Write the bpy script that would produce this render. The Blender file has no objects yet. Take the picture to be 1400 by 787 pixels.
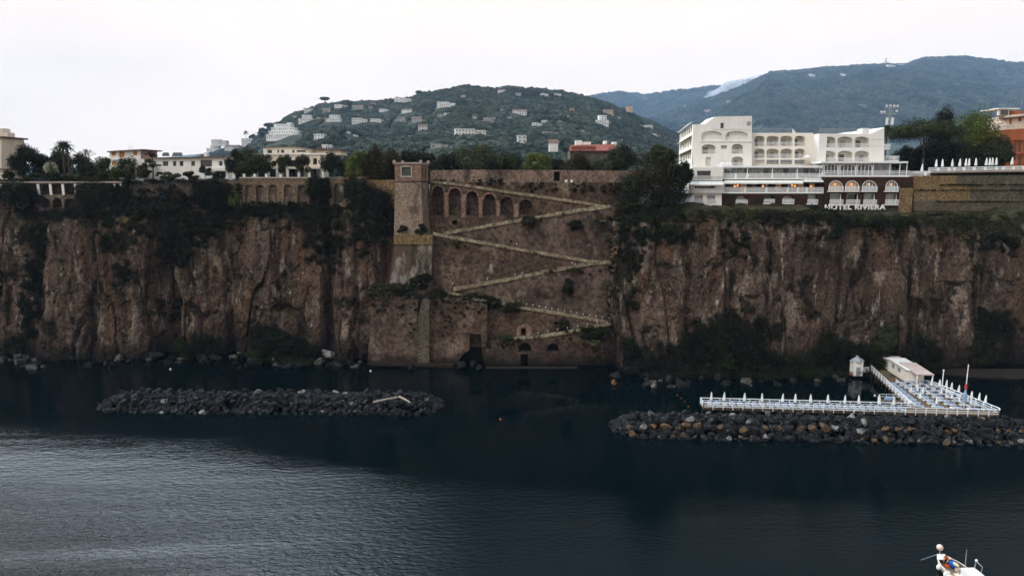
import bpy, bmesh, math, random
import numpy as np
from mathutils import Vector, Matrix
from mathutils.geometry import tessellate_polygon

random.seed(7); RNG = np.random.default_rng(11)
SC = bpy.context.scene
COL = SC.collection
R = math.radians

# ------------------------------------------------------------------ camera
F = 933.3; PITCH = R(9.16); CAMZ = 46.0
cam = bpy.data.cameras.new('camera'); cam_o = bpy.data.objects.new('camera', cam); COL.objects.link(cam_o)
cam.sensor_width = 36; cam.lens = 36 * F / 1400; cam.clip_end = 60000; cam.clip_start = 0.5
cam_o.location = (0, 0, CAMZ); cam_o.rotation_euler = (R(90) - PITCH, 0, 0)
SC.camera = cam_o

# ------------------------------------------------------------------ light
SUN_EL, SUN_ROT = R(46), R(226)      # soft light from behind the left shoulder, through cloud
SC.view_settings.view_transform = 'Standard'; SC.view_settings.look = 'None'
SC.view_settings.exposure = 0.0; SC.view_settings.gamma = 1.0; SC.view_settings.use_curve_mapping = False
SC.render.engine = 'CYCLES'
SC.cycles.use_denoising = True; SC.cycles.denoiser = 'OPENIMAGEDENOISE'; SC.cycles.denoising_prefilter = 'ACCURATE'; SC.cycles.denoising_input_passes = 'RGB_ALBEDO_NORMAL'
SC.cycles.max_bounces = 6; SC.cycles.volume_bounces = 0; SC.cycles.diffuse_bounces = 3; SC.cycles.glossy_bounces = 3
SC.cycles.sample_clamp_indirect = 4.0; SC.cycles.caustics_reflective = False; SC.cycles.caustics_refractive = False
world = bpy.data.worlds.new('World'); SC.world = world; world.use_nodes = True
def N(nt, t, **kw):
    n = nt.nodes.new(t)
    for k, v in kw.items(): setattr(n, k, v)
    return n
def math_node(nt, op, a, b=None, clamp=False):
    n = N(nt, 'ShaderNodeMath', operation=op); n.use_clamp = clamp
    for i, v in enumerate((a, b)):
        if v is None: continue
        if isinstance(v, (int, float)): n.inputs[i].default_value = v
        else: nt.links.new(v, n.inputs[i])
    return n.outputs[0]
def mixc(nt, fac, a, b, blend='MIX'):
    n = N(nt, 'ShaderNodeMix', data_type='RGBA', blend_type=blend)
    for s, v in ((n.inputs[0], fac), (n.inputs[6], a), (n.inputs[7], b)):
        if isinstance(v, (int, float)): s.default_value = v
        elif isinstance(v, tuple): s.default_value = (*v, 1) if len(v) == 3 else v
        else: nt.links.new(v, s)
    return n.outputs[2]
def maprange(nt, v, a, b, c=0.0, d=1.0, smooth=True):
    n = N(nt, 'ShaderNodeMapRange', interpolation_type='SMOOTHSTEP' if smooth else 'LINEAR')
    nt.links.new(v, n.inputs[0])
    for i, x in enumerate((a, b, c, d)): n.inputs[i + 1].default_value = x
    return n.outputs[0]
wn = world.node_tree; wn.nodes.clear()
sky = N(wn, 'ShaderNodeTexSky', sky_type='NISHITA'); sky.sun_disc = False
sky.sun_elevation = SUN_EL; sky.sun_rotation = SUN_ROT; sky.dust_density = 4.0; sky.air_density = 1.0; sky.ozone_density = 1.0
tc = N(wn, 'ShaderNodeTexCoord')
sep = N(wn, 'ShaderNodeSeparateXYZ'); wn.links.new(tc.outputs['Generated'], sep.inputs[0])
cn = N(wn, 'ShaderNodeTexNoise'); cn.inputs['Scale'].default_value = 2.2; cn.inputs['Detail'].default_value = 5; cn.inputs['Roughness'].default_value = .55
vm = N(wn, 'ShaderNodeVectorMath', operation='MULTIPLY'); wn.links.new(tc.outputs['Generated'], vm.inputs[0]); vm.inputs[1].default_value = (1, 1, 2.6)
wn.links.new(vm.outputs[0], cn.inputs['Vector'])
SKY_LO, SKY_HI = 11.5, 17.5
zen = maprange(wn, sep.outputs[2], .22, .8, SKY_LO, SKY_HI)              # overcast: the zenith is brighter
side = maprange(wn, sep.outputs[0], -.75, .35, 1.3, .5)                  # unseen upper sky set brighter left, darker right, for the sea's reflection
hi = maprange(wn, sep.outputs[2], .2, .4)
sidef = math_node(wn, 'ADD', math_node(wn, 'MULTIPLY', math_node(wn, 'SUBTRACT', side, 1.0), hi), 1.0)
clouds = maprange(wn, cn.outputs[0], .25, .75, .93, 1.05)
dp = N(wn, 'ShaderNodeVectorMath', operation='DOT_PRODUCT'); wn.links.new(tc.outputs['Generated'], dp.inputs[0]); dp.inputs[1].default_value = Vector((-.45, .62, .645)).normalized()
thin = maprange(wn, dp.outputs['Value'], .905, .995, 1.0, 13.0)                # added bright lobe out of view: lifts the sea's reflection on the left
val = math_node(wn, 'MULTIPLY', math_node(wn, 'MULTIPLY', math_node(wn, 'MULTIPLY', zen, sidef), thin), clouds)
warm = mixc(wn, maprange(wn, sep.outputs[2], .27, .6), (1.15, 1.0, .87), (.82, .965, 1.11))
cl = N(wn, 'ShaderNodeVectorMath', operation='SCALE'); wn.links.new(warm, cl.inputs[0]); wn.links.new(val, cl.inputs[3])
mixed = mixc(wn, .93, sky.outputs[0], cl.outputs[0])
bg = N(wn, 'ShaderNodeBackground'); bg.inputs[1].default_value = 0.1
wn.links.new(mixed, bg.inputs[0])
wo = N(wn, 'ShaderNodeOutputWorld'); wn.links.new(bg.outputs[0], wo.inputs[0])
sun = bpy.data.lights.new('sun', 'SUN'); sun.energy = 1.3; sun.angle = R(11); sun.color = (1.0, .95, .88)
sun_o = bpy.data.objects.new('sun', sun); COL.objects.link(sun_o)
# sky rotation is clockwise from +Y: the sun stands towards (sin, cos)
sd = Vector((math.sin(SUN_ROT) * math.cos(SUN_EL), math.cos(SUN_ROT) * math.cos(SUN_EL), math.sin(SUN_EL)))
sun_o.rotation_euler = sd.to_track_quat('Z', 'Y').to_euler(); sun_o.location = (-120, -120, 400)

# ------------------------------------------------------------------ coordinates taken from the photograph
CF, CU = Vector((0, math.cos(PITCH), -math.sin(PITCH))), Vector((0, math.sin(PITCH), math.cos(PITCH)))
def ray(px, py): return CF * F + Vector((px - 700, 0, 0)) + CU * (393.5 - py)
def at(px, py, Y):
    d = ray(px, py); t = Y / d.y
    return Vector((d.x * t, Y, CAMZ + d.z * t))
def onz(px, py, z):
    d = ray(px, py); t = (z - CAMZ) / d.z
    return Vector((d.x * t, d.y * t, z))
def X(px, Y, z=44): 
    dep = Y * math.cos(PITCH) + (CAMZ - z) * math.sin(PITCH)
    return (px - 700) * dep / F

# ------------------------------------------------------------------ numpy noise
def _h(i, j, k, s):
    n = (i * 374761393 + j * 668265263 + k * 2147483647 + s * 1274126177) & 0xFFFFFFFF
    n = ((n ^ (n >> 13)) * 1274126177) & 0xFFFFFFFF
    n = n ^ (n >> 16)
    return (n & 0xFFFF) / 32767.5 - 1.0
def vnoise(x, y, z=0.0, s=0):
    x, y, z = np.broadcast_arrays(np.asarray(x, float), np.asarray(y, float), np.asarray(z, float))
    i, j, k = (np.floor(a).astype(np.int64) for a in (x, y, z))
    u, v, w = x - i, y - j, z - k
    u, v, w = (a * a * (3 - 2 * a) for a in (u, v, w))
    o = 0
    for a, wa in ((0, 1 - u), (1, u)):
        for b, wb in ((0, 1 - v), (1, v)):
            for c, wc in ((0, 1 - w), (1, w)):
                o = o + wa * wb * wc * _h(i + a, j + b, k + c, s)
    return o
def fbm(x, y, z=0.0, s=0, oct=4):
    o, a, f = 0, 1.0, 1.0
    for q in range(oct):
        o = o + a * vnoise(np.asarray(x) * f, np.asarray(y) * f, np.asarray(z) * f, s + q); a *= .5; f *= 2.03
    return o

# ------------------------------------------------------------------ materials
def mk(name, c1, c2, scale=1.0, rough=.85, bump=.3, bdist=.05, stretch=(1, 1, 1), c3=None, c3scale=.25, c3rng=(.55, .7), c4=None, c4scale=.12, c4rng=(.55, .68), wet=False, fine=None, spec=.1, lo=.35, hi=.65, metal=0.0, brick=None):
    m = bpy.data.materials.new(name); m.use_nodes = True; nt = m.node_tree; b = nt.nodes['Principled BSDF']
    g = N(nt, 'ShaderNodeNewGeometry')
    def noise(sc, st, det=4):
        v = N(nt, 'ShaderNodeVectorMath', operation='MULTIPLY'); nt.links.new(g.outputs['Position'], v.inputs[0]); v.inputs[1].default_value = tuple(sc * q for q in st)
        n = N(nt, 'ShaderNodeTexNoise'); n.inputs['Scale'].default_value = 1; n.inputs['Detail'].default_value = det; n.inputs['Roughness'].default_value = .6
        nt.links.new(v.outputs[0], n.inputs['Vector']); return n.outputs[0]
    n1 = noise(scale, stretch)
    col = mixc(nt, maprange(nt, n1, lo, hi), c1, c2)
    if c3: col = mixc(nt, maprange(nt, noise(scale * c3scale, stretch, 5), *c3rng), col, c3)
    if c4: col = mixc(nt, maprange(nt, noise(c4scale, (1, 1, .55), 6), *c4rng), col, c4)
    if fine: 
        nf = noise(fine, (1, 1, 1), 3); col = mixc(nt, 1.0, col, mixc(nt, maprange(nt, nf, .3, .7), (.5, .5, .5), (1.5, 1.5, 1.5)), 'MULTIPLY')
    else: nf = n1
    if brick:
        xz = N(nt, 'ShaderNodeSeparateXYZ'); nt.links.new(g.outputs['Position'], xz.inputs[0])
        cb = N(nt, 'ShaderNodeCombineXYZ'); nt.links.new(math_node(nt, 'ADD', xz.outputs[0], xz.outputs[1]), cb.inputs[0]); nt.links.new(xz.outputs[2], cb.inputs[1])
        bt = N(nt, 'ShaderNodeTexBrick'); nt.links.new(cb.outputs[0], bt.inputs['Vector']); bt.inputs['Scale'].default_value = brick
        bt.inputs['Color1'].default_value = (1.2, 1.15, 1.1, 1); bt.inputs['Color2'].default_value = (.72, .72, .74, 1); bt.inputs['Mortar'].default_value = (.5, .48, .46, 1); bt.inputs['Mortar Size'].default_value = .035
        col = mixc(nt, .45, col, bt.outputs[0], 'MULTIPLY')
    if wet:   # tide band of algae
        zs = N(nt, 'ShaderNodeSeparateXYZ'); nt.links.new(g.outputs['Position'], zs.inputs[0])
        col = mixc(nt, maprange(nt, math_node(nt, 'ADD', zs.outputs[2], math_node(nt, 'MULTIPLY', noise(.35, (1, 1, 1), 4), 5.0)), 2.6, 6.6, .9, 0), col, (.009, .008, .006))
    nt.links.new(col, b.inputs['Base Color'])
    b.inputs['Roughness'].default_value = rough; b.inputs['Specular IOR Level'].default_value = spec; b.inputs['Metallic'].default_value = metal
    if bump:
        bp = N(nt, 'ShaderNodeBump'); bp.inputs['Strength'].default_value = bump; bp.inputs['Distance'].default_value = bdist
        nt.links.new(nf, bp.inputs['Height']); nt.links.new(bp.outputs[0], b.inputs['Normal'])
    return m
def glow(name, c, s):
    m = bpy.data.materials.new(name); m.use_nodes = True; b = m.node_tree.nodes['Principled BSDF']
    b.inputs['Base Color'].default_value = (*c, 1); b.inputs['Emission Color'].default_value = (*c, 1); b.inputs['Emission Strength'].default_value = s
    return m
M = {}
M['white'] = mk('white_plaster', (.75, .715, .66), (.68, .645, .59), .5, .8, .15, .03, (1, 1, .25), c3=(.60, .57, .52), c3scale=.5, c3rng=(.6, .8))
M['white_paint'] = mk('white_paint', (.80, .80, .79), (.72, .72, .71), 1.5, .6, .1, .01)
M['pier_white'] = mk('pier_paint', (.74, .74, .74), (.60, .60, .61), 1.2, .6, .1, .01)
M['warmwhite'] = mk('warm_plaster', (.76, .70, .61), (.69, .62, .53), .4, .85, .15, .03, (1, 1, .25))
M['cream'] = mk('cream_plaster', (.64, .56, .45), (.54, .47, .38), .4, .85, .15, .03, (1, 1, .3))
M['recess'] = mk('balcony_plaster', (.62, .57, .50), (.54, .49, .42), .6, .85, .1, .03)
M['glass'] = mk('window_glass', (.02, .024, .028), (.035, .04, .045), .6, .12, 0, spec=.5)
M['paleglass'] = mk('curtained_glass', (.30, .31, .32), (.20, .21, .22), .9, .2, 0, spec=.5)
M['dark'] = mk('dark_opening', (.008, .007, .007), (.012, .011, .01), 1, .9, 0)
M['maroon'] = mk('dark_brick', (.035, .016, .012), (.055, .024, .018), .8, .9, .4, .05, brick=1.6, c3=(.022, .02, .012), c3rng=(.5, .65))
M['stone'] = mk('retaining_stone', (.064, .042, .029), (.105, .070, .049), .35, .9, .5, .12, c3=(.030, .024, .016), c3scale=.5, c3rng=(.52, .68), c4=(.17, .125, .092), c4scale=.13, c4rng=(.52, .66), fine=1.1, brick=.9, wet=True)
M['gardenwall'] = mk('garden_wall_plaster', (.14, .094, .070), (.19, .132, .10), .4, .9, .4, .1, (1, 1, .4), c3=(.06, .044, .034), c3scale=.6, c3rng=(.52, .66), fine=2.2)
M['stone_low'] = mk('weathered_stone', (.068, .046, .034), (.108, .076, .057), .22, .9, .5, .12, c3=(.026, .021, .014), c3scale=.8, c3rng=(.5, .66), c4=(.15, .115, .09), c4scale=.2, c4rng=(.54, .66), fine=1.0, wet=True, stretch=(1, 1, .6))
M['rubble'] = mk('grey_rubble', (.062, .052, .044), (.10, .085, .072), .5, .9, .5, .12, c3=(.03, .028, .018), c3scale=.5, c3rng=(.5, .66), fine=1.8)
M['towerstone'] = mk('tower_stone', (.18, .128, .094), (.235, .175, .132), .5, .9, .4, .08, fine=2.5, brick=1.0, c4=(.085, .062, .048), c4scale=.2)
M['brickpink'] = mk('pink_brick', (.18, .112, .080), (.24, .155, .114), .5, .9, .4, .06, fine=2.5, brick=1.4)
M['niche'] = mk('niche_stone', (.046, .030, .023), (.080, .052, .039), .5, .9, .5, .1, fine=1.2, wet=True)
M['limewash'] = mk('peeling_limewash', (.24, .215, .18), (.16, .14, .115), .8, .9, .5, .12, c3=(.045, .036, .025), c3scale=.45, c3rng=(.45, .55), c4=(.085, .06, .044), c4scale=.22, c4rng=(.5, .58), stretch=(1, 1, .4))
M['ochre'] = mk('ochre_stone', (.15, .10, .045), (.20, .14, .075), .4, .9, .4, .08, (1, 1, .5), c3=(.07, .05, .035), fine=2.0, brick=.5)
M['ochregrey'] = mk('grey_terrace_stone', (.075, .06, .042), (.11, .09, .064), .4, .9, .4, .08, (1, 1, .5), c3=(.045, .035, .026), fine=2.0, brick=.5)
M['archstone'] = mk('garden_wall_stone', (.10, .070, .046), (.15, .108, .070), .5, .9, .4, .08, (1, 1, .35), c3=(.075, .055, .04), fine=2.2)
M['path'] = mk('ramp_paving', (.165, .135, .086), (.25, .205, .135), .5, .9, .4, .08, fine=1.3, c3=(.07, .06, .03), c3scale=.7, c3rng=(.56, .7))
M['trim'] = mk('pale_trim', (.36, .30, .25), (.28, .23, .19), .8, .85, .2, .03)
M['tile'] = mk('roof_tiles', (.10, .065, .05), (.15, .095, .07), 1.2, .85, .4, .05)
M['redtile'] = mk('red_roof', (.16, .048, .036), (.21, .065, .048), .8, .85, .4, .05)
M['orange'] = mk('orange_stucco', (.36, .115, .045), (.28, .085, .035), .4, .85, .2, .04, (1, 1, .3))
M['shutter'] = mk('orange_shutter', (.46, .19, .07), (.38, .15, .06), 2, .6, .2, .02, (.2, .2, 6))
M['greenshutter'] = mk('green_shutter', (.07, .085, .062), (.05, .065, .048), 2, .6, .2, .02)
M['bark'] = mk('bark', (.05, .038, .028), (.085, .066, .05), 2, .9, .5, .05, (1, 1, .3))
M['rail'] = mk('grey_metal', (.32, .33, .34), (.26, .27, .28), 2, .5, 0, metal=.3)
M['wood'] = mk('deck_planks', (.085, .058, .035), (.13, .09, .055), 1.5, .8, .3, .03, (1, 4, 1))
M['pile'] = mk('wet_timber', (.018, .014, .011), (.03, .024, .018), 1.5, .7, .3, .03)
M['blue'] = mk('blue_canvas', (.17, .235, .36), (.26, .33, .43), 1.2, .8, .1, .02)
M['bluedeep'] = mk('blue_tarp', (.015, .07, .28), (.02, .10, .36), 1.2, .6, .3, .05)
M['canvas'] = mk('white_canvas', (.74, .73, .70), (.62, .61, .58), 2, .8, .2, .02)
M['pinktile'] = mk('pink_roof', (.50, .38, .34), (.42, .32, .29), 1, .8, .2, .03)
M['buoy'] = mk('orange_buoy', (.40, .10, .025), (.3, .075, .02), 3, .4, 0)
M['redpaint'] = mk('red_paint', (.5, .06, .03), (.4, .05, .03), 3, .5, 0)
M['lamp'] = glow('warm_lamp', (1.0, .40, .12), 1.0)
M['lampsoft'] = glow('lit_interior', (.50, .30, .17), .16)
M['logwood'] = mk('bleached_log', (.27, .215, .17), (.20, .16, .13), 2, .85, .3, .03)
M['ledge'] = mk('wet_ledge', (.06, .04, .03), (.09, .062, .045), .6, .8, .3, .05)
M['shore'] = mk('wet_shore', (.016, .012, .009), (.028, .020, .014), .4, .8, .4, .1)
M['soil'] = mk('garden_soil', (.04, .036, .02), (.055, .045, .028), .3, .95, .3, .1)
M['boulder_dark'] = mk('dark_boulder_rock', (.005, .005, .0052), (.014, .0135, .0138), .9, .8, .5, .08, fine=3, c3=(.085, .085, .087), c3scale=1.1, c3rng=(.60, .72))
M['boulder_pale'] = mk('pale_boulder_rock', (.06, .053, .048), (.20, .185, .17), .9, .85, .5, .08, fine=3, c3=(.035, .03, .027), c3scale=.9, c3rng=(.5, .62))
M['boulder_ochre'] = mk('ochre_boulder_rock', (.04, .026, .015), (.10, .054, .022), .9, .85, .5, .08, fine=3, c3=(.03, .024, .02), c3scale=.9, c3rng=(.48, .62))
def foliage(name, a, b, c=None, sc=.5):
    m = mk(name, a, b, sc, .9, 0, c3=c, c3scale=.35, c3rng=(.5, .66), fine=1.6, spec=.04); return m
M['leaf_dark'] = foliage('dark_leaves', (.011, .014, .007), (.028, .029, .013))
M['leaf_brown'] = foliage('brownish_leaves', (.020, .017, .008), (.040, .032, .015))
M['leaf_olive'] = foliage('olive_leaves', (.030, .034, .016), (.060, .060, .030))
M['leaf_green'] = foliage('bright_leaves', (.042, .060, .012), (.095, .108, .026))
M['leaf_mid'] = foliage('mid_green_leaves', (.018, .023, .010), (.042, .046, .018))
M['leaf_cliff'] = foliage('cliff_leaves', (.007, .009, .005), (.016, .018, .008), (.018, .014, .007))
M['leaf_thicket'] = foliage('thicket_leaves', (.007, .008, .005), (.016, .017, .008), (.016, .024, .006), .3)
M['leaf_rust'] = foliage('rust_leaves', (.20, .085, .03), (.12, .06, .025))
M['leaf_pale'] = foliage('pale_blossom', (.30, .27, .20), (.12, .12, .07))
M['leaf_grass'] = foliage('cliff_top_grass', (.018, .022, .007), (.040, .040, .013), (.018, .013, .007), .25)
M['forest'] = mk('forest_leaves', (.032, .046, .036), (.076, .092, .070), .03, .8, 0, c3=(.024, .034, .028), c3scale=.3, c3rng=(.5, .62), fine=.12, spec=.1)
M['forest_far'] = mk('far_forest_leaves', (.022, .030, .020), (.068, .076, .050), .006, .85, 0, c3=(.060, .060, .044), c3scale=.25, c3rng=(.54, .64), fine=.03, spec=.05)

# ------------------------------------------------------------------ building helpers
def link(name, data, parent=None):
    o = bpy.data.objects.new(name, data); COL.objects.link(o)
    if parent is not None: o.parent = parent
    return o
def root_loc(o):
    v = Vector((0, 0, 0))
    while o is not None: v = v + Vector(o.location); o = o.parent
    return v
def tag(o, label=None, cat=None, group=None, kind=None):
    for k, v in (('label', label), ('category', cat), ('group', group), ('kind', kind)):
        if v: o[k] = v
    return o
def T(name, label, cat, loc=(0, 0, 0), group=None, rz=0.0):
    o = link(name, None); o.location = loc; o.rotation_euler = (0, 0, rz); o.empty_display_size = .5
    return tag(o, label, cat, group)
def copy_tree(o, parent=None):
    c = o.copy(); COL.objects.link(c)
    if parent is not None: c.parent = parent
    for ch in list(o.children): copy_tree(ch, c)
    return c
def mesh_np(name, V, Fc, mat, smooth=False):
    me = bpy.data.meshes.new(name); V = np.asarray(V, np.float32); Fc = np.asarray(Fc, np.int32)
    n = Fc.shape[1]; me.vertices.add(len(V)); me.vertices.foreach_set('co', V.ravel())
    me.loops.add(Fc.size); me.loops.foreach_set('vertex_index', Fc.ravel())
    me.polygons.add(len(Fc)); me.polygons.foreach_set('loop_start', np.arange(0, Fc.size, n, dtype=np.int32))
    me.polygons.foreach_set('use_smooth', np.full(len(Fc), smooth))
    me.update(calc_edges=True); me.validate()
    if mat: me.materials.append(mat)
    return me
class MB:
    def __init__(s): s.v, s.f, s.m, s.cur = [], [], [], 0
    def add(s, vs, fs):
        o = len(s.v); s.v += [Vector(v) for v in vs]; s.f += [[i + o for i in f] for f in fs]; s.m += [s.cur] * len(fs); return s
    def box(s, x0, x1, y0, y1, z0, z1):
        return s.add([(x, y, z) for z in (z0, z1) for y in (y0, y1) for x in (x0, x1)], [(0, 2, 3, 1), (4, 5, 7, 6), (0, 1, 5, 4), (2, 6, 7, 3), (0, 4, 6, 2), (1, 3, 7, 5)])
    def pbox(s, x0, x1, y0, y1, Y, d):
        """box whose front face is the rectangle x0..x1, y0..y1 of the photograph at depth Y, d metres thick"""
        a, b = at(x0, y1, Y), at(x1, y0, Y)
        return s.box(a.x, b.x, Y, Y + d, a.z, b.z)
    def prism(s, pts, d):
        """closed loop of points extruded along vector d"""
        n = len(pts); d = Vector(d); P = [Vector(p) for p in pts]
        tris = tessellate_polygon([P])
        s.add(P, [list(t) for t in tris]); s.add([p + d for p in P], [list(t)[::-1] for t in tris])
        s.add(P + [p + d for p in P], [(i, (i + 1) % n, n + (i + 1) % n, n + i) for i in range(n)]); return s
    def facade(s, fr, outer, holes, body, reveal):
        """wall with holes: fr(a, b, depth) gives the point; body = depth of the outer sides, reveal = depth of the hole sides"""
        loops = [outer] + holes
        flat = [p for l in loops for p in l]
        tris = tessellate_polygon([[Vector((p[0], -p[1], 0)) for p in l] for l in loops])
        s.add([fr(a, b, 0) for a, b in flat], [list(t) for t in tris])
        for l, d in [(outer, body)] + [(h, reveal) for h in holes]:
            n = len(l); s.add([fr(a, b, 0) for a, b in l] + [fr(a, b, d) for a, b in l], [(i, (i + 1) % n, n + (i + 1) % n, n + i) for i in range(n)])
        if body > .25: s.add([fr(a, b, body) for a, b in outer], [list(t) for t in tessellate_polygon([[Vector((p[0], -p[1], 0)) for p in outer]])])
        return s
    def poly(s, fr, loop, d):
        s.add([fr(a, b, d) for a, b in loop], [list(t) for t in tessellate_polygon([[Vector((p[0], -p[1], 0)) for p in loop]])]); return s
    def tube(s, p0, p1, r0, r1=None, n=8, caps=True):
        p0, p1 = Vector(p0), Vector(p1); r1 = r0 if r1 is None else r1
        d = (p1 - p0).normalized(); a = d.orthogonal().normalized(); b = d.cross(a)
        vs = [p + (a * math.cos(2 * math.pi * i / n) + b * math.sin(2 * math.pi * i / n)) * r for p, r in ((p0, r0), (p1, r1)) for i in range(n)]
        fs = [(i, (i + 1) % n, n + (i + 1) % n, n + i) for i in range(n)]
        if caps: fs += [tuple(range(n))[::-1], tuple(range(n, 2 * n))]
        return s.add(vs, fs)
    def lathe(s, c, prof, n=10):
        c = Vector(c); vs, fs = [], []
        for r, z in prof: vs += [c + Vector((r * math.cos(2 * math.pi * i / n), r * math.sin(2 * math.pi * i / n), z)) for i in range(n)]
        for k in range(len(prof) - 1): fs += [(k * n + i, k * n + (i + 1) % n, (k + 1) * n + (i + 1) % n, (k + 1) * n + i) for i in range(n)]
        fs += [tuple(range(n))[::-1], tuple(range((len(prof) - 1) * n, len(prof) * n))]
        return s.add(vs, fs)
    def ball(s, c, r, n=10, k=6, sq=(1, 1, 1)):
        c = Vector(c); prof = [(max(1e-3, r * math.sin(math.pi * i / k)), -r * math.cos(math.pi * i / k)) for i in range(k + 1)]
        o = len(s.v); s.lathe((0, 0, 0), prof, n)
        for i in range(o, len(s.v)): s.v[i] = c + Vector((s.v[i].x * sq[0], s.v[i].y * sq[1], s.v[i].z * sq[2]))
        return s
    def build(s, name, mat, parent=None, smooth=False, bevel=0, local=False):
        me = bpy.data.meshes.new(name); off = Vector((0, 0, 0)) if (parent is None or local) else root_loc(parent)
        me.from_pydata([v - off for v in s.v], [], s.f)
        for m_ in (mat if isinstance(mat, list) else [mat]): me.materials.append(m_)
        if any(s.m): me.polygons.foreach_set('material_index', s.m)
        bm = bmesh.new(); bm.from_mesh(me); bmesh.ops.remove_doubles(bm, verts=bm.verts, dist=1e-5); bmesh.ops.recalc_face_normals(bm, faces=bm.faces); bm.to_mesh(me); bm.free()
        if smooth: me.polygons.foreach_set('use_smooth', [True] * len(me.polygons))
        o = link(name, me, parent)
        if bevel:
            md = o.modifiers.new('bevel', 'BEVEL'); md.width = bevel; md.segments = 1; md.limit_method = 'ANGLE'
        return o
def pframe(Y): return lambda a, b, d: at(a, b, Y) + Vector((0, d, 0))
def rect(x0, x1, y0, y1): return [(x0, y1), (x1, y1), (x1, y0), (x0, y0)]
def arch(x0, x1, y0, y1, rise=None, n=8):
    """arched opening in photo pixels: y0 = crown, y1 = foot, rise = height of the curved part"""
    c, w = (x0 + x1) / 2, (x1 - x0) / 2; rise = w if rise is None else rise
    pts = [(x0, y1), (x1, y1)]
    for i in range(n + 1):
        a = math.pi * i / n; pts.append((c + w * math.cos(a), y0 + rise - rise * math.sin(a)))
    return pts
def railing(mb, p0, p1, h=1.0, step=.45, r=.035, bars=2, post=.05):
    p0, p1 = Vector(p0), Vector(p1); L = (p1 - p0).length; n = max(1, round(L / step)); up = Vector((0, 0, 1))
    for k in range(bars): 
        q = up * h * (1 - k * .9 / max(1, bars - .001)); mb.tube(p0 + q, p1 + q, post if k == 0 else r, n=5)
    for i in range(n + 1):
        q = p0.lerp(p1, i / n); mb.tube(q, q + up * h, r, n=4)

# leaves -------------------------------------------------------------------
def leaf_quads(P, Nn, size, rng):
    n = len(P); Nn = Nn + rng.normal(0, .55, (n, 3)); Nn /= np.linalg.norm(Nn, axis=1)[:, None] + 1e-9
    t = np.cross(Nn, rng.normal(0, 1, (n, 3))); t /= np.linalg.norm(t, axis=1)[:, None] + 1e-9
    b = np.cross(Nn, t); s = (size * rng.uniform(.55, 1.35, n))[:, None]
    V = np.stack([P - t * s * .5, P + b * s * .34, P + t * s * .5, P - b * s * .34], 1).reshape(-1, 3)
    return V, np.arange(n * 4).reshape(-1, 4)
def crown_mesh(name, c, rad, mat, n=4500, leaf=.45, clumps=26, seed=0, flat=0.0, lump=.38):
    rng = np.random.default_rng(seed + 100); rad = np.array(rad)
    d = rng.normal(0, 1, (clumps, 3)); d[:, 2] = (np.abs(d[:, 2]) * (1 - flat) if flat else d[:, 2] * .95 + .18)
    d /= np.linalg.norm(d, axis=1)[:, None]
    cc = d * rng.uniform(.45, .86, clumps)[:, None]; cr = rng.uniform(.65, 1.15, clumps) * lump
    k = rng.choice(clumps, n, p=cr ** 2 / (cr ** 2).sum())
    u = rng.normal(0, 1, (n, 3)); u /= np.linalg.norm(u, axis=1)[:, None]
    P = cc[k] + u * (cr[k] * rng.uniform(.45, 1.10, n))[:, None]
    P = P * rad + np.array(c); Nn = u + np.array((0, 0, .4))
    V, Fq = leaf_quads(P, Nn, leaf, rng)
    return mesh_np(name, V, Fq, mat)
def trunk_mb(base, top, r0, limbs, seed=0, spread=1.0):
    rnd = random.Random(seed); mb = MB(); base, top = Vector(base), Vector(top)
    mid = base.lerp(top, .5) + Vector((rnd.uniform(-.2, .2), rnd.uniform(-.2, .2), 0))
    mb.tube(base, mid, r0, r0 * .78); mb.tube(mid, top, r0 * .78, r0 * .5)
    for e in limbs:
        s = base.lerp(top, rnd.uniform(.6, 1.0)); m = s.lerp(Vector(e), .5) + Vector((0, 0, rnd.uniform(0, .4)))
        mb.tube(s, m, r0 * .42, r0 * .28, 6); mb.tube(m, e, r0 * .28, r0 * .1, 6)
    return mb
_ts = [0]
def tree(px, ytop, ybot, wpx, Y, mat, label, kind='round', name='tree', cat='tree', group=None, trunk=.14, leaf=.42, dens=1.9, ground=None, depth=1.0):
    """tree at photo column px: crown from ytop, foot at ybot (or on the ground), crown wpx pixels wide"""
    _ts[0] += 1; sd = _ts[0]
    top = at(px, ytop, Y); foot = at(px, ybot, Y); z0 = foot.z if ground is None else ground
    Hh = top.z - z0; w = wpx * (Y * .987) / F
    o = T(name, label, cat, (top.x, Y, z0), group)
    ch = Hh * (1 - trunk); rad = (w / 2, w / 2 * depth, ch / 2)
    if kind == 'pine': rad = (w / 2, w / 2 * depth, ch / 2)
    c = (0, 0, Hh - ch / 2)
    n = int(min(15000, max(900, 230 * rad[0] * rad[2] * dens / (leaf / .45) ** 2)))
    cl = max(10, int(10 + rad[0] * rad[2] * .9))
    me = crown_mesh('crown', c, rad, mat, n, leaf, min(cl, 60), sd, .6 if kind == 'pine' else 0.0, .40 if rad[0] > 4 else .46)
    rnd = random.Random(sd)
    limbs = [(rnd.uniform(-.6, .6) * rad[0], rnd.uniform(-.6, .6) * rad[1], c[2] + rnd.uniform(-.35, .4) * rad[2]) for _ in range(7)]
    trunk_mb((0, 0, -.3), (rnd.uniform(-.1, .1) * w * .3, 0, c[2] - rad[2] * .45), max(.12, Hh * .028), limbs, sd).build('trunk', M['bark'], o, True, local=True)
    link('crown', me, o)
    return o
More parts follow.
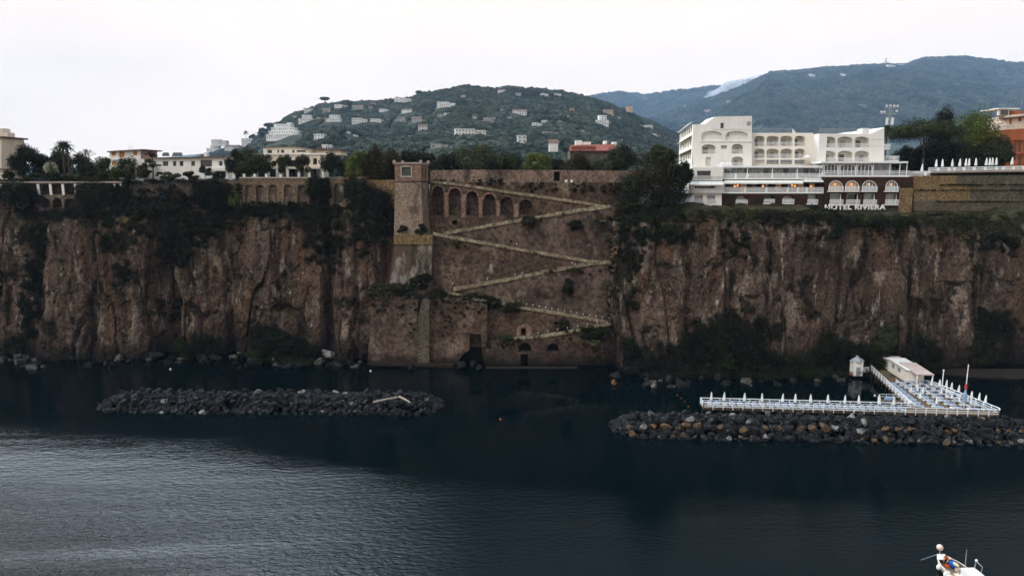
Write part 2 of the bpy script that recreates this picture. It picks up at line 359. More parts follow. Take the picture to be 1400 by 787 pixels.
def bush(px, py, wpx, hpx, Y, mat, label, group=None, name='bush', cat='bush', leaf=.35, dens=1.3):
    _ts[0] += 1; sd = _ts[0]
    c = at(px, py, Y); w, h = wpx * Y / 945 / 2, hpx * Y / 945 / 2
    n = int(min(9000, max(450, 620 * w * h * dens)))
    me = crown_mesh(name, (0, 0, h), (w, min(w, 2.2), h), mat, n, leaf, max(8, int(8 + w * h * 1.5)), sd, 0, .42)
    o = link(name, me); o.location = (c.x, c.y, c.z - h); return tag(o, label, cat, group)
# stuff scattered over points ----------------------------------------------
def scatter(name, pts, scales, protos, label=None, seed=0):
    me = bpy.data.meshes.new(name); pts = np.asarray(pts, np.float32)
    me.vertices.add(len(pts)); me.vertices.foreach_set('co', pts.ravel())
    a = me.attributes.new('sc', 'FLOAT', 'POINT'); a.data.foreach_set('value', np.asarray(scales, np.float32))
    me.update(); o = link(name, me); tag(o, label, None, None, 'stuff')
    ng = bpy.data.node_groups.new(name + '_nodes', 'GeometryNodeTree')
    ng.interface.new_socket('Geometry', in_out='INPUT', socket_type='NodeSocketGeometry'); ng.interface.new_socket('Geometry', in_out='OUTPUT', socket_type='NodeSocketGeometry')
    gi, go = ng.nodes.new('NodeGroupInput'), ng.nodes.new('NodeGroupOutput')
    src = bpy.data.collections.new(name + '_source')
    for k, p in enumerate(protos):
        po = bpy.data.objects.new(name + '_sprig', p); src.objects.link(po)
    ci = ng.nodes.new('GeometryNodeCollectionInfo'); ci.inputs['Collection'].default_value = src; ci.inputs['Separate Children'].default_value = True; ci.inputs['Reset Children'].default_value = True
    ip = ng.nodes.new('GeometryNodeInstanceOnPoints'); ip.inputs['Pick Instance'].default_value = True
    na = ng.nodes.new('GeometryNodeInputNamedAttribute'); na.data_type = 'FLOAT'; na.inputs['Name'].default_value = 'sc'
    rr = ng.nodes.new('FunctionNodeRandomValue'); rr.data_type = 'FLOAT_VECTOR'; rr.inputs['Max'].default_value = (.3, .3, 6.28); rr.inputs['Min'].default_value = (-.3, -.3, 0); rr.inputs['Seed'].default_value = seed
    ri = ng.nodes.new('FunctionNodeRandomValue'); ri.data_type = 'INT'; ri.inputs['Min'].default_value = 0; ri.inputs['Max'].default_value = len(protos) - 1; ri.inputs['Seed'].default_value = seed + 1
    L = ng.links.new
    L(gi.outputs[0], ip.inputs['Points']); L(ci.outputs[0], ip.inputs['Instance']); L(na.outputs[0], ip.inputs['Scale']); L(rr.outputs[0], ip.inputs['Rotation'])
    L(next(s for s in ri.outputs if s.enabled), ip.inputs['Instance Index']); L(ip.outputs[0], go.inputs[0])
    md = o.modifiers.new('scatter', 'NODES'); md.node_group = ng
    return o
def clump_protos(name, mat, n=130, leaf=.32, k=4, sq=.8):
    out = []
    for i in range(k):
        rng = np.random.default_rng(i + 40); u = rng.normal(0, 1, (n, 3)); u /= np.linalg.norm(u, axis=1)[:, None]
        P = u * rng.uniform(.3, 1.0, n)[:, None] * np.array((1, 1, sq)) * (1 + .35 * rng.normal(0, 1, (n, 1)) * .5)
        V, Fq = leaf_quads(P, u + np.array((0, 0, .3)), leaf, rng); out.append(mesh_np(name, V, Fq, mat))
    return out

# ================================================================== SETTING: sea, cliff, plateau, hills, air
# sea
wm = bpy.data.materials.new('sea_water'); wm.use_nodes = True; nt = wm.node_tree; pb = nt.nodes['Principled BSDF']
pb.inputs['Base Color'].default_value = (.0004, .0024, .0032, 1); pb.inputs['IOR'].default_value = 1.333; pb.inputs['Roughness'].default_value = .07; pb.inputs['Specular IOR Level'].default_value = .115
g = N(nt, 'ShaderNodeNewGeometry')
def wnoise(scale, st, rot, det=3, rough=.55, dist=0.0):
    mp = N(nt, 'ShaderNodeMapping'); mp.inputs['Scale'].default_value = tuple(scale * q for q in st); mp.inputs['Rotation'].default_value = (0, 0, rot)
    nt.links.new(g.outputs['Position'], mp.inputs[0])
    n = N(nt, 'ShaderNodeTexNoise'); n.inputs['Scale'].default_value = 1; n.inputs['Detail'].default_value = det; n.inputs['Roughness'].default_value = rough; n.inputs['Distortion'].default_value = dist
    nt.links.new(mp.outputs[0], n.inputs['Vector']); return n.outputs[0]
sx = N(nt, 'ShaderNodeSeparateXYZ'); nt.links.new(g.outputs['Position'], sx.inputs[0])
patch = wnoise(.03, (.25, 1, 1), R(-14), 4, .6, .6)
# the breeze comes from the left: more ripple there, slick water on the lee side towards the pier
diag = math_node(nt, 'ADD', sx.outputs[0], math_node(nt, 'MULTIPLY', sx.outputs[1], .35))
gust = maprange(nt, diag, -50, 50, 1.25, .12)
lee = math_node(nt, 'ADD', math_node(nt, 'POWER', maprange(nt, sx.outputs[1], 68, 138, 1.0, 0.0, False), 1.5), .05)
gust = math_node(nt, 'MULTIPLY', math_node(nt, 'MULTIPLY', gust, lee), maprange(nt, patch, .32, .62, .35, 1.25))
nt.links.new(maprange(nt, gust, 0, 1.2, .06, .40, False), pb.inputs['Roughness'])
chop = wnoise(1.25, (.55, 1.25, 1), R(-18), 3.5, .65)
swell = wnoise(.16, (.35, 1.2, 1), R(-16), 3, .5)
ht = math_node(nt, 'ADD', math_node(nt, 'MULTIPLY', chop, .62), math_node(nt, 'MULTIPLY', swell, .8))
bp = N(nt, 'ShaderNodeBump'); bp.inputs['Distance'].default_value = 1.0
nt.links.new(math_node(nt, 'MULTIPLY', gust, .85), bp.inputs['Strength']); nt.links.new(ht, bp.inputs['Height']); nt.links.new(bp.outputs[0], pb.inputs['Normal'])
s = MB().add([(-40000, -3000, 0), (40000, -3000, 0), (40000, 40000, 0), (-40000, 40000, 0)], [(0, 1, 2, 3)])
tag(s.build('sea', wm), kind='structure')

# cliff ---------------------------------------------------------------------
base_px = [(-260, 484), (0, 486), (100, 488), (300, 490), (420, 492), (500, 494), (535, 494)]
base_px2 = [(870, 506), (900, 508), (1000, 508), (1100, 505), (1200, 503), (1290, 501), (1400, 500), (1640, 498)]
bl = [onz(x, y, 0) for x, y in base_px]; br = [onz(x, y, 0) for x, y in base_px2]
ctl = [(p.x, p.y) for p in bl] + [(X(548, 176), 181.0), (X(833, 176), 181.0), (X(837.5, 165), 165.5), (X(848, 164), 163.0)] + [(p.x, p.y) for p in br]
ctl = [c for c in ctl if not (c[1] > 176 and 20 < c[0] < 30) and not (c[1] < 170 and 20 < c[0] < 24.5)] + [(X(839, 165, 20) - .5, 181.0), (X(839, 165, 20), 164.6), (X(848, 164, 20), 163.6)]
ctl.sort(); CX, CY = [c[0] for c in ctl], [c[1] for c in ctl]
top_px = [(-260, 286), (0, 286), (170, 287), (260, 284), (330, 280), (480, 282), (530, 284), (560, 300), (840, 300), (900, 292), (945, 285), (1110, 287), (1124, 294), (1215, 294), (1240, 291), (1400, 289), (1640, 289)]
tp = [at(x, y, 178) for x, y in top_px]; TX, TZ = [p.x for p in tp], [p.z for p in tp]
def cliff_top(x): return np.interp(x, TX, TZ)
clefts = [(222, 5.0, 2.6), (208, 2.5, 1.6), (445, 4.5, 1.6), (528, 5.0, 2.2), (975, 1.5, .8), (120, 2.0, 1.4), (300, 2.5, 1.0), (1130, 2.6, 1.4), (1215, 2.0, 1.0), (1060, 1.4, .9), (930, 2.2, 1.0), (1330, 2.2, 1.5), (40, 2.5, 1.8), (375, 1.6, .8), (485, 1.4, .7)]
CLEFT = [(X(p, 172, 20), d, w) for p, d, w in clefts]
def cliff_y(x, z):
    x, z = np.asarray(x, float), np.asarray(z, float)
    y = np.interp(x + 1.1 * vnoise(z / 6.5, x / 40, 0, 91) + .5 * vnoise(z / 1.9, x / 9, 0, 92), CX, CY)
    f = np.clip(z / 40.0, -.1, 1.05)
    y = y + f * 5.5 + np.clip(f - .82, 0, 1) ** 1.5 * 34
    wx = x + 1.6 * fbm(x / 9, z / 14, 3.0, 5, 2)
    d = 3.4 * fbm(x / 19, z / 60, 0, 1, 3)
    fl = 1 - np.abs(vnoise(wx / 5.2, z / 60, 1.7, 21)); d = d + 1.9 * (fl ** 2 - .4) * (.55 + 1.1 * vnoise(x / 27, z / 40, 3.3, 23))
    fl2 = 1 - np.abs(vnoise(wx / 2.1, z / 22, 4.7, 22)); d = d + .6 * (fl2 ** 2 - .4) * (.5 + .9 * vnoise(x / 15, z / 19, 6.3, 24))
    # slabs that have come away leave steps in the face
    st = fbm(x / 8 + 7, z / 24, 2.0, 31, 3); d = d + .8 * (np.floor(st * 2.2) / 2.2)
    blk = fbm(x / 2.6, z / 6.0, 5.0, 41, 3); d = d + .30 * blk + .16 * np.floor(blk * 2.5) / 2.5
    d = d + .2 * fbm(x / .8, z / .9, 9.0, 51, 2)
    cr = np.abs(vnoise(wx / 6.5 + 3, z / 30, 8.0, 61)); d = d - 2.2 * np.clip(1 - cr / .07, 0, 1) ** .7 * (vnoise(x / 20, z / 12, 0, 62) * .5 + .6)
    cr2 = np.abs(vnoise(x / 9 + 3, z / 5 + .3 * x / 9, 8.0, 63)); d = d - .3 * np.clip(1 - cr2 / .05, 0, 1) * (vnoise(x / 9, z / 9, 0, 64) > .1)
    for cx, dep, w in CLEFT:
        xx = cx + .9 * vnoise(z / 7, cx, 0, 70); d = d - dep * np.exp(-((x - xx) / w) ** 2) * np.clip(1.15 - f * .55, 0, 1)
    return y - d * np.clip(1.15 - .25 * f, 0, 1.2)
xs = np.arange(-205, 206, .36); rows = 132
zt = cliff_top(xs) + .5 * fbm(xs / 3, 0, 0, 9, 3) - 1.5 * np.clip(fbm(xs / 13, 3.0, 0, 12, 2) + .25, 0, 2) * ((xs < 70) | (xs > 100))
Vc = []
for k in range(rows + 1):
    z = -2.5 + (zt + 2.5) * k / rows
    Vc.append(np.stack([xs, cliff_y(xs, z), z], 1))
yt = Vc[-1][:, 1]
for k in range(1, 13):
    Vc.append(np.stack([xs, yt + k * 1.3, zt + .5 * fbm(xs / 4, k * .5, 0, 10, 2) + .08 * k], 1))
nr, ncol = len(Vc), len(xs); Vc = np.concatenate(Vc)
ii, jj = np.meshgrid(np.arange(nr - 1), np.arange(ncol - 1), indexing='ij'); q = (ii * ncol + jj).ravel()
Fcl = np.stack([q, q + 1, q + 1 + ncol, q + ncol], 1)
cm = bpy.data.materials.new('cliff_rock'); cm.use_nodes = True; nt = cm.node_tree; b = nt.nodes['Principled BSDF']; b.inputs['Roughness'].default_value = .95; b.inputs['Specular IOR Level'].default_value = .05
g = N(nt, 'ShaderNodeNewGeometry')
def cnoise(st, det=5, rough=.6, off=0.0, dist=0.0):
    mp = N(nt, 'ShaderNodeMapping'); mp.inputs['Scale'].default_value = st; mp.inputs['Location'].default_value = (off, off * .7, off * .3); nt.links.new(g.outputs['Position'], mp.inputs[0])
    n = N(nt, 'ShaderNodeTexNoise'); n.inputs['Scale'].default_value = 1; n.inputs['Detail'].default_value = det; n.inputs['Roughness'].default_value = rough; n.inputs['Distortion'].default_value = dist
    nt.links.new(mp.outputs[0], n.inputs['Vector']); return n.outputs[0]
c = mixc(nt, maprange(nt, cnoise((.085, .085, .06), 6, .65), .36, .64), (.038, .026, .019), (.088, .060, .045))
c = mixc(nt, math_node(nt, 'MULTIPLY', maprange(nt, cnoise((.17, .17, .035), off=31), .52, .66), .75), c, (.084, .046, .029))     # reddish tuff
c = mixc(nt, math_node(nt, 'MULTIPLY', maprange(nt, cnoise((.22, .22, .09), 6, .65, 57, .4), .52, .66), .85), c, (.20, .155, .125))   # pale weathered skins
c = mixc(nt, math_node(nt, 'MULTIPLY', maprange(nt, cnoise((.7, .7, .10), 6, .7, 77), .58, .68), .8), c, (.27, .235, .20))  # lime runs
c = mixc(nt, math_node(nt, 'MULTIPLY', maprange(nt, cnoise((.10, .10, .07), 5, .6, 93), .60, .72), .7), c, (.12, .07, .024))  # ochre lichen
c = mixc(nt, math_node(nt, 'MULTIPLY', maprange(nt, cnoise((.38, .38, .045), 5, .65, 13), .52, .64), maprange(nt, cnoise((.06, .06, .07), 4, .6, 19), .36, .52, .3, 1.0)), c, (.014, .0105, .0085))  # dark seepage streaks
c = mixc(nt, math_node(nt, 'MULTIPLY', maprange(nt, cnoise((.13, .13, .16), 6, .7, 43, .5), .53, .61), .9), c, (.009, .008, .0045))  # moss and dead growth
zz = N(nt, 'ShaderNodeSeparateXYZ'); nt.links.new(g.outputs['Position'], zz.inputs[0])
wet = maprange(nt, math_node(nt, 'ADD', zz.outputs[2], math_node(nt, 'MULTIPLY', cnoise((.2, .2, .2), off=3), 5.0)), 2.6, 11.0, .92, 0)
c = mixc(nt, wet, c, (.010, .009, .007))      # algae in the splash zone
nz = N(nt, 'ShaderNodeSeparateXYZ'); nt.links.new(g.outputs['True Normal'], nz.inputs[0])
top = maprange(nt, math_node(nt, 'ADD', zz.outputs[2], math_node(nt, 'MULTIPLY', cnoise((.16, .16, .16), 5, .7, 23), 12.0)), 38, 44.5, 0, .92)
top = math_node(nt, 'MAXIMUM', top, math_node(nt, 'MULTIPLY', maprange(nt, nz.outputs[2], .45, .75), maprange(nt, zz.outputs[2], 6, 12, .2, .9)))
c = mixc(nt, top, c, mixc(nt, maprange(nt, cnoise((.3, .3, .3), 5, .7, 29), .4, .6), (.016, .017, .008), (.036, .032, .014)))   # scrub and dead grass on the brow and the ledges
fine = cnoise((2.2, 2.2, 1.6), 4, .7, 5)
c = mixc(nt, 1.0, c, mixc(nt, maprange(nt, fine, .3, .7), (.42, .42, .42), (1.55, 1.52, 1.48)), 'MULTIPLY')
nt.links.new(c, b.inputs['Base Color'])
bp = N(nt, 'ShaderNodeBump'); bp.inputs['Strength'].default_value = .8; bp.inputs['Distance'].default_value = .5; nt.links.new(cnoise((1.5, 1.5, .8), 6, .7, 8), bp.inputs['Height']); nt.links.new(bp.outputs[0], b.inputs['Normal'])
o = link('cliff', mesh_np('cliff', Vc, Fcl, cm)); tag(o, kind='structure')

# plateau and hills -------------------------------------------------------
prof1 = [(-400, 232), (0, 238), (200, 230), (270, 214), (300, 205), (330, 198), (370, 172), (400, 152), (440, 141), (500, 136), (560, 132), (590, 124), (640, 116.5), (700, 117.5), (718, 118), (760, 123), (800, 131), (830, 138), (870, 155), (900, 170), (925, 180), (960, 194), (1000, 203), (1100, 214), (1400, 222), (1900, 232)]
profm = [(300, 238), (700, 215), (760, 200), (820, 186), (870, 172), (918, 153), (945, 143), (976, 134), (1014, 119), (1046, 103.5), (1057, 99.5), (1096, 98), (1121, 95), (1176, 91), (1208, 89.5), (1240, 89.5), (1260, 81), (1297, 78.5), (1320, 78.5), (1354, 84), (1382, 88), (1400, 88), (1500, 82), (1700, 95), (2200, 150)]
proff = [(400, 235), (640, 150), (740, 140), (800, 133), (813, 131), (843, 126.5), (881, 129.8), (903, 127.5), (950, 122), (988, 116), (1014, 111), (1036, 108), (1120, 120), (1300, 150)]
profg = [(-500, 243), (-200, 236), (60, 228), (140, 228), (200, 219), (240, 213), (290, 209), (340, 210), (420, 214), (560, 225)]
def elev(prof, az_px):  # tan of the elevation above the camera's horizon per unit of Y, along the photo column
    pts = [(x, (at(x, y, 1000).z - CAMZ) / 1000, at(x, y, 1000).x / 1000) for x, y in prof]
    return np.interp(az_px, [p[2] for p in pts], [p[1] for p in pts])
HY0, HYR = 230.0, 1500.0
PLAT = 44.6
def hill_z(x, y):
    x, y = np.asarray(x, float), np.asarray(y, float)
    t = np.clip((y - HY0) / (HYR - HY0), 0, None); s_ = np.where(t < 1, np.sin(np.clip(t, 0, 1) * math.pi / 2) ** 1.25, 1 - (t - 1) * .8)
    zr = CAMZ + elev(prof1, x / np.maximum(y, 1)) * HYR
    bump_ = .0016 * fbm(x / np.maximum(y, 1) * 55, 0.0, 0.0, 87, 4)
    gq = np.where(t < 1, np.clip(t, 0, 1) ** .85, 1 - (t - 1) * 1.5)
    z = PLAT * (1 - gq) + (CAMZ - 4.5 + (elev(prof1, x / np.maximum(y, 1)) + bump_) * np.minimum(y, HYR)) * gq
    a = np.clip(t * 2.2, 0, 1) * np.clip((1.05 - t) * 5, 0, 1)
    return z + a * (11 * (fbm(x / 160, y / 160, 0, 81, 3) - .5) + 4 * fbm(x / 45, y / 45, 0, 82, 2)) * np.clip((1 - t) * 4, .15, 1)
def layer_z(prof, yr, y0, rough):
    def f(x, y):
        x, y = np.asarray(x, float), np.asarray(y, float)
        t = (y - y0) / (yr - y0); s_ = np.where(t < 1, np.clip(t, 0, 1) ** .9, 1 - (t - 1) * .6)
        zr = CAMZ + elev(prof, x / y) * yr
        a = np.clip(t * 2, 0, 1) * np.clip((1.0 - t) * 2.6, .06, 1)
        return 30 + (zr - 30) * s_ + a * rough * (fbm(x / 420, y / 420, 0, 83, 4) - .5) + a * rough * .5 * (1 - 2 * np.abs(vnoise(x / 500 + y / 2600, y / 1500, 0, 85)))
    return f
def land(name, zf, ys, azs, mat):
    P = []
    for y in ys: P.append(np.stack([azs * y, np.full(len(azs), y), zf(azs * y, y)], 1))
    nr, nc = len(ys), len(azs); V = np.concatenate(P)
    ii, jj = np.meshgrid(np.arange(nr - 1), np.arange(nc - 1), indexing='ij'); q = (ii * nc + jj).ravel()
    o = link(name, mesh_np(name, V, np.stack([q, q + 1, q + 1 + nc, q + nc], 1), mat, True)); return tag(o, kind='structure')
M['hillsoil'] = mk('hill_undergrowth', (.018, .024, .016), (.036, .042, .028), .02, .95, .4, 1.5, fine=.15, spec=.05)
M['mountsoil'] = mk('mountain_undergrowth', (.034, .040, .028), (.054, .060, .042), .006, .95, .6, 8, fine=.03, spec=.05)
zmount, zfar, zghost = layer_z(profm, 6000, 2500, 90), layer_z(proff, 7700, 5400, 80), layer_z(profg, 8000, 6000, 60)
land('hill', hill_z, np.concatenate([np.linspace(189, 400, 20), np.linspace(420, 2100, 110)]), np.linspace(-1.35, 1.35, 420), M['hillsoil'])
land('mountain', zmount, np.linspace(2500, 7200, 120), np.linspace(-.55, 1.5, 420), M['mountsoil'])
land('far_range', zfar, np.linspace(5400, 8400, 60), np.linspace(-.35, .75, 200), M['mountsoil'])
land('distant_ridge', zghost, np.linspace(6000, 8400, 30), np.linspace(-1.3, -.1, 160), M['mountsoil'])

# woods on the slopes: nobody could count these crowns
def visible_px(x, y, z):
    d0, d1, d2 = x, y * CF.y + (z - CAMZ) * CF.z, y * CU.y + (z - CAMZ) * CU.z
    return 700 + F * d0 / d1, 393.5 - F * d2 / d1
def wood(name, zf, y0, y1, az0, az1, n, smin, smax, protos, seed, rise=.35, thin=.0):
    rng = np.random.default_rng(seed); y = np.sqrt(rng.uniform(y0 * y0, y1 * y1, n)); az = rng.uniform(az0, az1, n); x = az * y
    z = zf(x, y); keep = vnoise(x / (smax * 7), y / (smax * 7), 0, seed) > thin
    x, y, z = x[keep], y[keep], z[keep]; sc = rng.uniform(smin, smax, len(x)) * rng.uniform(.7, 1.2, len(x))
    return scatter(name, np.stack([x, y, z + sc * rise], 1), sc, protos, None, seed)
HOUSE_PX = []   # filled below; the wood leaves room for the houses
# where each house of the slope stands (its ray meets the ground)
def hit(zf, px, py, y0, y1, step=6.0):
    d = ray(px, py); y = y0
    while y < y1:
        t = y / d.y
        if CAMZ + d.z * t <= float(zf(d.x * t, y)): break
        y += step
    t = y / d.y
    return Vector((d.x * t, y, CAMZ + d.z * t))
# px, py (foot), width px, height px, shape, label
HOUSES = [
 (550.6, 141, 23, 6, 'long', 'long pale villa on the skyline at the left shoulder of the wooded hill'),
 (422, 154, 12, 5, 'gable', 'small white house below the first skyline trees at the left end of the hill'),
 (418, 168, 19, 9, 'step', 'white stepped villa directly above the big terraced hotel on the hill'),
 (455.4, 168, 20, 9, 'step', 'white stepped house with a dark ground floor, third row left part of the wooded hill'),
 (466, 149, 17, 5, 'long', 'reddish roofed long house just under the tall dark skyline cypress on the hill'),
 (488.8, 150, 14, 5, 'gable', 'grey white house right of the long reddish roofed one on the hill'),
 (446, 154, 10, 5, 'gable', 'little grey house between the long reddish roofed house and the hill edge'),
 (525, 154, 13, 4, 'long', 'low bright white flat house alone under the skyline villa'),
 (491.4, 169, 20, 6, 'long', 'wide white terraced house level with the stepped houses, alone in mid wood'),
 (513.3, 167.5, 15, 4, 'long', 'low white strip of a house right beside the wide terraced one'),
 (555.7, 155, 14, 5, 'gable', 'pale gabled house straight under the skyline villa of the hill'),
 (548, 167, 15, 6, 'step', 'greyish stepped house under the pale gabled one on the hill'),
 (569.8, 167, 12, 6, 'gable', 'pale house with two gables right of the greyish stepped one'),
 (602, 163, 8, 6, 'cube', 'tiny grey cube house left of the stone coloured villa on the hill'),
 (578, 178, 12, 6, 'gable', 'cream gabled house alone low in the middle of the wooded hill'),
 (609.6, 148, 24, 7, 'long', 'large bright white flat villa high on the hill left of the summit'),
 (388.6, 189, 52, 17, 'terrace', 'big pale terraced hotel at the left foot of the wooded hill'),
 (436, 192, 14, 7, 'cube', 'white cube house right of the big terraced hotel'),
 (447, 204, 15, 5, 'long', 'pale low house between the big terraced hotel and the cream villa roof'),
 (299, 197, 20, 5, 'long', 'pale flat house topmost in the cluster left of the big terraced hotel'),
 (291, 207, 18, 7, 'step', 'white stepped house leftmost in the cluster above the long white villa'),
 (316.6, 207, 18, 7, 'gable', 'white gabled house at the foot of the cluster, over the villa garden trees'),
 (338, 200, 14, 9, 'cube', 'white chapel like house with an arched front beside a lone palm'),
 (600.7, 203, 23, 5, 'long', 'flat grey roofed house just above the trees beside the tower'),
 (666, 170, 19, 8, 'step', 'stone coloured villa with loggia in the middle of the wooded hill'),
 (710, 157, 19, 6, 'gable', 'house with pink and white roofs under the summit of the hill'),
 (734.3, 174, 13, 5, 'long', 'short white flat house right of the hill middle, under a tiny pale hut'),
 (643.5, 185, 41, 7, 'long', 'very long white terrace of houses low on the wooded hill'),
 (713.7, 200, 12, 12, 'cube', 'tall white square house just above the garden trees'),
 (753.6, 185, 20, 4, 'long', 'grey stone farm building low on the right half of the hill'),
 (832, 157, 13, 6, 'gable', 'white gabled house on the right slope left of the peach tower house'),
 (860, 155, 9, 8, 'cube', 'peach coloured tower house on the right skyline of the wooded hill'),
 (824, 171, 16, 11, 'step', 'white house with a square tower on the right slope of the hill'),
 (887, 175, 11, 4, 'gable', 'white roofed hut at the far right flank of the wooded hill'),
 (744.6, 131.5, 10, 3, 'long', 'left one of two low white huts just right of the hill summit'),
 (762.6, 131.5, 9, 3, 'long', 'right one of two low white huts just right of the hill summit'),
 (708.6, 132, 8, 4, 'cube', 'small grey house right under the summit of the wooded hill'),
 (685.4, 127, 10, 4, 'gable', 'highest pale house, almost on the summit of the wooded hill'),
 (758, 200, 11, 5, 'gable', 'white roofed house left of the long red building behind the garden trees'),
 (635, 189.5, 9, 3, 'long', 'small white annex under the very long white terrace of houses'),
 (744.6, 168.5, 7, 3, 'cube', 'tiny pale hut above the short white flat house on the hill'),
]
MHOUSES = [
 (970.4, 153.5, 13, 3, 'long', 'pinkish farm buildings on the hazy mountain flank above the white hotel'),
 (997, 142.5, 5, 4, 'cube', 'lone white cube house right of the pinkish farm on the mountain'),
 (939, 148, 5, 3, 'cube', 'tiny white hut left of the pinkish farm on the hazy flank'),
 (1111, 105, 8, 3, 'long', 'left one of two white villas under the mist on the mountain crest'),
 (1152.5, 104.5, 7, 3, 'long', 'right one of two white villas under the mist on the mountain crest'),
 (1219, 93.5, 10, 4, 'long', 'white convent building beside the mast on the mountain crest'),
 (1233, 93, 8, 5, 'gable', 'white gabled chapel beside the convent on the mountain crest'),
]
TINY = 'tiny pale house half hidden among the trees of the wooded hill'
_r = random.Random(12)
for _ in range(34):
    x = _r.uniform(395, 900); yt = np.interp(x, [400, 500, 590, 640, 760, 830, 900], [158, 142, 131, 124, 130, 146, 178]); HOUSES.append((x, yt + (_r.uniform(.06, .95)) * (201 - yt), _r.uniform(4, 8), _r.uniform(2.2, 3.6), _r.choice(('long', 'gable', 'cube')), TINY))
HPOS = [(hit(hill_z, h[0], h[1], 260, 1600), h) for h in HOUSES]
MPOS = [(hit(zmount, h[0], h[1], 2600, 6600, 12), h) for h in MHOUSES]
HOUSE_XY = [(p.x, p.y, h[2] * p.y / F + 14) for p, h in HPOS] + [(p.x, p.y, h[2] * p.y / F + 25) for p, h in MPOS]
def blob_protos(name, mat, k=5, n=420, leaf=.34):
    out = []
    for i in range(k):
        rng = np.random.default_rng(i + 70); u = rng.normal(0, 1, (n, 3)); u[:, 2] = np.abs(u[:, 2]) - .25; u /= np.linalg.norm(u, axis=1)[:, None]
        lob = 1 + .22 * vnoise(u[:, 0] * 2.2 + i * 9, u[:, 1] * 2.2, u[:, 2] * 2.2, 3)
        P = u * (lob * rng.uniform(.82, 1.03, n))[:, None] * np.array((1, 1, .85))
        V, Fq = leaf_quads(P, u * 1.6, leaf, rng); out.append(mesh_np(name, V, Fq, mat))
    return out
fp, fpm = blob_protos('wood_crown', M['forest']), blob_protos('far_wood_crown', M['forest_far'], 4, 200, .5)
def wood_clear(name, zf, y0, y1, az0, az1, n, smin, smax, protos, seed, thin):
    rng = np.random.default_rng(seed); y = np.sqrt(rng.uniform(y0 * y0, y1 * y1, n)); az = rng.uniform(az0, az1, n); x = az * y
    z = zf(x, y); keep = fbm(x / (smax * 8), y / (smax * 8), 0, seed, 2) > thin
    for hx, hy, hr in HOUSE_XY: keep &= ~((np.abs(x - hx) < hr * .5) & (y > hy - hr * .95) & (y < hy + hr * .45))
    x, y, z = x[keep], y[keep], z[keep]; sc = rng.uniform(smin, smax, len(x)) * rng.uniform(.7, 1.25, len(x))
    return scatter(name, np.stack([x, y, z + sc * .3], 1), sc, protos, None, seed)
wood_clear('hillside_wood', hill_z, 330, 1560, -.62, .75, 95000, 2.3, 4.3, fp, 3, -1.1)
wood_clear('mountain_wood', zmount, 3000, 6150, .0, 1.05, 70000, 10, 18, fpm, 5, -.7)
wood_clear('far_range_wood', zfar, 6100, 7800, .02, .45, 9000, 12, 20, fpm, 6, -.6)

# air: the far hills fade to blue
hz = MB().box(-9000, 9000, -40, 8500, -1.2, 1420).build('haze', None); hz.data.materials.clear()
hm = bpy.data.materials.new('haze_air'); hm.use_nodes = True; nt = hm.node_tree; nt.nodes.clear()
pv = N(nt, 'ShaderNodeVolumePrincipled'); pv.inputs['Density'].default_value = 4.6e-5; pv.inputs['Color'].default_value = (.44, .66, .95, 1); pv.inputs['Anisotropy'].default_value = 0.0
ou = N(nt, 'ShaderNodeOutputMaterial'); nt.links.new(pv.outputs[0], ou.inputs['Volume']); hz.data.materials.append(hm); tag(hz, kind='stuff')

# cliff growth: hanging ivy, scrub on the rim, the thicket at the foot
def veg(name, blobs, protos, smin, smax, seed, out=.5, dens=1.0, mound=0):
    rng = np.random.default_rng(seed); P, S = [], []
    for cx, cy, rx, ry, k in blobs:
        n = int(rx * ry * .13 * k * dens) + 6; a = rng.uniform(0, 2 * math.pi, n); r_ = np.sqrt(rng.uniform(0, 1, n)) * (1 + .3 * rng.normal(0, 1, n) * .5)
        px, py = cx + rx * r_ * np.cos(a), cy + ry * r_ * np.sin(a)
        for u, v in zip(px, py):
            p = at(u, v, 172); zt_ = float(cliff_top(p.x))
            if p.z < .3: p.z = .3 + abs(rng.normal()) * .6
            if p.z > zt_: yy = float(cliff_y(p.x, zt_)) + (p.z - zt_) * 3; p.z = zt_ + min(1.2, (p.z - zt_) * .3)
            else: yy = float(cliff_y(p.x, p.z))
            s_ = rng.uniform(smin, smax); P.append((p.x, yy - out * s_ * rng.uniform(.2, 1.1) - mound * (rng.random() ** .6) * max(.12, 1 - p.z / 17), p.z)); S.append(s_)
    return scatter(name, P, S, protos, None, seed)
cp, tpz, gp = clump_protos('ivy_sprig', M['leaf_cliff'], 150, .30), clump_protos('thicket_sprig', M['leaf_thicket'], 170, .26), clump_protos('grass_sprig', M['leaf_grass'], 130, .26, 4, .5)
veg('cliff_ivy', [(35, 350, 13, 50, 1.2), (30, 415, 12, 35, 1), (28, 455, 12, 12, 1), (125, 277, 28, 32, 1.2), (60, 290, 60, 10, 1), (10, 275, 25, 22, 1), (175, 300, 60, 18, .9), (160, 335, 30, 14, .3), (245, 300, 38, 48, 1.2), (225, 345, 26, 22, .7), (165, 370, 14, 20, .5), (300, 285, 30, 26, 1.2), (375, 291, 75, 11, 1.2), (435, 315, 28, 40, .9), (455, 345, 15, 28, .5), (510, 285, 32, 42, 1.2), (500, 330, 25, 18, .4), (540, 300, 10, 30, .8), (215, 425, 20, 20, .3), (890, 300, 42, 30, 1.1), (858, 335, 18, 26, .7), (990, 320, 14, 24, .6), (925, 318, 25, 12, .4), (1120, 300, 16, 26, .6), (1350, 330, 40, 12, .4), (855, 370, 6, 60, .5), (1060, 296, 40, 8, .8), (1185, 300, 60, 10, .8)], cp, .5, 1.35, 21)
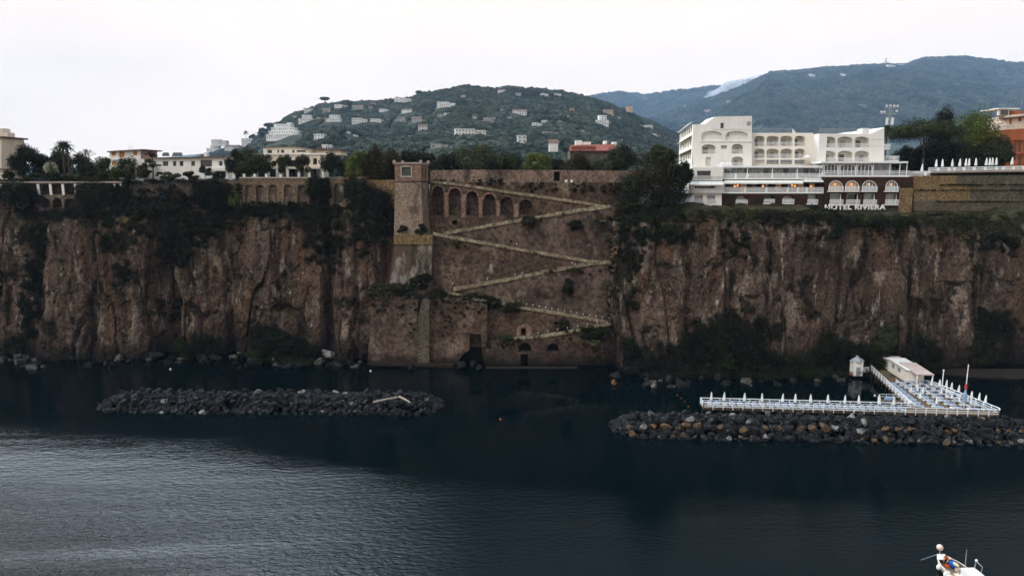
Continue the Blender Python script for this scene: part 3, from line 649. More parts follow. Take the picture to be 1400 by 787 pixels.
veg('foot_thicket', [(960, 475, 62, 40, 1.2), (1010, 500, 95, 18, 1.0), (920, 490, 50, 26, 1.3), (985, 434, 38, 22, 1.0), (940, 446, 26, 20, .7), (900, 458, 22, 16, .5), (1060, 482, 36, 26, .7), (1140, 482, 30, 32, 1.5), (1213, 468, 26, 24, 1.4), (1120, 500, 40, 14, 1), (1335, 440, 30, 22, .9), (1310, 462, 24, 16, .6), (850, 462, 24, 16, 1.2), (820, 470, 16, 12, 1), (385, 470, 40, 20, 1.6), (410, 485, 28, 12, 1.5), (270, 470, 28, 12, 1.3), (355, 455, 12, 12, 1), (25, 468, 12, 8, .8)], tpz, .6, 1.6, 22, .9, 1.0, 6.0)
veg('rim_grass', [(1010, 291, 70, 9, 1.6), (1080, 290, 60, 7, 1.3), (1180, 300, 70, 12, 1.4), (1260, 300, 60, 10, 1.5), (1340, 302, 70, 14, 1.5), (1290, 318, 60, 8, .7), (1375, 315, 30, 14, 1.0), (940, 295, 20, 9, 1.3), (1185, 318, 30, 8, .5), (550, 340, 6, 12, .5)], gp, .45, 1.0, 23)

# garden undergrowth on the plateau, grass on the ledges of the stepped wall
rng = np.random.default_rng(51); P, S = [], []
for n, px0, px1, y0, y1 in ((900, -150, 178, 186, 230), (700, -150, 330, 203, 240), (260, 200, 500, 186, 192), (700, 590, 930, 186, 215), (700, 1250, 1480, 196, 240), (500, 480, 600, 184, 215)):
    for _ in range(n):
        y = rng.uniform(y0, y1); P.append((X(rng.uniform(px0, px1), y), y, 44.6 + (2.0 if px0 > 1200 else 0) + (rng.uniform(-.2, 2.8) if y0 == 203 else rng.uniform(-.2, .7)))); S.append(rng.uniform(.5, 1.3))
scatter('garden_undergrowth', P, S, tpz, None, 31)
P, S = [], []
for n, px0, px1, py, y in ((70, 1285, 1340, 252.6, 182.9), (120, 1300, 1420, 252.2, 182.9), (160, 1250, 1420, 259.8, 181.9), (170, 1280, 1430, 275.2, 180.9), (200, 1249, 1430, 289, 180.3)):
    for _ in range(n):
        p = at(rng.uniform(px0, px1), py, y); P.append((p.x, p.y, p.z + rng.uniform(-.15, .1))); S.append(rng.uniform(.15, .42))
scatter('ledge_grass', P, S, gp, None, 32)

# ivy hanging over the garden walls and the waterside walls
rng = np.random.default_rng(61); P, S = [], []
for n, px0, px1, py0, py1, y in ((120, 172, 262, 270, 285, 179.4), (60, 172, 230, 258, 272, 179.5), (200, 262, 300, 247, 284, 179.4), (110, 300, 330, 252, 284, 179.4), (150, 104, 172, 254, 284, 179.3), (90, -60, 60, 262, 286, 179.3), (150, 424, 450, 244, 284, 179.3), (120, 470, 503, 244, 290, 178.8), (70, 327, 423, 276, 285, 178.8), (50, 172, 262, 247, 250, 179.4),
    (110, 503, 572, 402, 432, 164.4), (14, 560, 572, 410, 470, 164.0), (120, 586, 666, 404, 432, 165.0), (18, 600, 620, 424, 470, 165.0), (40, 664, 712, 462, 476, 164.5), (50, 770, 842, 448, 470, 164.3), (40, 800, 842, 470, 496, 163.5), (230, 829, 847, 296, 462, 163.4), (14, 592, 700, 326, 340, 172.6), (12, 690, 830, 290, 306, 175.2), (14, 745, 836, 366, 378, 170.2), (30, 590, 690, 246, 252, 180.2), (50, 700, 850, 250, 262, 180.2)):
    for _ in range(n):
        p = at(rng.uniform(px0, px1), py0 + (py1 - py0) * rng.random() ** (3.0 if 400 < py0 < 410 else 1.2), y); P.append((p.x, p.y + rng.uniform(-.3, .1), p.z)); S.append(rng.uniform(.3, .85) * (.7 if py0 > 285 else 1))
scatter('wall_ivy', P, S, cp + gp[:1], None, 33)

# mist streaming over the saddle
ms = MB()
for k in range(9):
    u = k / 8; p = at(972 + 82 * u, 134 - 28 * u - 6 * math.sin(u * 3), 5050 - 250 * u); ms.ball((0, 0, 0), 1)
ms = MB()
rndm = random.Random(4)
for k in range(16):
    u = k / 15; p = at(968 + 88 * u, 133 - 29 * u + rndm.uniform(-1.5, 1.5), 6300)
    ms.ball(p, 34 + 32 * math.sin(u * 3.0) + rndm.uniform(-12, 12), 12, 8, (2.2, 1.6, .8))
mo = ms.build('mist', None); mo.data.materials.clear()
mm = bpy.data.materials.new('mist_vapour'); mm.use_nodes = True; nt = mm.node_tree; nt.nodes.clear()
pv = N(nt, 'ShaderNodeVolumePrincipled'); pv.inputs['Color'].default_value = (.97, .98, 1, 1); tn = N(nt, 'ShaderNodeTexNoise'); tn.inputs['Scale'].default_value = .012; tn.inputs['Detail'].default_value = 4; gg = N(nt, 'ShaderNodeNewGeometry'); nt.links.new(gg.outputs['Position'], tn.inputs['Vector']); nt.links.new(maprange(nt, tn.outputs[0], .36, .6, 0, .022), pv.inputs['Density'])
ou = N(nt, 'ShaderNodeOutputMaterial'); nt.links.new(pv.outputs[0], ou.inputs['Volume']); mo.data.materials.append(mm); tag(mo, kind='stuff')
rm = mo.modifiers.new('merge', 'REMESH'); rm.mode = 'VOXEL'; rm.voxel_size = 14

# ================================================================== HOUSES ON THE SLOPES
M['housewhite'] = mk('house_whitewash', (.66, .66, .64), (.55, .54, .52), .05, .85, 0)
M['housewindow'] = mk('house_window', (.10, .10, .10), (.14, .14, .135), .1, .7, 0)
M['housegrey'] = mk('house_grey', (.34, .33, .31), (.28, .27, .25), .05, .85, 0)
M['housepeach'] = mk('house_peach', (.50, .36, .25), (.42, .30, .21), .05, .85, 0)
def house(p, h, wall=None):
    px, py, w, hh, kind, label = h; s_ = p.y / F * 1.0; W_, H_ = w * s_, hh * s_ * 1.15; D_ = max(5, min(W_ * .7, 14 * max(1, p.y / 1500)))
    rnd = random.Random(int(px * 7)); low = label
    wm_ = rnd.choice((M['housewhite'], M['housegrey'], M['housepeach'])) if 'tiny pale house half' in low else M['housegrey'] if ('grey' in low or 'stone' in low) else M['housepeach'] if 'peach' in low or 'pinkish' in low else M['housewhite']
    t = T('hill_house', label, 'house', (p.x, p.y, p.z), 'tiny half hidden houses on the wooded hill' if 'tiny pale house half' in low else 'houses scattered on the wooded slopes', rnd.uniform(-.25, .25))
    mb = MB(); rf = MB(); hw = W_ / 2
    def block(x0, x1, y0, y1, z0, z1, flat=True):
        mb.cur = 0; mb.box(x0, x1, y0, y1, z0, z1)
        n = max(2, int((x1 - x0) / (3.4 * max(1, p.y / 1500)))); fl = max(1, int(round((z1 - max(z0, 0)) / (3.3 * max(1, p.y / 2500)))))
        mb.cur = 1; st = (x1 - x0) / n; fh = (z1 - max(z0, 0)) / fl
        for f_ in range(fl):
            for i in range(n):
                if rnd.random() < .18: continue
                c = x0 + st * (i + .5); z = max(z0, 0) + fh * f_
                mb.box(c - st * .2, c + st * .2, y0 - .12, y0 + .1, z + fh * .25, z + fh * .75)
        if flat: rf.box(x0 - .3, x1 + .3, y0 - .3, y1 + .3, z1 + .003, z1 + .45)
    sk = -4 * max(1, p.y / 1500)
    if kind == 'gable':
        block(-hw, hw, 0, D_, sk, H_ * .72, False)
        rf.prism([(-hw - .5, -.5, H_ * .72), (-hw - .5, D_ + .5, H_ * .72), (-hw - .5, D_ / 2, H_ * 1.08)], (W_ + 1, 0, 0))
    elif kind == 'step':
        block(-hw, hw, 0, D_, sk, H_ * .5); block(-hw * .55, hw * .75, D_ * .3, D_ * 1.1, H_ * .5, H_)
    elif kind == 'terrace':
        for k in range(4): block(-hw + W_ * .02 * k, hw - W_ * .16 * k + (k == 0) * 2, k * 6, k * 6 + 12, sk if k == 0 else H_ * .25 * k - 2, H_ * .25 * (k + 1))
        mb.cur = 0; mb.box(-hw * .2, hw * .02, 20, 28, H_, H_ * 1.12)
    elif kind == 'cube': block(-hw, hw, 0, D_, sk, H_)
    else:
        block(-hw, hw * .25, 0, D_, sk, H_); block(hw * .25, hw, 1.0, D_ + 1, sk, H_ * .78)
    mb.build('wall', [wm_, M['housewindow']], t, local=True); rf.build('roof', M['tile'] if kind == 'gable' or 'red' in low else wm_, t, local=True)
    return t
for p, h in HPOS + MPOS: house(p, h)
# mast on the mountain crest
p = hit(zmount, 1210.5, 91, 2600, 6600, 12); t = T('radio_mast', 'thin radio mast on the mountain crest beside the white convent', 'mast', p)
mb = MB(); mb.tube((0, 0, -8), (0, 0, 72), 3.0, 1.8, 6); mb.build('pole', M['rail'], t, local=True)
MB().box(-11, 11, -2, 2, 34, 42).build('antenna_panel', M['rail'], t, local=True); MB().box(-8, 8, -2, 2, 54, 60).build('antenna_panel', M['rail'], t, local=True)

# ================================================================== RETAINING WALLS AND ZIGZAG RAMP
def wall_thing(name, label, cat, Y, outer, holes=(), mat=None, depth=3.0, reveal=1.2, nichemat=None, hole_name='niche', parapet=None, group=None, extra=None):
    xs_ = [p[0] for p in outer]; ys_ = [p[1] for p in outer]
    o = T(name, label, cat, at((min(xs_) + max(xs_)) / 2, max(ys_), Y), group)
    fr = pframe(Y)
    MB().facade(fr, list(outer), [list(h) for h in holes], depth, reveal).build('wall', mat or M['stone'], o)
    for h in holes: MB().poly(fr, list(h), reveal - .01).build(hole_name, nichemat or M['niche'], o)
    if parapet:
        for line, up, dn, pm in parapet:
            mb = MB()
            for (x0, y0), (x1, y1) in zip(line[:-1], line[1:]):
                a0, a1, b0, b1 = at(x0, y0 + dn, Y - .28), at(x0, y0 - up, Y - .28), at(x1, y1 + dn, Y - .28), at(x1, y1 - up, Y - .28)
                n = max(2, int((b0 - a0).length / 3)); jr = random.Random(int(x0))
                for i in range(n):      # courses a little out of true, so the coping is not a ruled line
                    u0, u1 = i / n, (i + 1) / n; j = [jr.uniform(-.11, .11) for _ in range(2)]
                    q = [a0.lerp(b0, u0), a0.lerp(b0, u1), a1.lerp(b1, u1) + Vector((0, 0, j[0])), a1.lerp(b1, u0) + Vector((0, 0, j[1]))]
                    mb.prism(q, (0, .6, 0))
            mb.build('parapet', pm, o)
    return o
def walkway(line, Yf, Yb):
    mb = MB()
    for (x0, y0), (x1, y1) in zip(line[:-1], line[1:]):
        a, b_ = at(x0, y0, Yf + .3), at(x1, y1, Yf + .3); a.z -= .55; b_.z -= .55; d = Vector((0, Yb - Yf + .4, 0)); u = Vector((0, 0, -.6))
        mb.add([a, b_, b_ + d, a + d, a + u, b_ + u, b_ + d + u, a + d + u], [(0, 1, 2, 3), (7, 6, 5, 4), (0, 4, 5, 1), (3, 2, 6, 7), (0, 3, 7, 4), (1, 5, 6, 2)])
    tag(mb.build('ramp_path', M['path']), kind='structure')
LA = [(590, 248), (625, 251.5), (700, 263), (770, 273), (830, 282)]; LB = [(834, 282.5), (760, 293), (690, 305), (604, 320)]
LC = [(592, 320), (700, 339.5), (806, 357.5), (836, 361)]; LD = [(836, 358.5), (805, 361), (740, 373), (690, 383), (620, 396)]
LE = [(618, 402), (718, 421), (780, 431), (834, 440.5)]; LF = [(836, 442), (780, 453.5), (740, 460), (700, 463)]
YG, YH, YA, YB, YC, YD, YE, YF_ = 183, 180.5, 178, 175.5, 173, 170.5, 168, 164.8
wall_thing('garden_wall', 'long plain pinkish garden wall right of the tower, left of the dark doorway', 'wall', YG, [(588, 252), (752, 252), (752, 232.5), (640, 232), (588, 233)], mat=M['gardenwall'], depth=1.2)
wall_thing('garden_wall', 'rubble garden wall right of the dark doorway, running into the big dark tree', 'wall', YG, [(752.2, 252), (880, 252), (880, 233.5), (752.2, 232.5)], [rect(757, 765.5, 234.5, 247.5)], M['gardenwall'], 1.2, .9, M['dark'], 'doorway')
wall_thing('retaining_wall', 'rough brown terrace wall under the garden wall, above the top ramp', 'wall', YH, [(588, 262), (700, 278), (852, 300), (852, 249.5), (588, 248.5)], mat=M['stone'], depth=3.4)
archs = [arch(591.5, 606, 254, 294.6), arch(614, 629.5, 257, 294.6), arch(637.6, 653, 261, 294.4), arch(661, 677, 265, 294.2), arch(684.5, 700.7, 269, 294), arch(710.5, 727, 272.6, 293)]
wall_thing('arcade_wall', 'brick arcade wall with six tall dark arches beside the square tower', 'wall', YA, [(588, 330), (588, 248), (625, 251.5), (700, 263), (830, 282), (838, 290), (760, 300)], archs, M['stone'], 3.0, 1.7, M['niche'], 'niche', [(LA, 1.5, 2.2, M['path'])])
# brick piers and arch rings of the arcade
ap = [o for o in bpy.data.objects if o.name == 'arcade_wall'][0]
for k, (x0, x1, y0, y1) in enumerate([(591.5, 606, 254, 294.6), (614, 629.5, 257, 294.6), (637.6, 653, 261, 294.4), (661, 677, 265, 294.2), (684.5, 700.7, 269, 294), (710.5, 727, 272.6, 293)]):
    mb = MB(); a_o, a_i = arch(x0 - 1.6, x1 + 1.6, y0 - 2, y0 + 8), arch(x0 - .02, x1 + .02, y0, y0 + 8)
    fr = pframe(YA - .14); lo, li = a_o[1:] + [a_o[0]], a_i[1:] + [a_i[0]]
    for i in range(len(lo) - 1): 
        q = [fr(*lo[i], 0), fr(*lo[i + 1], 0), fr(*li[i + 1], 0), fr(*li[i], 0)]; mb.prism(q, (0, .14, 0))
    mb.build('arch_ring', M['brickpink'] if k < 2 else M['stone'] if k > 3 else M['brickpink'], ap)
    if k < 5:
        nx = [614, 637.6, 661, 684.5, 710.5][k]
        MB().pbox(x1 + 1.7, nx - 1.7, y0 + 9, 297, YA - .1, .1).build('pier', M['brickpink'], ap)
wall_thing('retaining_wall', 'dark rubble wall wedge under the arcade, between the first and second ramp', 'wall', YB, [(596, 330), (604, 320), (690, 305), (760, 293), (834, 282.5), (839, 282.5), (839, 370), (806, 366)], mat=M['stone_low'], parapet=[(LB, 2.6, 2.0, M['path'])])
wall_thing('retaining_wall', 'brown wall wedge with a pale scar between the second and third ramp', 'wall', YC, [(588, 410), (588, 320), (700, 339.5), (806, 357.5), (839, 361), (839, 372), (690, 398), (640, 410)], mat=M['stone'], parapet=[(LC, 2.4, 1.8, M['path'])])
wall_thing('retaining_wall', 'grey brown wall wedge with a round bush, under the third ramp', 'wall', YD, [(606, 416), (620, 396), (690, 383), (740, 373), (805, 361), (839, 358), (839, 452), (718, 432)], mat=M['stone_low'], parapet=[(LD, 2.6, 2.0, M['path'])])
sd_ = rect(713, 718.5, 449, 457.5)
wall_thing('retaining_wall', 'low wall with a small pale framed door under the lowest right ramp', 'wall', YE, [(612, 474), (612, 401), (718, 421), (780, 431), (834, 440.5), (839, 441), (839, 470), (700, 474)], [sd_], M['stone'], 3, 1.0, M['dark'], 'doorway', [(LE, 1.6, 2.2, M['path'])])
rw = bpy.data.objects[-1] if False else [o for o in bpy.data.objects if o.get('label', '').startswith('low wall with a small pale')][0]
MB().facade(pframe(YE - .2), arch(706.5, 727, 443, 459, 7), [rect(712, 719.5, 447.5, 458.9)], .2, .2).build('door_surround', M['brickpink'], rw)
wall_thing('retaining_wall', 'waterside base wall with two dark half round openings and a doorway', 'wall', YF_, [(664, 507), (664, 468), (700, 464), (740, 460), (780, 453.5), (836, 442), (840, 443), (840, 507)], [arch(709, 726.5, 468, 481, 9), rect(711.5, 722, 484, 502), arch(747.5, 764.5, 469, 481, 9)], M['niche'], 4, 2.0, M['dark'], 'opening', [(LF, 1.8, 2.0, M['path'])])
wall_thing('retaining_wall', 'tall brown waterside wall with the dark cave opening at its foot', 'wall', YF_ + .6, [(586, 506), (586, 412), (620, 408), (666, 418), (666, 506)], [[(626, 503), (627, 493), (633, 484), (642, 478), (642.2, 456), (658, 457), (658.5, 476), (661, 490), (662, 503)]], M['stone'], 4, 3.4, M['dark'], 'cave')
wall_thing('retaining_wall', 'broad pale stained waterside wall left of the pilaster, under the hedge', 'wall', YF_, [(502, 500), (506, 446), (507, 408), (571, 406), (571, 500)], mat=M['stone_low'], depth=8)
wall_thing('pilaster', 'narrow grey pilaster between the two waterside walls', 'pilaster', YF_ - .6, [(570, 500), (572, 430), (577, 411), (587, 412), (586.5, 500)], mat=M['ochregrey'], depth=6)
wall_thing('waterside_wall', 'thin light strip of quay at the foot of the zigzag walls', 'quay', 162.5, [(504, 499.5), (504, 496.5), (620, 499.3), (620, 502.5)], mat=M['shore'], depth=2)
wall_thing('waterside_wall', 'reddish strip of quay under the half round openings', 'quay', 161.3, [(664, 506.5), (664, 503.5), (790, 503.5), (790, 506.5)], mat=M['shore'], depth=2)
for ln, yf, yb in ((LA, YA, YH), (LB, YB, YA), (LC, YC, YB), (LD, YD, YC), (LE, YE, YD), (LF, YF_, YE)): walkway(ln, yf, yb)
# scar patches on the zigzag wall
_rp = random.Random(77)
PATCH = []
for _ in range(34):
    Y_, bx = _rp.choice(((YB, (690, 832, 300, 345)), (YC, (600, 740, 335, 385)), (YD, (660, 832, 385, 420)), (YF_, (510, 566, 415, 490)), (YF_ + .6, (592, 660, 420, 450)), (YE, (730, 826, 440, 452)), (YH, (610, 840, 252, 268)), (YA, (600, 730, 297, 306))))
    PATCH.append((_rp.uniform(bx[0], bx[1]), _rp.uniform(bx[2], bx[3]), _rp.uniform(2, 9), _rp.uniform(1.5, 5), Y_, _rp.choice(('niche', 'stone_low', 'gardenwall', 'rubble', 'stone'))))
for (cx, cy, sx_, sy_, Y, m_) in tuple(PATCH) + ((671, 368, 4, 9, YC, 'limewash'), (688, 358, 1.2, 5, YC, 'limewash'), (697, 355, 1.0, 4, YC, 'limewash'), (765, 322, 5, 4, YB, 'limewash'), (655, 372, 9, 3, YC, 'stone_low')):
    rs = random.Random(int(cx * 3)); q = [(cx + sx_ * math.cos(a_) * rs.uniform(.5, 1.1), cy + sy_ * math.sin(a_) * rs.uniform(.5, 1.1)) for a_ in [2 * math.pi * i / 11 for i in range(11)]]
    nearest = min((w for w in bpy.data.objects if w.get('category') == 'wall' and w.name.startswith('retaining_wall')), key=lambda w: abs(w.location.y - Y) + (0 if w.location.z < at(cx, cy, Y).z else 50))
    MB().prism([at(a_, b_, Y - .03) for a_, b_ in q], (0, .06, 0)).build('bare_patch', M[m_], nearest)
# masonry under the tower
o = wall_thing('buttress', 'whitewashed peeling buttress under the square tower', 'buttress', 170.6, [(529, 412), (533, 388), (541, 322.5), (590.5, 322.5), (590.5, 412)], mat=M['limewash'], depth=9)
MB().pbox(538, 590.8, 321.8, 334, 170.3, 8).build('ledge', M['ochre'], o)
# square tower
c = at(565, 323, 176.4); tw = T('square_tower', 'square pale brick tower with a green shuttered window at the head of the ramps', 'tower', (c.x, c.y, c.z), None, R(-9))
zb = at(565, 249, 173).z - c.z; ztp = at(565, 222.5, 173).z - c.z
hb, ht_ = 3.85, 3.38
mb = MB(); mb.add([(sx_ * h_, sy_ * h_, z) for z, h_ in ((-1.5, hb + .1), (zb, ht_)) for sx_, sy_ in ((-1, -1), (1, -1), (1, 1), (-1, 1))], [(3, 2, 1, 0), (4, 5, 6, 7), (0, 1, 5, 4), (1, 2, 6, 5), (2, 3, 7, 6), (3, 0, 4, 7)])
mb.build('shaft', M['towerstone'], tw, local=True)
MB().box(-ht_ - .12, ht_ + .12, -ht_ - .12, ht_ + .12, zb + .003, zb + .3).build('string_course', M['niche'], tw, local=True)
fr = lambda a, b, d: Vector((a, -ht_ + d, b)); frr = lambda a, b, d: Vector((ht_ - d, a, b))
mb = MB(); z0, z1 = zb + .3, ztp
mb.facade(fr, [(-ht_, z0), (ht_, z0), (ht_, z1), (-ht_, z1)], [[(-1.55, z0 + 1.25), (.85, z0 + 1.25), (.85, z0 + 3.45), (-1.55, z0 + 3.45)]], .4, .4)
mb.facade(frr, [(-ht_ + .4, z0), (ht_, z0), (ht_, z1), (-ht_ + .4, z1)], [[(-2.2, z0 + 1.0), (-1.0, z0 + 1.0), (-1.0, z0 + 3.3), (-2.2, z0 + 3.3)], [(.2, z0 + .3), (1.4, z0 + .3), (1.4, z0 + 3.3), (.2, z0 + 3.3)]], .4, .4)
mb.box(-ht_, -ht_ + .4, -ht_ + .4, ht_ - .002, z0, z1); mb.box(-ht_ + .4, ht_ - .4, ht_ - .4, ht_ - .002, z0, z1)
mb.build('room', M['brickpink'], tw, local=True)
w_ = MB(); w_.box(-1.55, .85, -ht_ + .25, -ht_ + .3, z0 + 1.25, z0 + 3.45)
for k in range(1, 4): w_.box(-1.55 + .6 * k - .05, -1.55 + .6 * k + .05, -ht_ + .2, -ht_ + .25, z0 + 1.25, z0 + 3.45)
for k in range(1, 3): w_.box(-1.55, .85, -ht_ + .205, -ht_ + .245, z0 + 1.25 + .73 * k - .05, z0 + 1.25 + .73 * k + .05)
w_.build('window', M['greenshutter'], tw, local=True)
mb = MB(); mb.facade(lambda a, b, d: Vector((a, -ht_ - .1 + d, b)), [(-1.85, z0 + .9), (1.15, z0 + .9), (1.15, z0 + 3.55), (.6, z0 + 3.75), (-.35, z0 + 3.85), (-1.3, z0 + 3.75), (-1.85, z0 + 3.55)], [[(-1.55, z0 + 1.25), (.85, z0 + 1.25), (.85, z0 + 3.45), (-1.55, z0 + 3.45)]], .098, .098); mb.build('window_surround', M['trim'], tw, local=True)
for a0, zz0 in ((-2.2, 1.0), (.2, .3)): MB().box(ht_ - .35, ht_ - .3, a0, a0 + 1.2, z0 + zz0, z0 + 3.3).build('opening', M['greenshutter'], tw, local=True)
mb = MB(); mb.box(-ht_ - .15, ht_ + .15, -ht_ - .15, ht_ + .15, z1 - .5, z1 - .25); mb.box(-ht_ - .35, ht_ + .35, -ht_ - .35, ht_ + .35, z1 - .249, z1 + .1); mb.build('cornice', M['trim'], tw, local=True)
for sx_ in (-1, 1):
    for sy_ in (-1, 1): mb = MB(); mb.box(sx_ * (ht_ + .05) - .3, sx_ * (ht_ + .05) + .3, sy_ * (ht_ + .05) - .3, sy_ * (ht_ + .05) + .3, z1 + .1, z1 + .65); mb.build('corner_block', M['trim'], tw, local=True)

# ================================================================== GARDEN WALLS ALONG THE LEFT RIM
YL = 180.0
o = wall_thing('garden_wall', 'dark loggia wall with white posts and low arches at the left edge of the rim', 'wall', YL, [(-220, 290), (-220, 249.5), (172, 249.5), (172, 290)],
  [rect(-6, 50, 252, 266), rect(53.4, 68, 252, 266), rect(70, 85, 252, 266), rect(87, 102, 252, 266), rect(157, 164.5, 252.5, 257.5), arch(38, 50, 272, 284, 5), arch(56, 68, 271, 284, 5), arch(72, 84.5, 271, 284, 5), arch(88, 103.7, 271, 284, 5)], M['stone_low'], 9, 1.6, M['niche'], 'recess')
for x in (2, 52.2, 69, 86, 103, 156.2, 165.2): MB().pbox(x - .8, x + .8, 251.5, 266.5 if x < 150 else 258, YL - .15, .3).build('post', M['canvas'], o)
MB().pbox(-220, 172, 248, 250, YL - .3, .6).build('coping', M['trim'], o)
o = wall_thing('garden_wall', 'rough grey rubble garden wall with one arch, under the long white villa', 'wall', YL, [(172.3, 284), (172.3, 248), (262, 247), (262, 284)], [arch(229.5, 243, 251.5, 275, 6)], M['rubble'], 9, 1.5, M['niche'], 'arch')
o = wall_thing('garden_wall', 'dull red ivy hung garden wall under the villa hedge', 'wall', YL, [(262.3, 284), (262.3, 247), (327, 245.5), (327, 284)], [arch(275, 283, 255, 275, 4)], M['stone_low'], 9, .8, M['niche'], 'arch')
o = wall_thing('garden_wall', 'tawny garden wall with five blind arches in a row', 'wall', YL - .6, [(327.3, 283), (327.3, 244), (423, 242.5), (423, 283)], [arch(a, b_, 252.5, 279, 4.5) for a, b_ in ((335, 345), (350, 361), (367, 379), (388, 399.7), (406.4, 418.6))], M['archstone'], 9, .55, M['stone_low'], 'blind_arch')
MB().pbox(327.3, 423, 242, 244, YL - .8, .5).build('coping', M['trim'], o)
o = wall_thing('garden_wall', 'short tawny garden wall with a single bricked arch left of the dark conifers', 'wall', YL - .6, [(449, 283), (449, 243), (500, 241.5), (500, 283)], [arch(456, 469.5, 250, 277, 6)], M['archstone'], 9, .5, M['limewash'], 'blind_arch')
wall_thing('garden_wall', 'ivy covered garden wall between the five blind arches and the single one', 'wall', YL, [(423.2, 284), (423.2, 243), (449, 243), (449, 284)], mat=M['stone_low'], depth=9)
wall_thing('garden_wall', 'ochre streaked wall stub left of the square tower', 'wall', 179.5, [(500.3, 300), (500.3, 246), (548, 246), (548, 300)], mat=M['ochre'], depth=9)
for i, x in enumerate((311, 320, 334, 348.5, 364.7, 384)):
    p = at(x, 243.5, YL + .5); t = T('planter_post', 'small white planter post standing on the garden wall before the cream villa', 'post', p, 'white planter posts on the wall')
    MB().lathe((0, 0, 0), [(.3, -.2), (.36, .1), (.32, .9), (.42, 1.0), (.42, 1.1)], 8).build('pedestal', M['canvas'], t, local=True)

# ================================================================== THE WHITE HOTEL
hotel = T('hotel', 'large white seaside hotel with arched balconies and terraces on the cliff rim', 'hotel', at(1080, 284, 186))
def hb_(fr, outer, holes, body, reveal, mat, name='wall'): return MB().facade(fr, outer, holes, body, reveal).build(name, mat, hotel)
def window(fr, loop, d, mat=None, name='window', parent=None): return MB().poly(fr, loop, d).build(name, mat or M['glass'], parent or hotel)
def balcony_back(fr, x0, x1, y0, y1, rv, door=True, z_rail=6.2, Y=190, rail=True, seed=0):
    """back wall of a recessed balcony with a glazed door, and the railing in front"""
    bk = MB().poly(fr, arch(x0 - .3, x1 + .3, y0 - .3, y1, (x1 - x0) * .3), rv - .02).build('balcony_recess', M['recess'], hotel)
    if door:
        w = (x1 - x0); dx = x0 + w * (.2 + .3 * ((seed * 37) % 10) / 10)
        a, b = fr(dx, y1 - .2, rv - .1), fr(dx + w * .36, y0 + (y1 - y0) * .34, rv - .1)
        MB().box(a.x, b.x, a.y, a.y + .06, a.z, b.z).build('balcony_door', M['paleglass'] if seed % 3 else M['glass'], bk)
    if rail:
        mb = MB(); p0, p1 = fr(x0 + .2, y1, .12), fr(x1 - .2, y1, .12); railing(mb, p0, p1, 1.0, .32, .035, 2, .05); mb.build('railing', M['white_paint'], bk)
YL1, YM1, YR1 = 190.0, 193.0, 189.0
fL, fM, fR = pframe(YL1), pframe(YM1), pframe(YR1)
# left block, stepped roof line
lw = [(947.6, 232), (947.6, 170.3), (963.5, 169.8), (977, 159.6), (1028, 158.6), (1028, 232)]
hol = [arch(959.5, 978.5, 197.3, 210.2, 4), arch(1000.5, 1016.3, 196.7, 210, 4), arch(1000.5, 1016.3, 214, 227.5, 4), rect(985, 989.8, 168, 176.4), rect(985.6, 994, 198.8, 203.6), rect(965, 972, 214.5, 227)]
BA = [arch(959, 987.5, 179, 192.6, 6, 14), arch(992, 1022.5, 179, 192.6, 6, 14)]
hb_(fL, lw, hol + BA, .2, 1.6, M['white'])
for h in BA: MB().poly(fL, h, .7).build('blind_arch', M['white'], hotel)
for k, h in enumerate(((959.5, 978.5, 197.3, 210.2), (1000.5, 1016.3, 196.7, 210), (1000.5, 1016.3, 214, 227.5))): balcony_back(fL, *h, 1.6, True, Y=YL1, seed=k)
window(fL, rect(985, 989.8, 168, 176.4), .5); window(fL, rect(985.6, 994, 198.8, 203.6), .3, M['rail']); window(fL, rect(965, 972, 214.5, 227), .5, M['recess'], 'door')
# shallow blind arches and the string courses
MB().pbox(957, 1028.5, 192.8, 193.7, YL1 - .2, .2).build('string_course', M['white_paint'], hotel)
MB().pbox(976, 1028.4, 175.6, 176.3, YL1 - .15, .15).build('string_course', M['white_paint'], hotel)
for x0, x1, y0, y1 in ((994.5, 997, 181.5, 186.5), (1022.5, 1025.5, 181.5, 188.5)): MB().pbox(x0, x1, y0, y1, YL1 + .62, .05).build('window', M['paleglass'], hotel)
mb = MB(); p = at(1023.8, 169, YL1 - .04); mb.tube(p, p + Vector((0, .1, 0)), .62, n=12); mb.build('round_window', M['paleglass'], hotel)
for x in (988, 996): 
    mb = MB(); p = at(x, 228, YL1 - 1.2); mb.ball(p, 1.3, 10, 6, (1, .5, 1)); mb.build('parasol_dome', M['canvas'], hotel)
# receding left side of the block, with three bands of awnings
A0, A1 = at(947.6, 170.3, YL1), Vector((at(929.5, 184, 233).x, 233, 0)); un = (Vector((A1.x - A0.x, A1.y - A0.y, 0))).normalized(); nn = Vector((un.y, -un.x, 0))
fS = lambda a, b, d: Vector((A0.x, A0.y, 0)) + un * a + Vector((0, 0, b)) + nn * d
Ls = (Vector((A1.x, A1.y, 0)) - Vector((A0.x, A0.y, 0))).length; zt_, zb_ = A0.z, at(947, 232, YL1).z
sh = []
for f_ in range(3):
    for i in range(7): z = zb_ + 3.0 + f_ * 3.6; sh.append([(3 + i * 5.8, z), (6.2 + i * 5.8, z), (6.2 + i * 5.8, z + 2.0), (3 + i * 5.8, z + 2.0)])
sh = [h for h in sh if h[1][0] < Ls - 1]
hb_(fS, [(.22, zb_), (Ls, zb_), (Ls, zt_), (.22, zt_)], sh, .24, .2, M['warmwhite'])
for h in sh: window(fS, h, .19)
xr = at(1028, 170, YL1).x; b0, b1 = fS(1.7, 0, .26), fS(Ls, 0, .26)
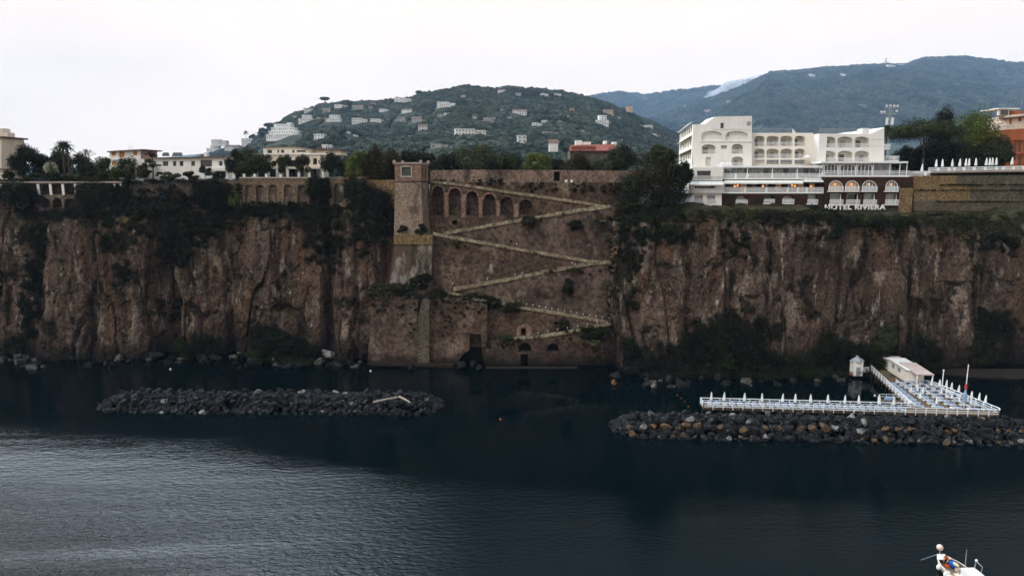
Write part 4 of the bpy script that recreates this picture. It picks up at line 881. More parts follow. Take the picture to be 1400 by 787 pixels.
MB().prism([(b0.x, b0.y, zt_ - .02), (xr - .02, YL1 + 1.7, zt_ - .02), (xr - .02, b1.y, zt_ - .02), (b1.x, b1.y, zt_ - .02)], (0, 0, zb_ - zt_)).build('wall', M['white'], hotel)
MB().prism([at(963.5, 170.2, YL1 + 1.7), at(977, 159.9, YL1 + 1.7), at(1027, 158.9, YL1 + 1.7), at(1027, 170.2, YL1 + 1.7)], (0, 8, 0)).build('penthouse', M['white'], hotel)
for f_ in range(3):
    z = zb_ + 5.2 + f_ * 3.6; mb = MB()
    mb.prism([fS(2, z + .5, -.02), fS(2, z, -1.0), fS(2, z + .12, -1.0), fS(2, z + .62, -.02)], un * (Ls - 4)); mb.build('awning', M['warmwhite'], hotel)
# middle block: two rows of four arched balconies
rows_ = [(185.7, 199.6), (203.2, 216)]; cols_ = [(1031.5, 1045.5), (1048, 1065), (1067, 1083.7), (1086.3, 1100.5)]
mh = [arch(a, b, y0, y1, 3.4) for y0, y1 in rows_ for a, b in cols_] + [rect(a, b, 218.5, 224.6) for a, b in cols_]
hb_(fM, [(1027, 232), (1027, 181.7), (1112, 181.7), (1112, 232)], mh, 24, 2.0, M['warmwhite'])
for r_, (y0, y1) in enumerate(rows_):
    for k, (a, b) in enumerate(cols_): balcony_back(fM, a, b, y0, y1, 2.0, True, Y=YM1, seed=k + 3 * r_)
for k, (a, b) in enumerate(cols_): window(fM, rect(a, b, 218.5, 224.6), .6, M['paleglass'] if k else M['recess'])
mb = MB(); railing(mb, at(1029, 181.8, YM1 + .3), at(1083.5, 181.8, YM1 + .3), 1.05, .5, .03, 2, .05); mb.build('roof_railing', M['rail'], hotel)
p = at(1084, 181.6, YM1); MB().prism([p, p + Vector((.9, 0, 0)), p + Vector((0, 0, 1.05))], (0, .4, 0)).build('parapet_end', M['white'], hotel)
mb = MB(); mb.lathe(at(1103.5, 213, YM1 - 1.6), [(1.3, -.55), (.05, .35)], 8); mb.tube(at(1103.5, 222, YM1 - 1.6), at(1103.5, 213, YM1 - 1.6), .05); mb.build('open_parasol', M['canvas'], hotel)
# right block with its bevelled left wall
c3 = [(1122.8, 1142.6), (1145.2, 1166), (1168.6, 1188.4)]; r3 = [(186.7, 201.6), (206, 221)]
rh = [arch(a, b, y0, y1, 4.2) for y0, y1 in r3 for a, b in c3]
hb_(fR, [(1119.8, 243), (1119.8, 182.8), (1190, 182.8), (1208.8, 174.2), (1208.8, 243)], rh, 26, 1.5, M['white'])
for r_, (y0, y1) in enumerate(r3):
    for k, (a, b) in enumerate(c3): balcony_back(fR, a, b, y0, y1, 1.5, True, Y=YR1, seed=k + r_ + 1)
B0, B1 = at(1119.8, 200, YR1), at(1103.3, 200, YR1 + 9); ub = Vector((B1.x - B0.x, B1.y - B0.y, 0)); Lb = ub.length; ub.normalize(); nb = Vector((ub.y, -ub.x, 0))
fB = lambda a, b, d: Vector((B0.x, B0.y, 0)) + ub * a + Vector((0, 0, b)) + nb * d
zB0, zB1 = at(1119.8, 243, YR1).z, at(1119.8, 182.8, YR1).z
hb_(fB, [(.02, zB0), (Lb, zB0), (Lb, zB1 - .8), (.02, zB1)], [], 2, 0, M['white'])
mb = MB(); railing(mb, at(1120, 183, YR1 + .4), at(1187, 183, YR1 + .4), 1.3, .42, .035, 3, .05); mb.build('roof_railing', M['rail'], hotel)
MB().pbox(1179, 1189, 175.3, 182.6, YR1 + 2, 3).build('roof_hut', M['white'], hotel)
for y in (192, 201): mb = MB(); railing(mb, at(1191.5, y, YR1 - .1), at(1204.5, y, YR1 - .1), .6, .5, .03, 2, .03); mb.build('railing', M['white_paint'], hotel)
for x0, x1, y in ((1209.2, 1217, 202.8), (1209.2, 1229, 219)):
    a, b = at(x0, y, YR1 + 3), at(x1, y, YR1 + 3); mb = MB(); mb.box(a.x, b.x, a.y, a.y + 5, a.z - .3, a.z); railing(mb, a, b, 1.1, .3, .04, 2, .06); railing(mb, b, b + Vector((0, 5, 0)), 1.1, .5, .04, 2, .06); mb.build('side_balcony', M['white_paint'], hotel)
# pavilion at terrace level
YP = 184.6; fP = pframe(YP)
MB().pbox(1122.5, 1241.8, 220.6, 223, YP - .4, 6).build('canopy_roof', M['white_paint'], hotel)
for x in (1125, 1147, 1170.8, 1194, 1217, 1230.5, 1240.2): MB().pbox(x - .9, x + .9, 223, 239.4, YP, .35).build('column', M['white_paint'], hotel)
for a, b in ((1126.6, 1145.6), (1148.4, 1169.6), (1172.2, 1192.6)):
    w = MB().poly(fP, arch(a, b, 223.6, 239, 4), .3).build('arched_window', M['glass'], hotel)
    mb = MB(); lo, li = arch(a, b, 223.4, 239, 4.4, 10), arch(a + .7, b - .7, 224.3, 239, 3.8, 10); lo, li = lo[1:] + lo[:1], li[1:] + li[:1]; f2 = pframe(YP + .12)
    for i in range(len(lo) - 1): mb.prism([f2(*lo[i], 0), f2(*lo[i + 1], 0), f2(*li[i + 1], 0), f2(*li[i], 0)], (0, .12, 0))
    for q in (.25, .5, .75): x = a + (b - a) * q; mb.pbox(x - .3, x + .3, 225, 239, YP + .14, .1)
    mb.build('frame', M['white_paint'], w)
for a, b in ((1195.5, 1215.5), (1219, 1229)): window(fP, rect(a, b, 224, 238), 3.6, M['paleglass'])
MB().pbox(1122, 1243, 239.6, 241.8, YP - 1.2, 7).build('terrace_slab', M['white_paint'], hotel)
mb = MB(); railing(mb, at(1123, 239.7, YP - 1.0), at(1243, 239.7, YP - 1.0), 1.15, .30, .045, 2, .06); mb.build('railing', M['white_paint'], hotel)
# dining terrace: canopy, columns, glazing, white balustrade
YT = 184.2; fT = pframe(YT)
MB().pbox(987, 1124, 226.6, 229.2, YT - .2, 8).build('canopy_roof', M['white_paint'], hotel)
window(fT, rect(988, 1122, 229.2, 244), 4.5, M['recess'], 'back_wall')
for k, x in enumerate(range(990, 1120, 9)): MB().pbox(x + .6, x + 7.4, 230.5, 240, YT + 4.2, .1).build('window', M['paleglass'] if k % 3 else M['glass'], hotel)
for k, x in enumerate((988.5, 1022, 1056, 1090, 1121)): MB().pbox(x - .8, x + .8, 229, 244, YT, .3).build('column', M['white_paint'], hotel)
MB().pbox(987, 1128, 243.6, 245, YT - 1.6, 8).build('terrace_slab', M['white_paint'], hotel)
mb = MB(); railing(mb, at(989, 243.7, YT - 1.4), at(1127, 243.7, YT - 1.4), 1.2, .24, .05, 2, .07); mb.build('railing', M['white_paint'], hotel)
for x in (1006, 1022, 1056, 1090): MB().pbox(x - 1.5, x + 1.5, 237.6, 243.7, YT - 1.5, .15).build('baluster_panel', M['white_paint'], hotel)
# lower restaurant with its long awning and warm lamps
YW = 182.2; fW = pframe(YW)
a = at(990, 245.2, YW + 1.4); b = at(1098, 250.4, YW - .9)
def slope(x0, x1, yt, yb, Y0, Y1, name='awning'):
    q = [at(x0, yt, Y1), at(x0, yb, Y0), at(x1, yb, Y0), at(x1, yt, Y1)]; mb = MB(); mb.prism(q, (0, .02, -.12)); qa, qb = at(x0, yb, Y0), at(x1, yb, Y0); mb.box(qa.x, qb.x, Y0 - .03, Y0 + .03, qa.z - .35, qa.z); return mb.build(name, M['canvas'], hotel)
slope(990, 1098, 245.2, 249.6, YW - 1.2, YW + 1.5); slope(1098.6, 1126, 244.6, 247.4, YW - 1.0, YW + 1.5)
window(fW, rect(990, 1127, 245.4, 264), 4.0, M['maroon'], 'back_wall')
for k, x in enumerate((997, 1012, 1027, 1043, 1060, 1077, 1090, 1106, 1119)):
    MB().pbox(x, x + 8, 251, 261, YW + 3.8, .1).build('window', M['lampsoft'] if k in (1, 4, 6, 7) else M['glass'], hotel)
for x, y in ((1004.5, 254.5), (1008.5, 253.8), (1043, 254.5), (1083, 253.6), (1087, 254.2), (1109, 255)):
    mb = MB(); mb.ball(at(x, y, YW + 1.2), .32, 8, 6); mb.build('lamp', M['lamp'], hotel)
for x in (990.8, 1020, 1048, 1078, 1098, 1126): MB().pbox(x - .6, x + .6, 249.5, 264, YW - .4, .25).build('column', M['white_paint'], hotel)
MB().pbox(989.6, 1128, 262.8, 264.4, YW - .8, 8).build('terrace_slab', M['white_paint'], hotel)
mb = MB(); railing(mb, at(990, 263, YW - .6), at(1127, 263, YW - .6), 1.25, .2, .05, 2, .07); mb.build('railing', M['white_paint'], hotel)
for x in (1019, 1048, 1077, 1091, 1103, 1126): MB().pbox(x - 1.3, x + 1.3, 256.4, 263, YW - .72, .12).build('baluster_panel', M['white_paint'], hotel)
# basement: dark brick with arched openings and small balconies
YK = 181.4; fK = pframe(YK)
bo = [arch(1006.5, 1021.5, 267.5, 279, 5), arch(1045, 1058.5, 267, 278, 5), arch(1070, 1085, 267, 278, 5), rect(1104.5, 1117.5, 265.5, 278.5)]
hb_(fK, [(986, 290), (986, 264.6), (1127.5, 264.6), (1127.5, 290)], bo, 12, 1.0, M['maroon'])
for k, h in enumerate(bo):
    w = window(fK, h, .98, M['paleglass'] if k != 1 else M['glass'])
    xs_ = [p[0] for p in h]; x0, x1 = min(xs_) - .5, max(xs_) + .5; y = max(p[1] for p in h)
    a, b = at(x0, y, YK - .9), at(x1, y, YK - .9); mb = MB(); mb.box(a.x, b.x, a.y, YK - .003, a.z - .2, a.z); railing(mb, a, b, 1.05, .22, .05, 2, .07); mb.build('balcony', M['white_paint'], hotel)
# left pavilion of three levels
YV = 181.0; fV = pframe(YV)
hb_(fV, [(941, 247), (941, 232), (947, 229), (988, 229), (988, 247)], [rect(953, 972, 233.4, 240), ], 9, .8, M['white'])
window(fV, rect(953, 972, 233.4, 240), .78)
mb = MB(); railing(mb, at(953.5, 246, YV - .3), at(972, 246, YV - .3), 1.1, .3, .04, 2, .05); railing(mb, at(941.4, 246, YV - .3), at(988, 246, YV - .3), .9, .8, .04, 2, .05); mb.build('railing', M['rail'], hotel)
fV2 = pframe(YV - 1.0)
hb_(fV2, [(942, 264.2), (942, 248), (989.6, 248), (989.6, 264.2)], [rect(949.6, 978, 252.8, 258.4)], 9, 2.0, M['white'])
window(fV2, rect(949.6, 978, 252.8, 258.4), 1.98)
slope(942.4, 989.4, 248.3, 251.8, YV - 2.2, YV - 1.05)
mb = MB(); railing(mb, at(948.5, 263.8, YV - 1.3), at(988, 263.8, YV - 1.3), 1.15, .2, .05, 2, .07); mb.build('railing', M['white_paint'], hotel)
fV3 = pframe(YV - .4)
hb_(fV3, [(946, 284), (946, 264.6), (986.6, 264.6), (986.6, 284)], [rect(949.5, 961, 266.8, 277), rect(966.5, 978, 266.8, 277)], 8, .6, M['white'])
for a, b in ((949.5, 961), (966.5, 978)):
    window(fV3, rect(a, b, 266.8, 277), .58, M['paleglass']); mb = MB(); railing(mb, at(a - .5, 277.6, YV - .7), at(b + .5, 277.6, YV - .7), 1.0, .25, .05, 2, .06); mb.build('railing', M['white_paint'], hotel)
MB().pbox(943.5, 949.5, 225.5, 231.5, YV + 3, 3).build('roof_hut', M['white'], hotel)
# right lower wall: arched lit windows over framed ones, each with its white balcony
YQ = 180.6; fQ = pframe(YQ)
ar = [(1133, 1152.6), (1155.6, 1174.6), (1178.6, 1198.8), (1210.6, 1228)]; rr_ = [(1135, 1150), (1157.5, 1173), (1181, 1196), (1211, 1226)]
qh = [arch(a, b, 246.4, 261, 8.5) for a, b in ar] + [rect(a, b, 264.6, 279) for a, b in rr_]
hb_(fQ, [(1128, 291), (1128, 242), (1248.6, 242), (1248.6, 291)], qh, 12, .9, M['maroon'])
for k, (a, b) in enumerate(ar):
    w = window(fQ, arch(a, b, 246.4, 261, 8.5), .88, M['lampsoft'] if k < 2 else M['paleglass'], 'arched_window')
    f2 = pframe(YQ + .1); mb = MB(); lo, li = arch(a, b, 246.2, 261, 8.7, 12), arch(a + 1, b - 1, 247.6, 261, 7.8, 12); lo, li = lo[1:] + lo[:1], li[1:] + li[:1]
    for i in range(len(lo) - 1): mb.prism([f2(*lo[i], 0), f2(*lo[i + 1], 0), f2(*li[i + 1], 0), f2(*li[i], 0)], (0, .2, 0))
    for q in (.3, .5, .7): x = a + (b - a) * q; mb.pbox(x - .35, x + .35, 248, 261, YQ + .3, .1)
    mb.build('frame', M['white_paint'], w)
    MB().ball(at(a + (b - a) * .45, 252, YQ + .6), .28, 8, 6).build('lamp', M['lamp'], w)
    p0, p1 = at(a - .3, 261.2, YQ - .8), at(b + .5, 261.2, YQ - .8); mb = MB(); mb.box(p0.x, p1.x, p0.y, YQ - .003, p0.z - .22, p0.z); railing(mb, p0, p1, 1.15, .22, .05, 2, .08); mb.build('balcony', M['white_paint'], hotel)
for k, (a, b) in enumerate(rr_):
    w = window(fQ, rect(a, b, 264.6, 279), .88, M['paleglass'] if k != 1 else M['glass'])
    mb = MB(); mb.pbox(a - .4, a + .8, 264, 279, YQ + .1, .15); mb.pbox(b - 1.8, b + .4, 264, 279, YQ + .1, .15); mb.pbox(a + .8, b - 1.8, 264, 265, YQ + .1, .15); mb.build('frame', M['white_paint'], w)
    p0, p1 = at(a - .8, 279.4, YQ - .8), at(b + 2.4, 279.4, YQ - .8); mb = MB(); mb.box(p0.x, p1.x, p0.y, YQ - .003, p0.z - .22, p0.z); railing(mb, p0, p1, 1.15, .22, .05, 2, .08); mb.build('balcony', M['white_paint'], hotel)
MB().pbox(1227.5, 1248.8, 257, 291, YQ - .06, .2).build('ochre_patch', M['ochre'], hotel)
# sign on the rim below: standing white letters
p0, p1 = at(1127.5, 286.6, 176.0), at(1210.5, 286.6, 176.0)
cu = bpy.data.curves.new('lettering', 'FONT'); cu.body = 'HOTEL RIVIERA'; cu.extrude = .12; cu.offset = .035; cu.size = 1.0; cu.space_character = 1.12
tmp = bpy.data.objects.new('lettering', cu); COL.objects.link(tmp); bpy.context.view_layer.update()
me = bpy.data.meshes.new_from_object(tmp.evaluated_get(bpy.context.evaluated_depsgraph_get())); bpy.data.objects.remove(tmp)
co = np.array([v.co for v in me.vertices]); mn, mx = co.min(0), co.max(0); hgt = at(1128, 279.6, 176.0).z - p0.z
sgn = T('hotel_sign', 'row of standing white letters HOTEL RIVIERA along the rim under the white hotel', 'sign', p0)
for v in me.vertices:
    x = (v.co.x - mn[0]) / (mx[0] - mn[0]) * (p1.x - p0.x); z = (v.co.y - mn[1]) / (mx[1] - mn[1]) * hgt; v.co = (x, -v.co.z, z)
me.materials.clear(); me.materials.append(M['canvas']); link('lettering', me, sgn)
mb = MB()
for k in range(13): x = (k + .5) / 13 * (p1.x - p0.x); mb.tube((x, .3, -1.6), (x, .3, .9), .05, n=5)
mb.tube((0, .3, .25), (p1.x - p0.x, .3, .25), .05, n=5); mb.tube((0, .3, .9), (p1.x - p0.x, .3, .9), .05, n=5); mb.build('support_frame', M['pile'], sgn, local=True)

# terrace wall to the right of the hotel: four stepped tiers
for k, (y0, y1, Y, lab) in enumerate(((240.5, 253.4, 184.0, 'topmost tier of the stepped stone wall right of the hotel, under the parasol terrace'), (252.6, 260.2, 183.0, 'second tier of the stepped stone wall right of the hotel, a thin course'), (259.6, 275.6, 182.0, 'third and tallest tier of the stepped stone wall right of the hotel'), (275, 292, 181.0, 'lowest tier of the stepped stone wall right of the hotel, above the grass'))):
    o = T('terrace_wall', lab, 'wall', at(1250, y1, Y)); xm = 1308 if k == 0 else 1326
    MB().facade(pframe(Y), [(1249, y1), (1249, y0), (xm, y0 - .5), (xm, y1)], [], 4 + 4 * (k == 0), 0).build('ochre_section', M['ochre'] if k != 3 else M['ochregrey'], o)
    MB().facade(pframe(Y + .05), [(xm + .01, y1), (xm + .01, y0 - .5), (1600, y0 - 2.2), (1600, y1)], [], 4 + 4 * (k == 0), 0).build('grey_section', M['ochregrey'], o)
    mb = MB()
YX = 184.6
tt = T('roof_terrace', 'long white balustrade of the parasol terrace on top of the stepped stone wall', 'balustrade', at(1270, 239, YX))
MB().prism([at(1243, 240.6, YX), at(1275, 240, YX), at(1275, 241.6, YX), at(1243, 242, YX)], (0, 9, 0)).build('slab', M['trim'], tt)
MB().prism([at(1275.1, 233.8, YX), at(1600, 229, YX), at(1600, 231.5, YX), at(1275.1, 236.5, YX)], (0, 9, 0)).build('slab', M['trim'], tt)
mb = MB(); railing(mb, at(1243, 240.6, YX + .2), at(1271, 240, YX + .2), 1.15, .3, .05, 2, .07); mb.build('railing', M['white_paint'], tt)
mb = MB(); railing(mb, at(1269, 236, YX + .2), at(1600, 230.5, YX + .2), 1.25, .3, .05, 2, .08); mb.build('railing', M['white_paint'], tt)
for x in (1265.5, 1283, 1298, 1305, 1318, 1332, 1347, 1363, 1372, 1386, 1399): MB().pbox(x - 2.2, x + 2.2, 228.8 - (x - 1283) * .016 + (6 if x < 1270 else 0), 235.4 - (x - 1283) * .016 + (6 if x < 1270 else 0), YX + .05, .1).build('baluster_panel', M['white_paint'], tt)

# closed parasol: one model, copied
def closed_parasol(h=2.6):
    t = T('closed_parasol', '', 'parasol')
    MB().lathe((0, 0, 0), [(.22, 0), (.22, .08), (.035, .1), (.035, h)], 8).build('pole', M['rail'], t, local=True)
    mb = MB(); n = 12; prof = [(.10, .95), (.26, 1.0), (.20, 1.7), (.12, h - .25), (.02, h + .05)]
    vs, fs = [], []
    for r_, z in prof: vs += [(r_ * (1.12 if i % 2 else .8) * math.cos(2 * math.pi * i / n), r_ * (1.12 if i % 2 else .8) * math.sin(2 * math.pi * i / n), z) for i in range(n)]
    for k in range(len(prof) - 1): fs += [(k * n + i, k * n + (i + 1) % n, (k + 1) * n + (i + 1) % n, (k + 1) * n + i) for i in range(n)]
    mb.add(vs, fs + [tuple(range(n))[::-1], tuple(range(4 * n, 5 * n))]); mb.build('canopy', M['canvas'], t, local=True)
    return t
PAR = closed_parasol(); par_used = [False]
def place_parasol(p, label, group, s=1.0):
    o = PAR if not par_used[0] else copy_tree(PAR); par_used[0] = True
    o.location = p; o['label'] = label; o['group'] = group; o.rotation_euler = (random.uniform(-.05, .05), random.uniform(-.05, .05), random.uniform(0, 6)); o.scale = (s, s, s); return o
for x in (1259.5, 1279.4, 1288, 1301.4, 1311.4, 1319.4, 1324, 1334, 1347.5, 1352.2, 1355.8, 1361.5, 1382.5):
    y = 234 - (x - 1279) * .03 if x > 1270 else 240; place_parasol(at(x, y, YX + 1.6), 'closed white parasol on the terrace over the stepped stone wall', 'closed parasols on the cliff top terrace', 1.2)

# floodlight mast behind the hotel
c = at(1212, 215, 225); t = T('floodlight_mast', 'grey lattice floodlight mast rising behind the right end of the white hotel', 'mast', c)
hm_ = at(1212, 146, 225).z - c.z; k_ = 225 / F; mb = MB()
for sx_ in (-.35, .35): mb.tube((sx_, 0, 0), (sx_, 0, hm_), .09, n=5)
for i in range(14): z = hm_ * i / 14; mb.tube((-.35, 0, z), (.35, 0, z + hm_ / 14), .05, n=4)
mb.build('pole', M['rail'], t, local=True)
for z, x0, x1 in ((hm_ - .4, -1.7, 2.2), (hm_ - 2.3, -3.2, 2.0)): mb = MB(); mb.box(x0, x1, -.2, .2, z, z + .16); mb.box(x0, x1, .9, 1.1, z, z + .16); mb.box(x0, x0 + .1, -.2, 1.1, z, z + .16); mb.box(x1 - .1, x1, -.2, 1.1, z, z + .16); mb.build('cross_arm', M['rail'], t, local=True)
for x, z in ((-1.5, 0), (-.3, 0), (.9, 0), (2.0, 0), (-3.0, -1.9), (-2.0, -1.9), (1.9, -1.6)): mb = MB(); mb.tube((x, -.45, hm_ + .2 + z), (x, 0, hm_ + .35 + z), .38, .25, 8); mb.build('floodlight', M['canvas'], t, local=True)
for x in (-.9, .9): MB().box(x - .3, x + .3, -.3, .1, hm_ - 5.6, hm_ - 3.4).build('antenna_panel', M['canvas'], t, local=True)

# orange building at the right edge
YO = 212.0; ob = T('orange_building', 'orange stucco building with brown roofs at the right edge behind the trees', 'building', at(1395, 240, YO)); fO = pframe(YO)
oh = [rect(1386, 1390, 196, 208), rect(1391.5, 1396, 196, 208), rect(1399, 1404, 196, 208), rect(1412, 1418, 196, 208), rect(1391.5, 1396, 215, 226), rect(1403, 1409, 215, 226)]
MB().facade(fO, [(1355, 240), (1355, 181), (1372, 177.5), (1460, 172), (1460, 240)], oh, 14, .3).build('wall', M['orange'], ob)
for h in oh: MB().poly(fO, h, .28).build('window', M['tile'], ob)
for y in (192, 211): MB().pbox(1386, 1460, y - .8, y + .6, YO - .5, .5).build('cornice', M['redtile'], ob)
mb = MB(); railing(mb, at(1363, 178.2, YO + .2), at(1386, 176, YO + .2), 1.2, .5, .05, 3, .05); mb.build('railing', M['rail'], ob)
fO2 = pframe(YO + 4); h2 = [rect(1380, 1383.5, 161.5, 170), rect(1392, 1397, 160, 166)]
MB().facade(fO2, [(1376, 177), (1376, 160), (1388, 156.5), (1460, 152), (1460, 177)], h2, 9, .3).build('upper_wall', M['cream'], ob)
for h in h2: MB().poly(fO2, h, .28).build('window', M['orange'], ob)
MB().prism([at(1366, 161.6, YO + 3), at(1388, 160, YO + 3), at(1388, 158.6, YO + 8), at(1366, 159.6, YO + 8)], (0, .1, -.4)).build('roof', M['tile'], ob)
MB().prism([at(1384, 160.4, YO + 3), at(1460, 152, YO + 3), at(1460, 149.5, YO + 13), at(1384, 157.5, YO + 13)], (0, .1, -.4)).build('roof', M['tile'], ob)
mb = MB(); mb.pbox(1379, 1398, 151.5, 157.5, YO + 9, 5); mb.build('penthouse', M['orange'], ob)
mb = MB(); mb.pbox(1364, 1380, 148.8, 157.8, YO + 6, .4); mb.pbox(1364, 1395, 147.8, 149.2, YO + 5.5, 8); mb.build('penthouse', M['white'], ob)
MB().pbox(1368, 1379, 150.4, 157, YO + 5.8, .15).build('window', M['glass'], ob)
p = at(1395.8, 148, YO + 8); mb = MB(); mb.tube(p, p + Vector((0, 0, 2.8)), .05, n=5); mb.tube(p + Vector((-1, 0, 2.6)), p + Vector((1, 0, 2.6)), .04, n=4); mb.tube(p + Vector((-.7, 0, 2.1)), p + Vector((.7, 0, 2.1)), .04, n=4); mb.build('aerial', M['rail'], ob)
p = at(1371, 148, YO + 8); mb = MB(); mb.tube(p, p + Vector((0, 0, 1.0)), .05, n=5); mb.tube(p + Vector((-.9, 0, .9)), p + Vector((.9, 0, .9)), .04, n=4); mb.build('aerial', M['rail'], ob)

# ================================================================== VILLAS ON THE LEFT
GLV = 44.6
def villa_windows(par, fr, wins, rv, mat=None, name='window'):
    for h in wins: MB().poly(fr, rect(*h), rv - .02).build(name, mat or M['glass'], par)
# beige house at the left edge (turned so that its long side recedes)
YB1 = 205.0; bh = T('beige_house', 'beige house with a low roof cut by the left edge of the rim gardens', 'house', at(10, 246, YB1))
fb = pframe(YB1); wn_ = [(-12, -7, 205, 211), (-12, -7, 222, 229), (-30, -25, 205, 211)]
MB().facade(fb, [(-120, 248), (-120, 187.5), (2, 187.5), (2, 248)], [rect(*w) for w in wn_], 9.5, .3).build('wall', M['cream'], bh)
villa_windows(bh, fb, wn_, .3)
MB().prism([at(-120, 186.4, YB1 - .5), at(4, 186.4, YB1 - .5), at(4, 188.6, YB1 - .5), at(-120, 188.6, YB1 - .5)], (0, 10.6, 0)).build('roof', M['tile'], bh)
for x0, x1, y0 in ((-6, 4, 175.5), (5.5, 10, 181)): MB().pbox(x0, x1, y0, 187.5, YB1 + 4, 3).build('chimney', M['cream'], bh)
b0 = at(2, 240, YB1).x
for yy, zz in ((2.2, 4.6), (6.2, 4.6), (2.2, 8.4), (6.2, 8.4)): MB().box(b0 - .05, b0 + .03, YB1 + yy, YB1 + yy + 1.1, GLV + zz - 1.8, GLV + zz).build('window', M['glass'], bh)
MB().pbox(-60, 8, 232, 248, YB1 - 4, 4).build('porch', M['cream'], bh); MB().pbox(-60, 9, 230.5, 232, YB1 - 4.5, 5).build('porch_roof', M['tile'], bh)
# pink house with the flat brown roof
YB2 = 222.0; ph = T('pink_house', 'pink and white house with orange shutters and a flat brown roof', 'house', at(182, 240, YB2)); fb = pframe(YB2)
w1 = [(152.5, 158, 207.5, 214), (162.8, 170.2, 207.3, 215), (181.8, 187.4, 206.8, 212.5), (152.5, 158, 220.5, 226), (163, 170, 220.5, 228)]
MB().facade(fb, [(149.5, 246), (149.5, 206.5), (192, 204.6), (192, 246)], [rect(*w) for w in w1], .4, .25).build('wall', M['white'], ph)
M['pinkwall'] = mk('pink_stucco', (.42, .25, .21), (.36, .21, .18), .4, .85, .15, .03)
MB().prism([at(150, 246, YB2 + .41), at(150, 206.7, YB2 + .41), at(191.9, 204.9, YB2 + .41), at(191.9, 246, YB2 + .41)], (0, 10.5, 0)).build('side_wall', M['pinkwall'], ph)
for h in w1: MB().poly(fb, rect(*h), .2).build('shutter', M['shutter'], ph)
MB().prism([at(146, 206.6, YB2 - 1), at(195, 203.8, YB2 - 1), at(195, 205.2, YB2 - 1), at(146, 208, YB2 - 1)], (0, 12.5, 0)).build('roof', M['tile'], ph)
mb = MB(); a, b = at(150, 217.5, YB2 - 1.2), at(160, 217.5, YB2 - 1.2); mb.box(a.x, b.x, a.y, a.y + 1.15, a.z - .25, a.z); railing(mb, a, b, 1, .3); mb.build('balcony', M['white_paint'], ph)
for x, y0 in ((176.5, 198), (180.5, 200)): mb = MB(); mb.tube(at(x, 205.5, YB2 + 4), at(x, y0, YB2 + 4), .06, n=5); mb.build('aerial', M['rail'], ph)
# long white villa
YB3 = 196.0; lv = T('white_villa', 'long low white villa with dark windows and a thin tiled roof', 'villa', at(250, 246, YB3)); fb = pframe(YB3)
w3 = [(222.5, 230, 220.5, 227), (236.3, 241, 220.3, 227), (245.5, 250.6, 220.3, 227), (261.3, 266.6, 220.2, 226.8), (274, 289.8, 218.4, 228), (299.3, 304.2, 220.3, 226.7), (206, 213, 221, 226)]
MB().facade(fb, [(200, 248), (200, 216), (307, 214.6), (307, 248)], [rect(*w) for w in w3], 6, .4).build('wall', M['white'], lv)
villa_windows(lv, fb, w3, .4)
MB().prism([at(198, 215.6, YB3 - .7), at(309, 213.6, YB3 - .7), at(309, 215, YB3 - .7), at(198, 217, YB3 - .7)], (0, 7.5, .3)).build('roof', M['tile'], lv)
MB().facade(pframe(YB3 - 5), [(179, 248), (179, 223), (183, 217), (197, 217.6), (197, 248)], [rect(181, 185, 223.2, 226.5)], 12, .3).build('annex', M['white'], lv)
MB().poly(pframe(YB3 - 5), rect(181, 185, 223.2, 226.5), .28).build('window', M['glass'], lv)
for x0, x1 in ((221, 230), (234.5, 248)): MB().prism([at(x0, 213.6, YB3 + 3), at(x1, 213.6, YB3 + 3), at(x1 - 2, 208.8, YB3 + 6), at(x0 + 2, 208.8, YB3 + 6)], (0, 1, .1)).build('skylight', M['dark'], lv)
MB().pbox(279, 282.5, 208.5, 214, YB3 + 5, 1.5).build('chimney', M['white'], lv)
MB().pbox(287, 310, 229.4, 233.5, YB3 - 1.0, 1.0).build('balcony', M['white'], lv)
# cream villa of two storeys
YB4 = 200.0; cv = T('cream_villa', 'cream two storey villa with terraces behind round garden trees', 'villa', at(400, 246, YB4)); fb = pframe(YB4)
w4 = [(365.5, 372, 204.8, 209.4), (379, 381.5, 204.8, 209), (384, 388.5, 204.8, 209), (399.5, 402.5, 205, 209), (405.5, 418, 205.5, 208)]
MB().facade(pframe(YB4 + 4), [(360, 222), (360, 201.6), (400, 200.8), (424, 205), (424, 222)], [rect(*w) for w in w4], 10, .4).build('upper_wall', M['cream'], cv)
villa_windows(cv, pframe(YB4 + 4), w4, .4)
MB().prism([at(359, 201.4, YB4 + 3.5), at(401, 200.2, YB4 + 3.5), at(426, 204.8, YB4 + 3.5), at(426, 206, YB4 + 3.5), at(401, 201.4, YB4 + 3.5), at(359, 202.6, YB4 + 3.5)], (0, 11, 0)).build('roof', M['tile'], cv)
w5 = [(371, 378, 220, 227), (392, 408, 219, 228), (427.8, 433.4, 216.4, 225), (344, 350, 218, 226)]
w6 = [(368, 377, 231, 246), (394.5, 407, 231, 246), (424.5, 437, 231, 246), (410, 414, 231, 246), (352, 362, 231, 246)]
MB().facade(fb, [(340, 248), (340, 211.5), (438, 211.5), (438, 248)], [rect(*w) for w in w5 + w6], 9, 1.2).build('wall', M['cream'], cv)
villa_windows(cv, fb, w5 + w6, 1.2)
MB().pbox(338, 446, 209.5, 211.6, YB4 - .3, 3.8).build('cornice', M['canvas'], cv); MB().pbox(366, 446, 228.6, 230.8, YB4 - 2.2, 2.18).build('balcony', M['cream'], cv)
for x in (366.8, 379, 393, 408.5, 422.6, 441.5): MB().pbox(x - 1.2, x + 1.2, 230.8, 246, YB4 - 2.1, .5).build('column', M['canvas'], cv)
for x in (433, 437.5): MB().pbox(x, x + 2, 200.5, 205.5, YB4 + 8, 1).build('chimney', M['tile'], cv)
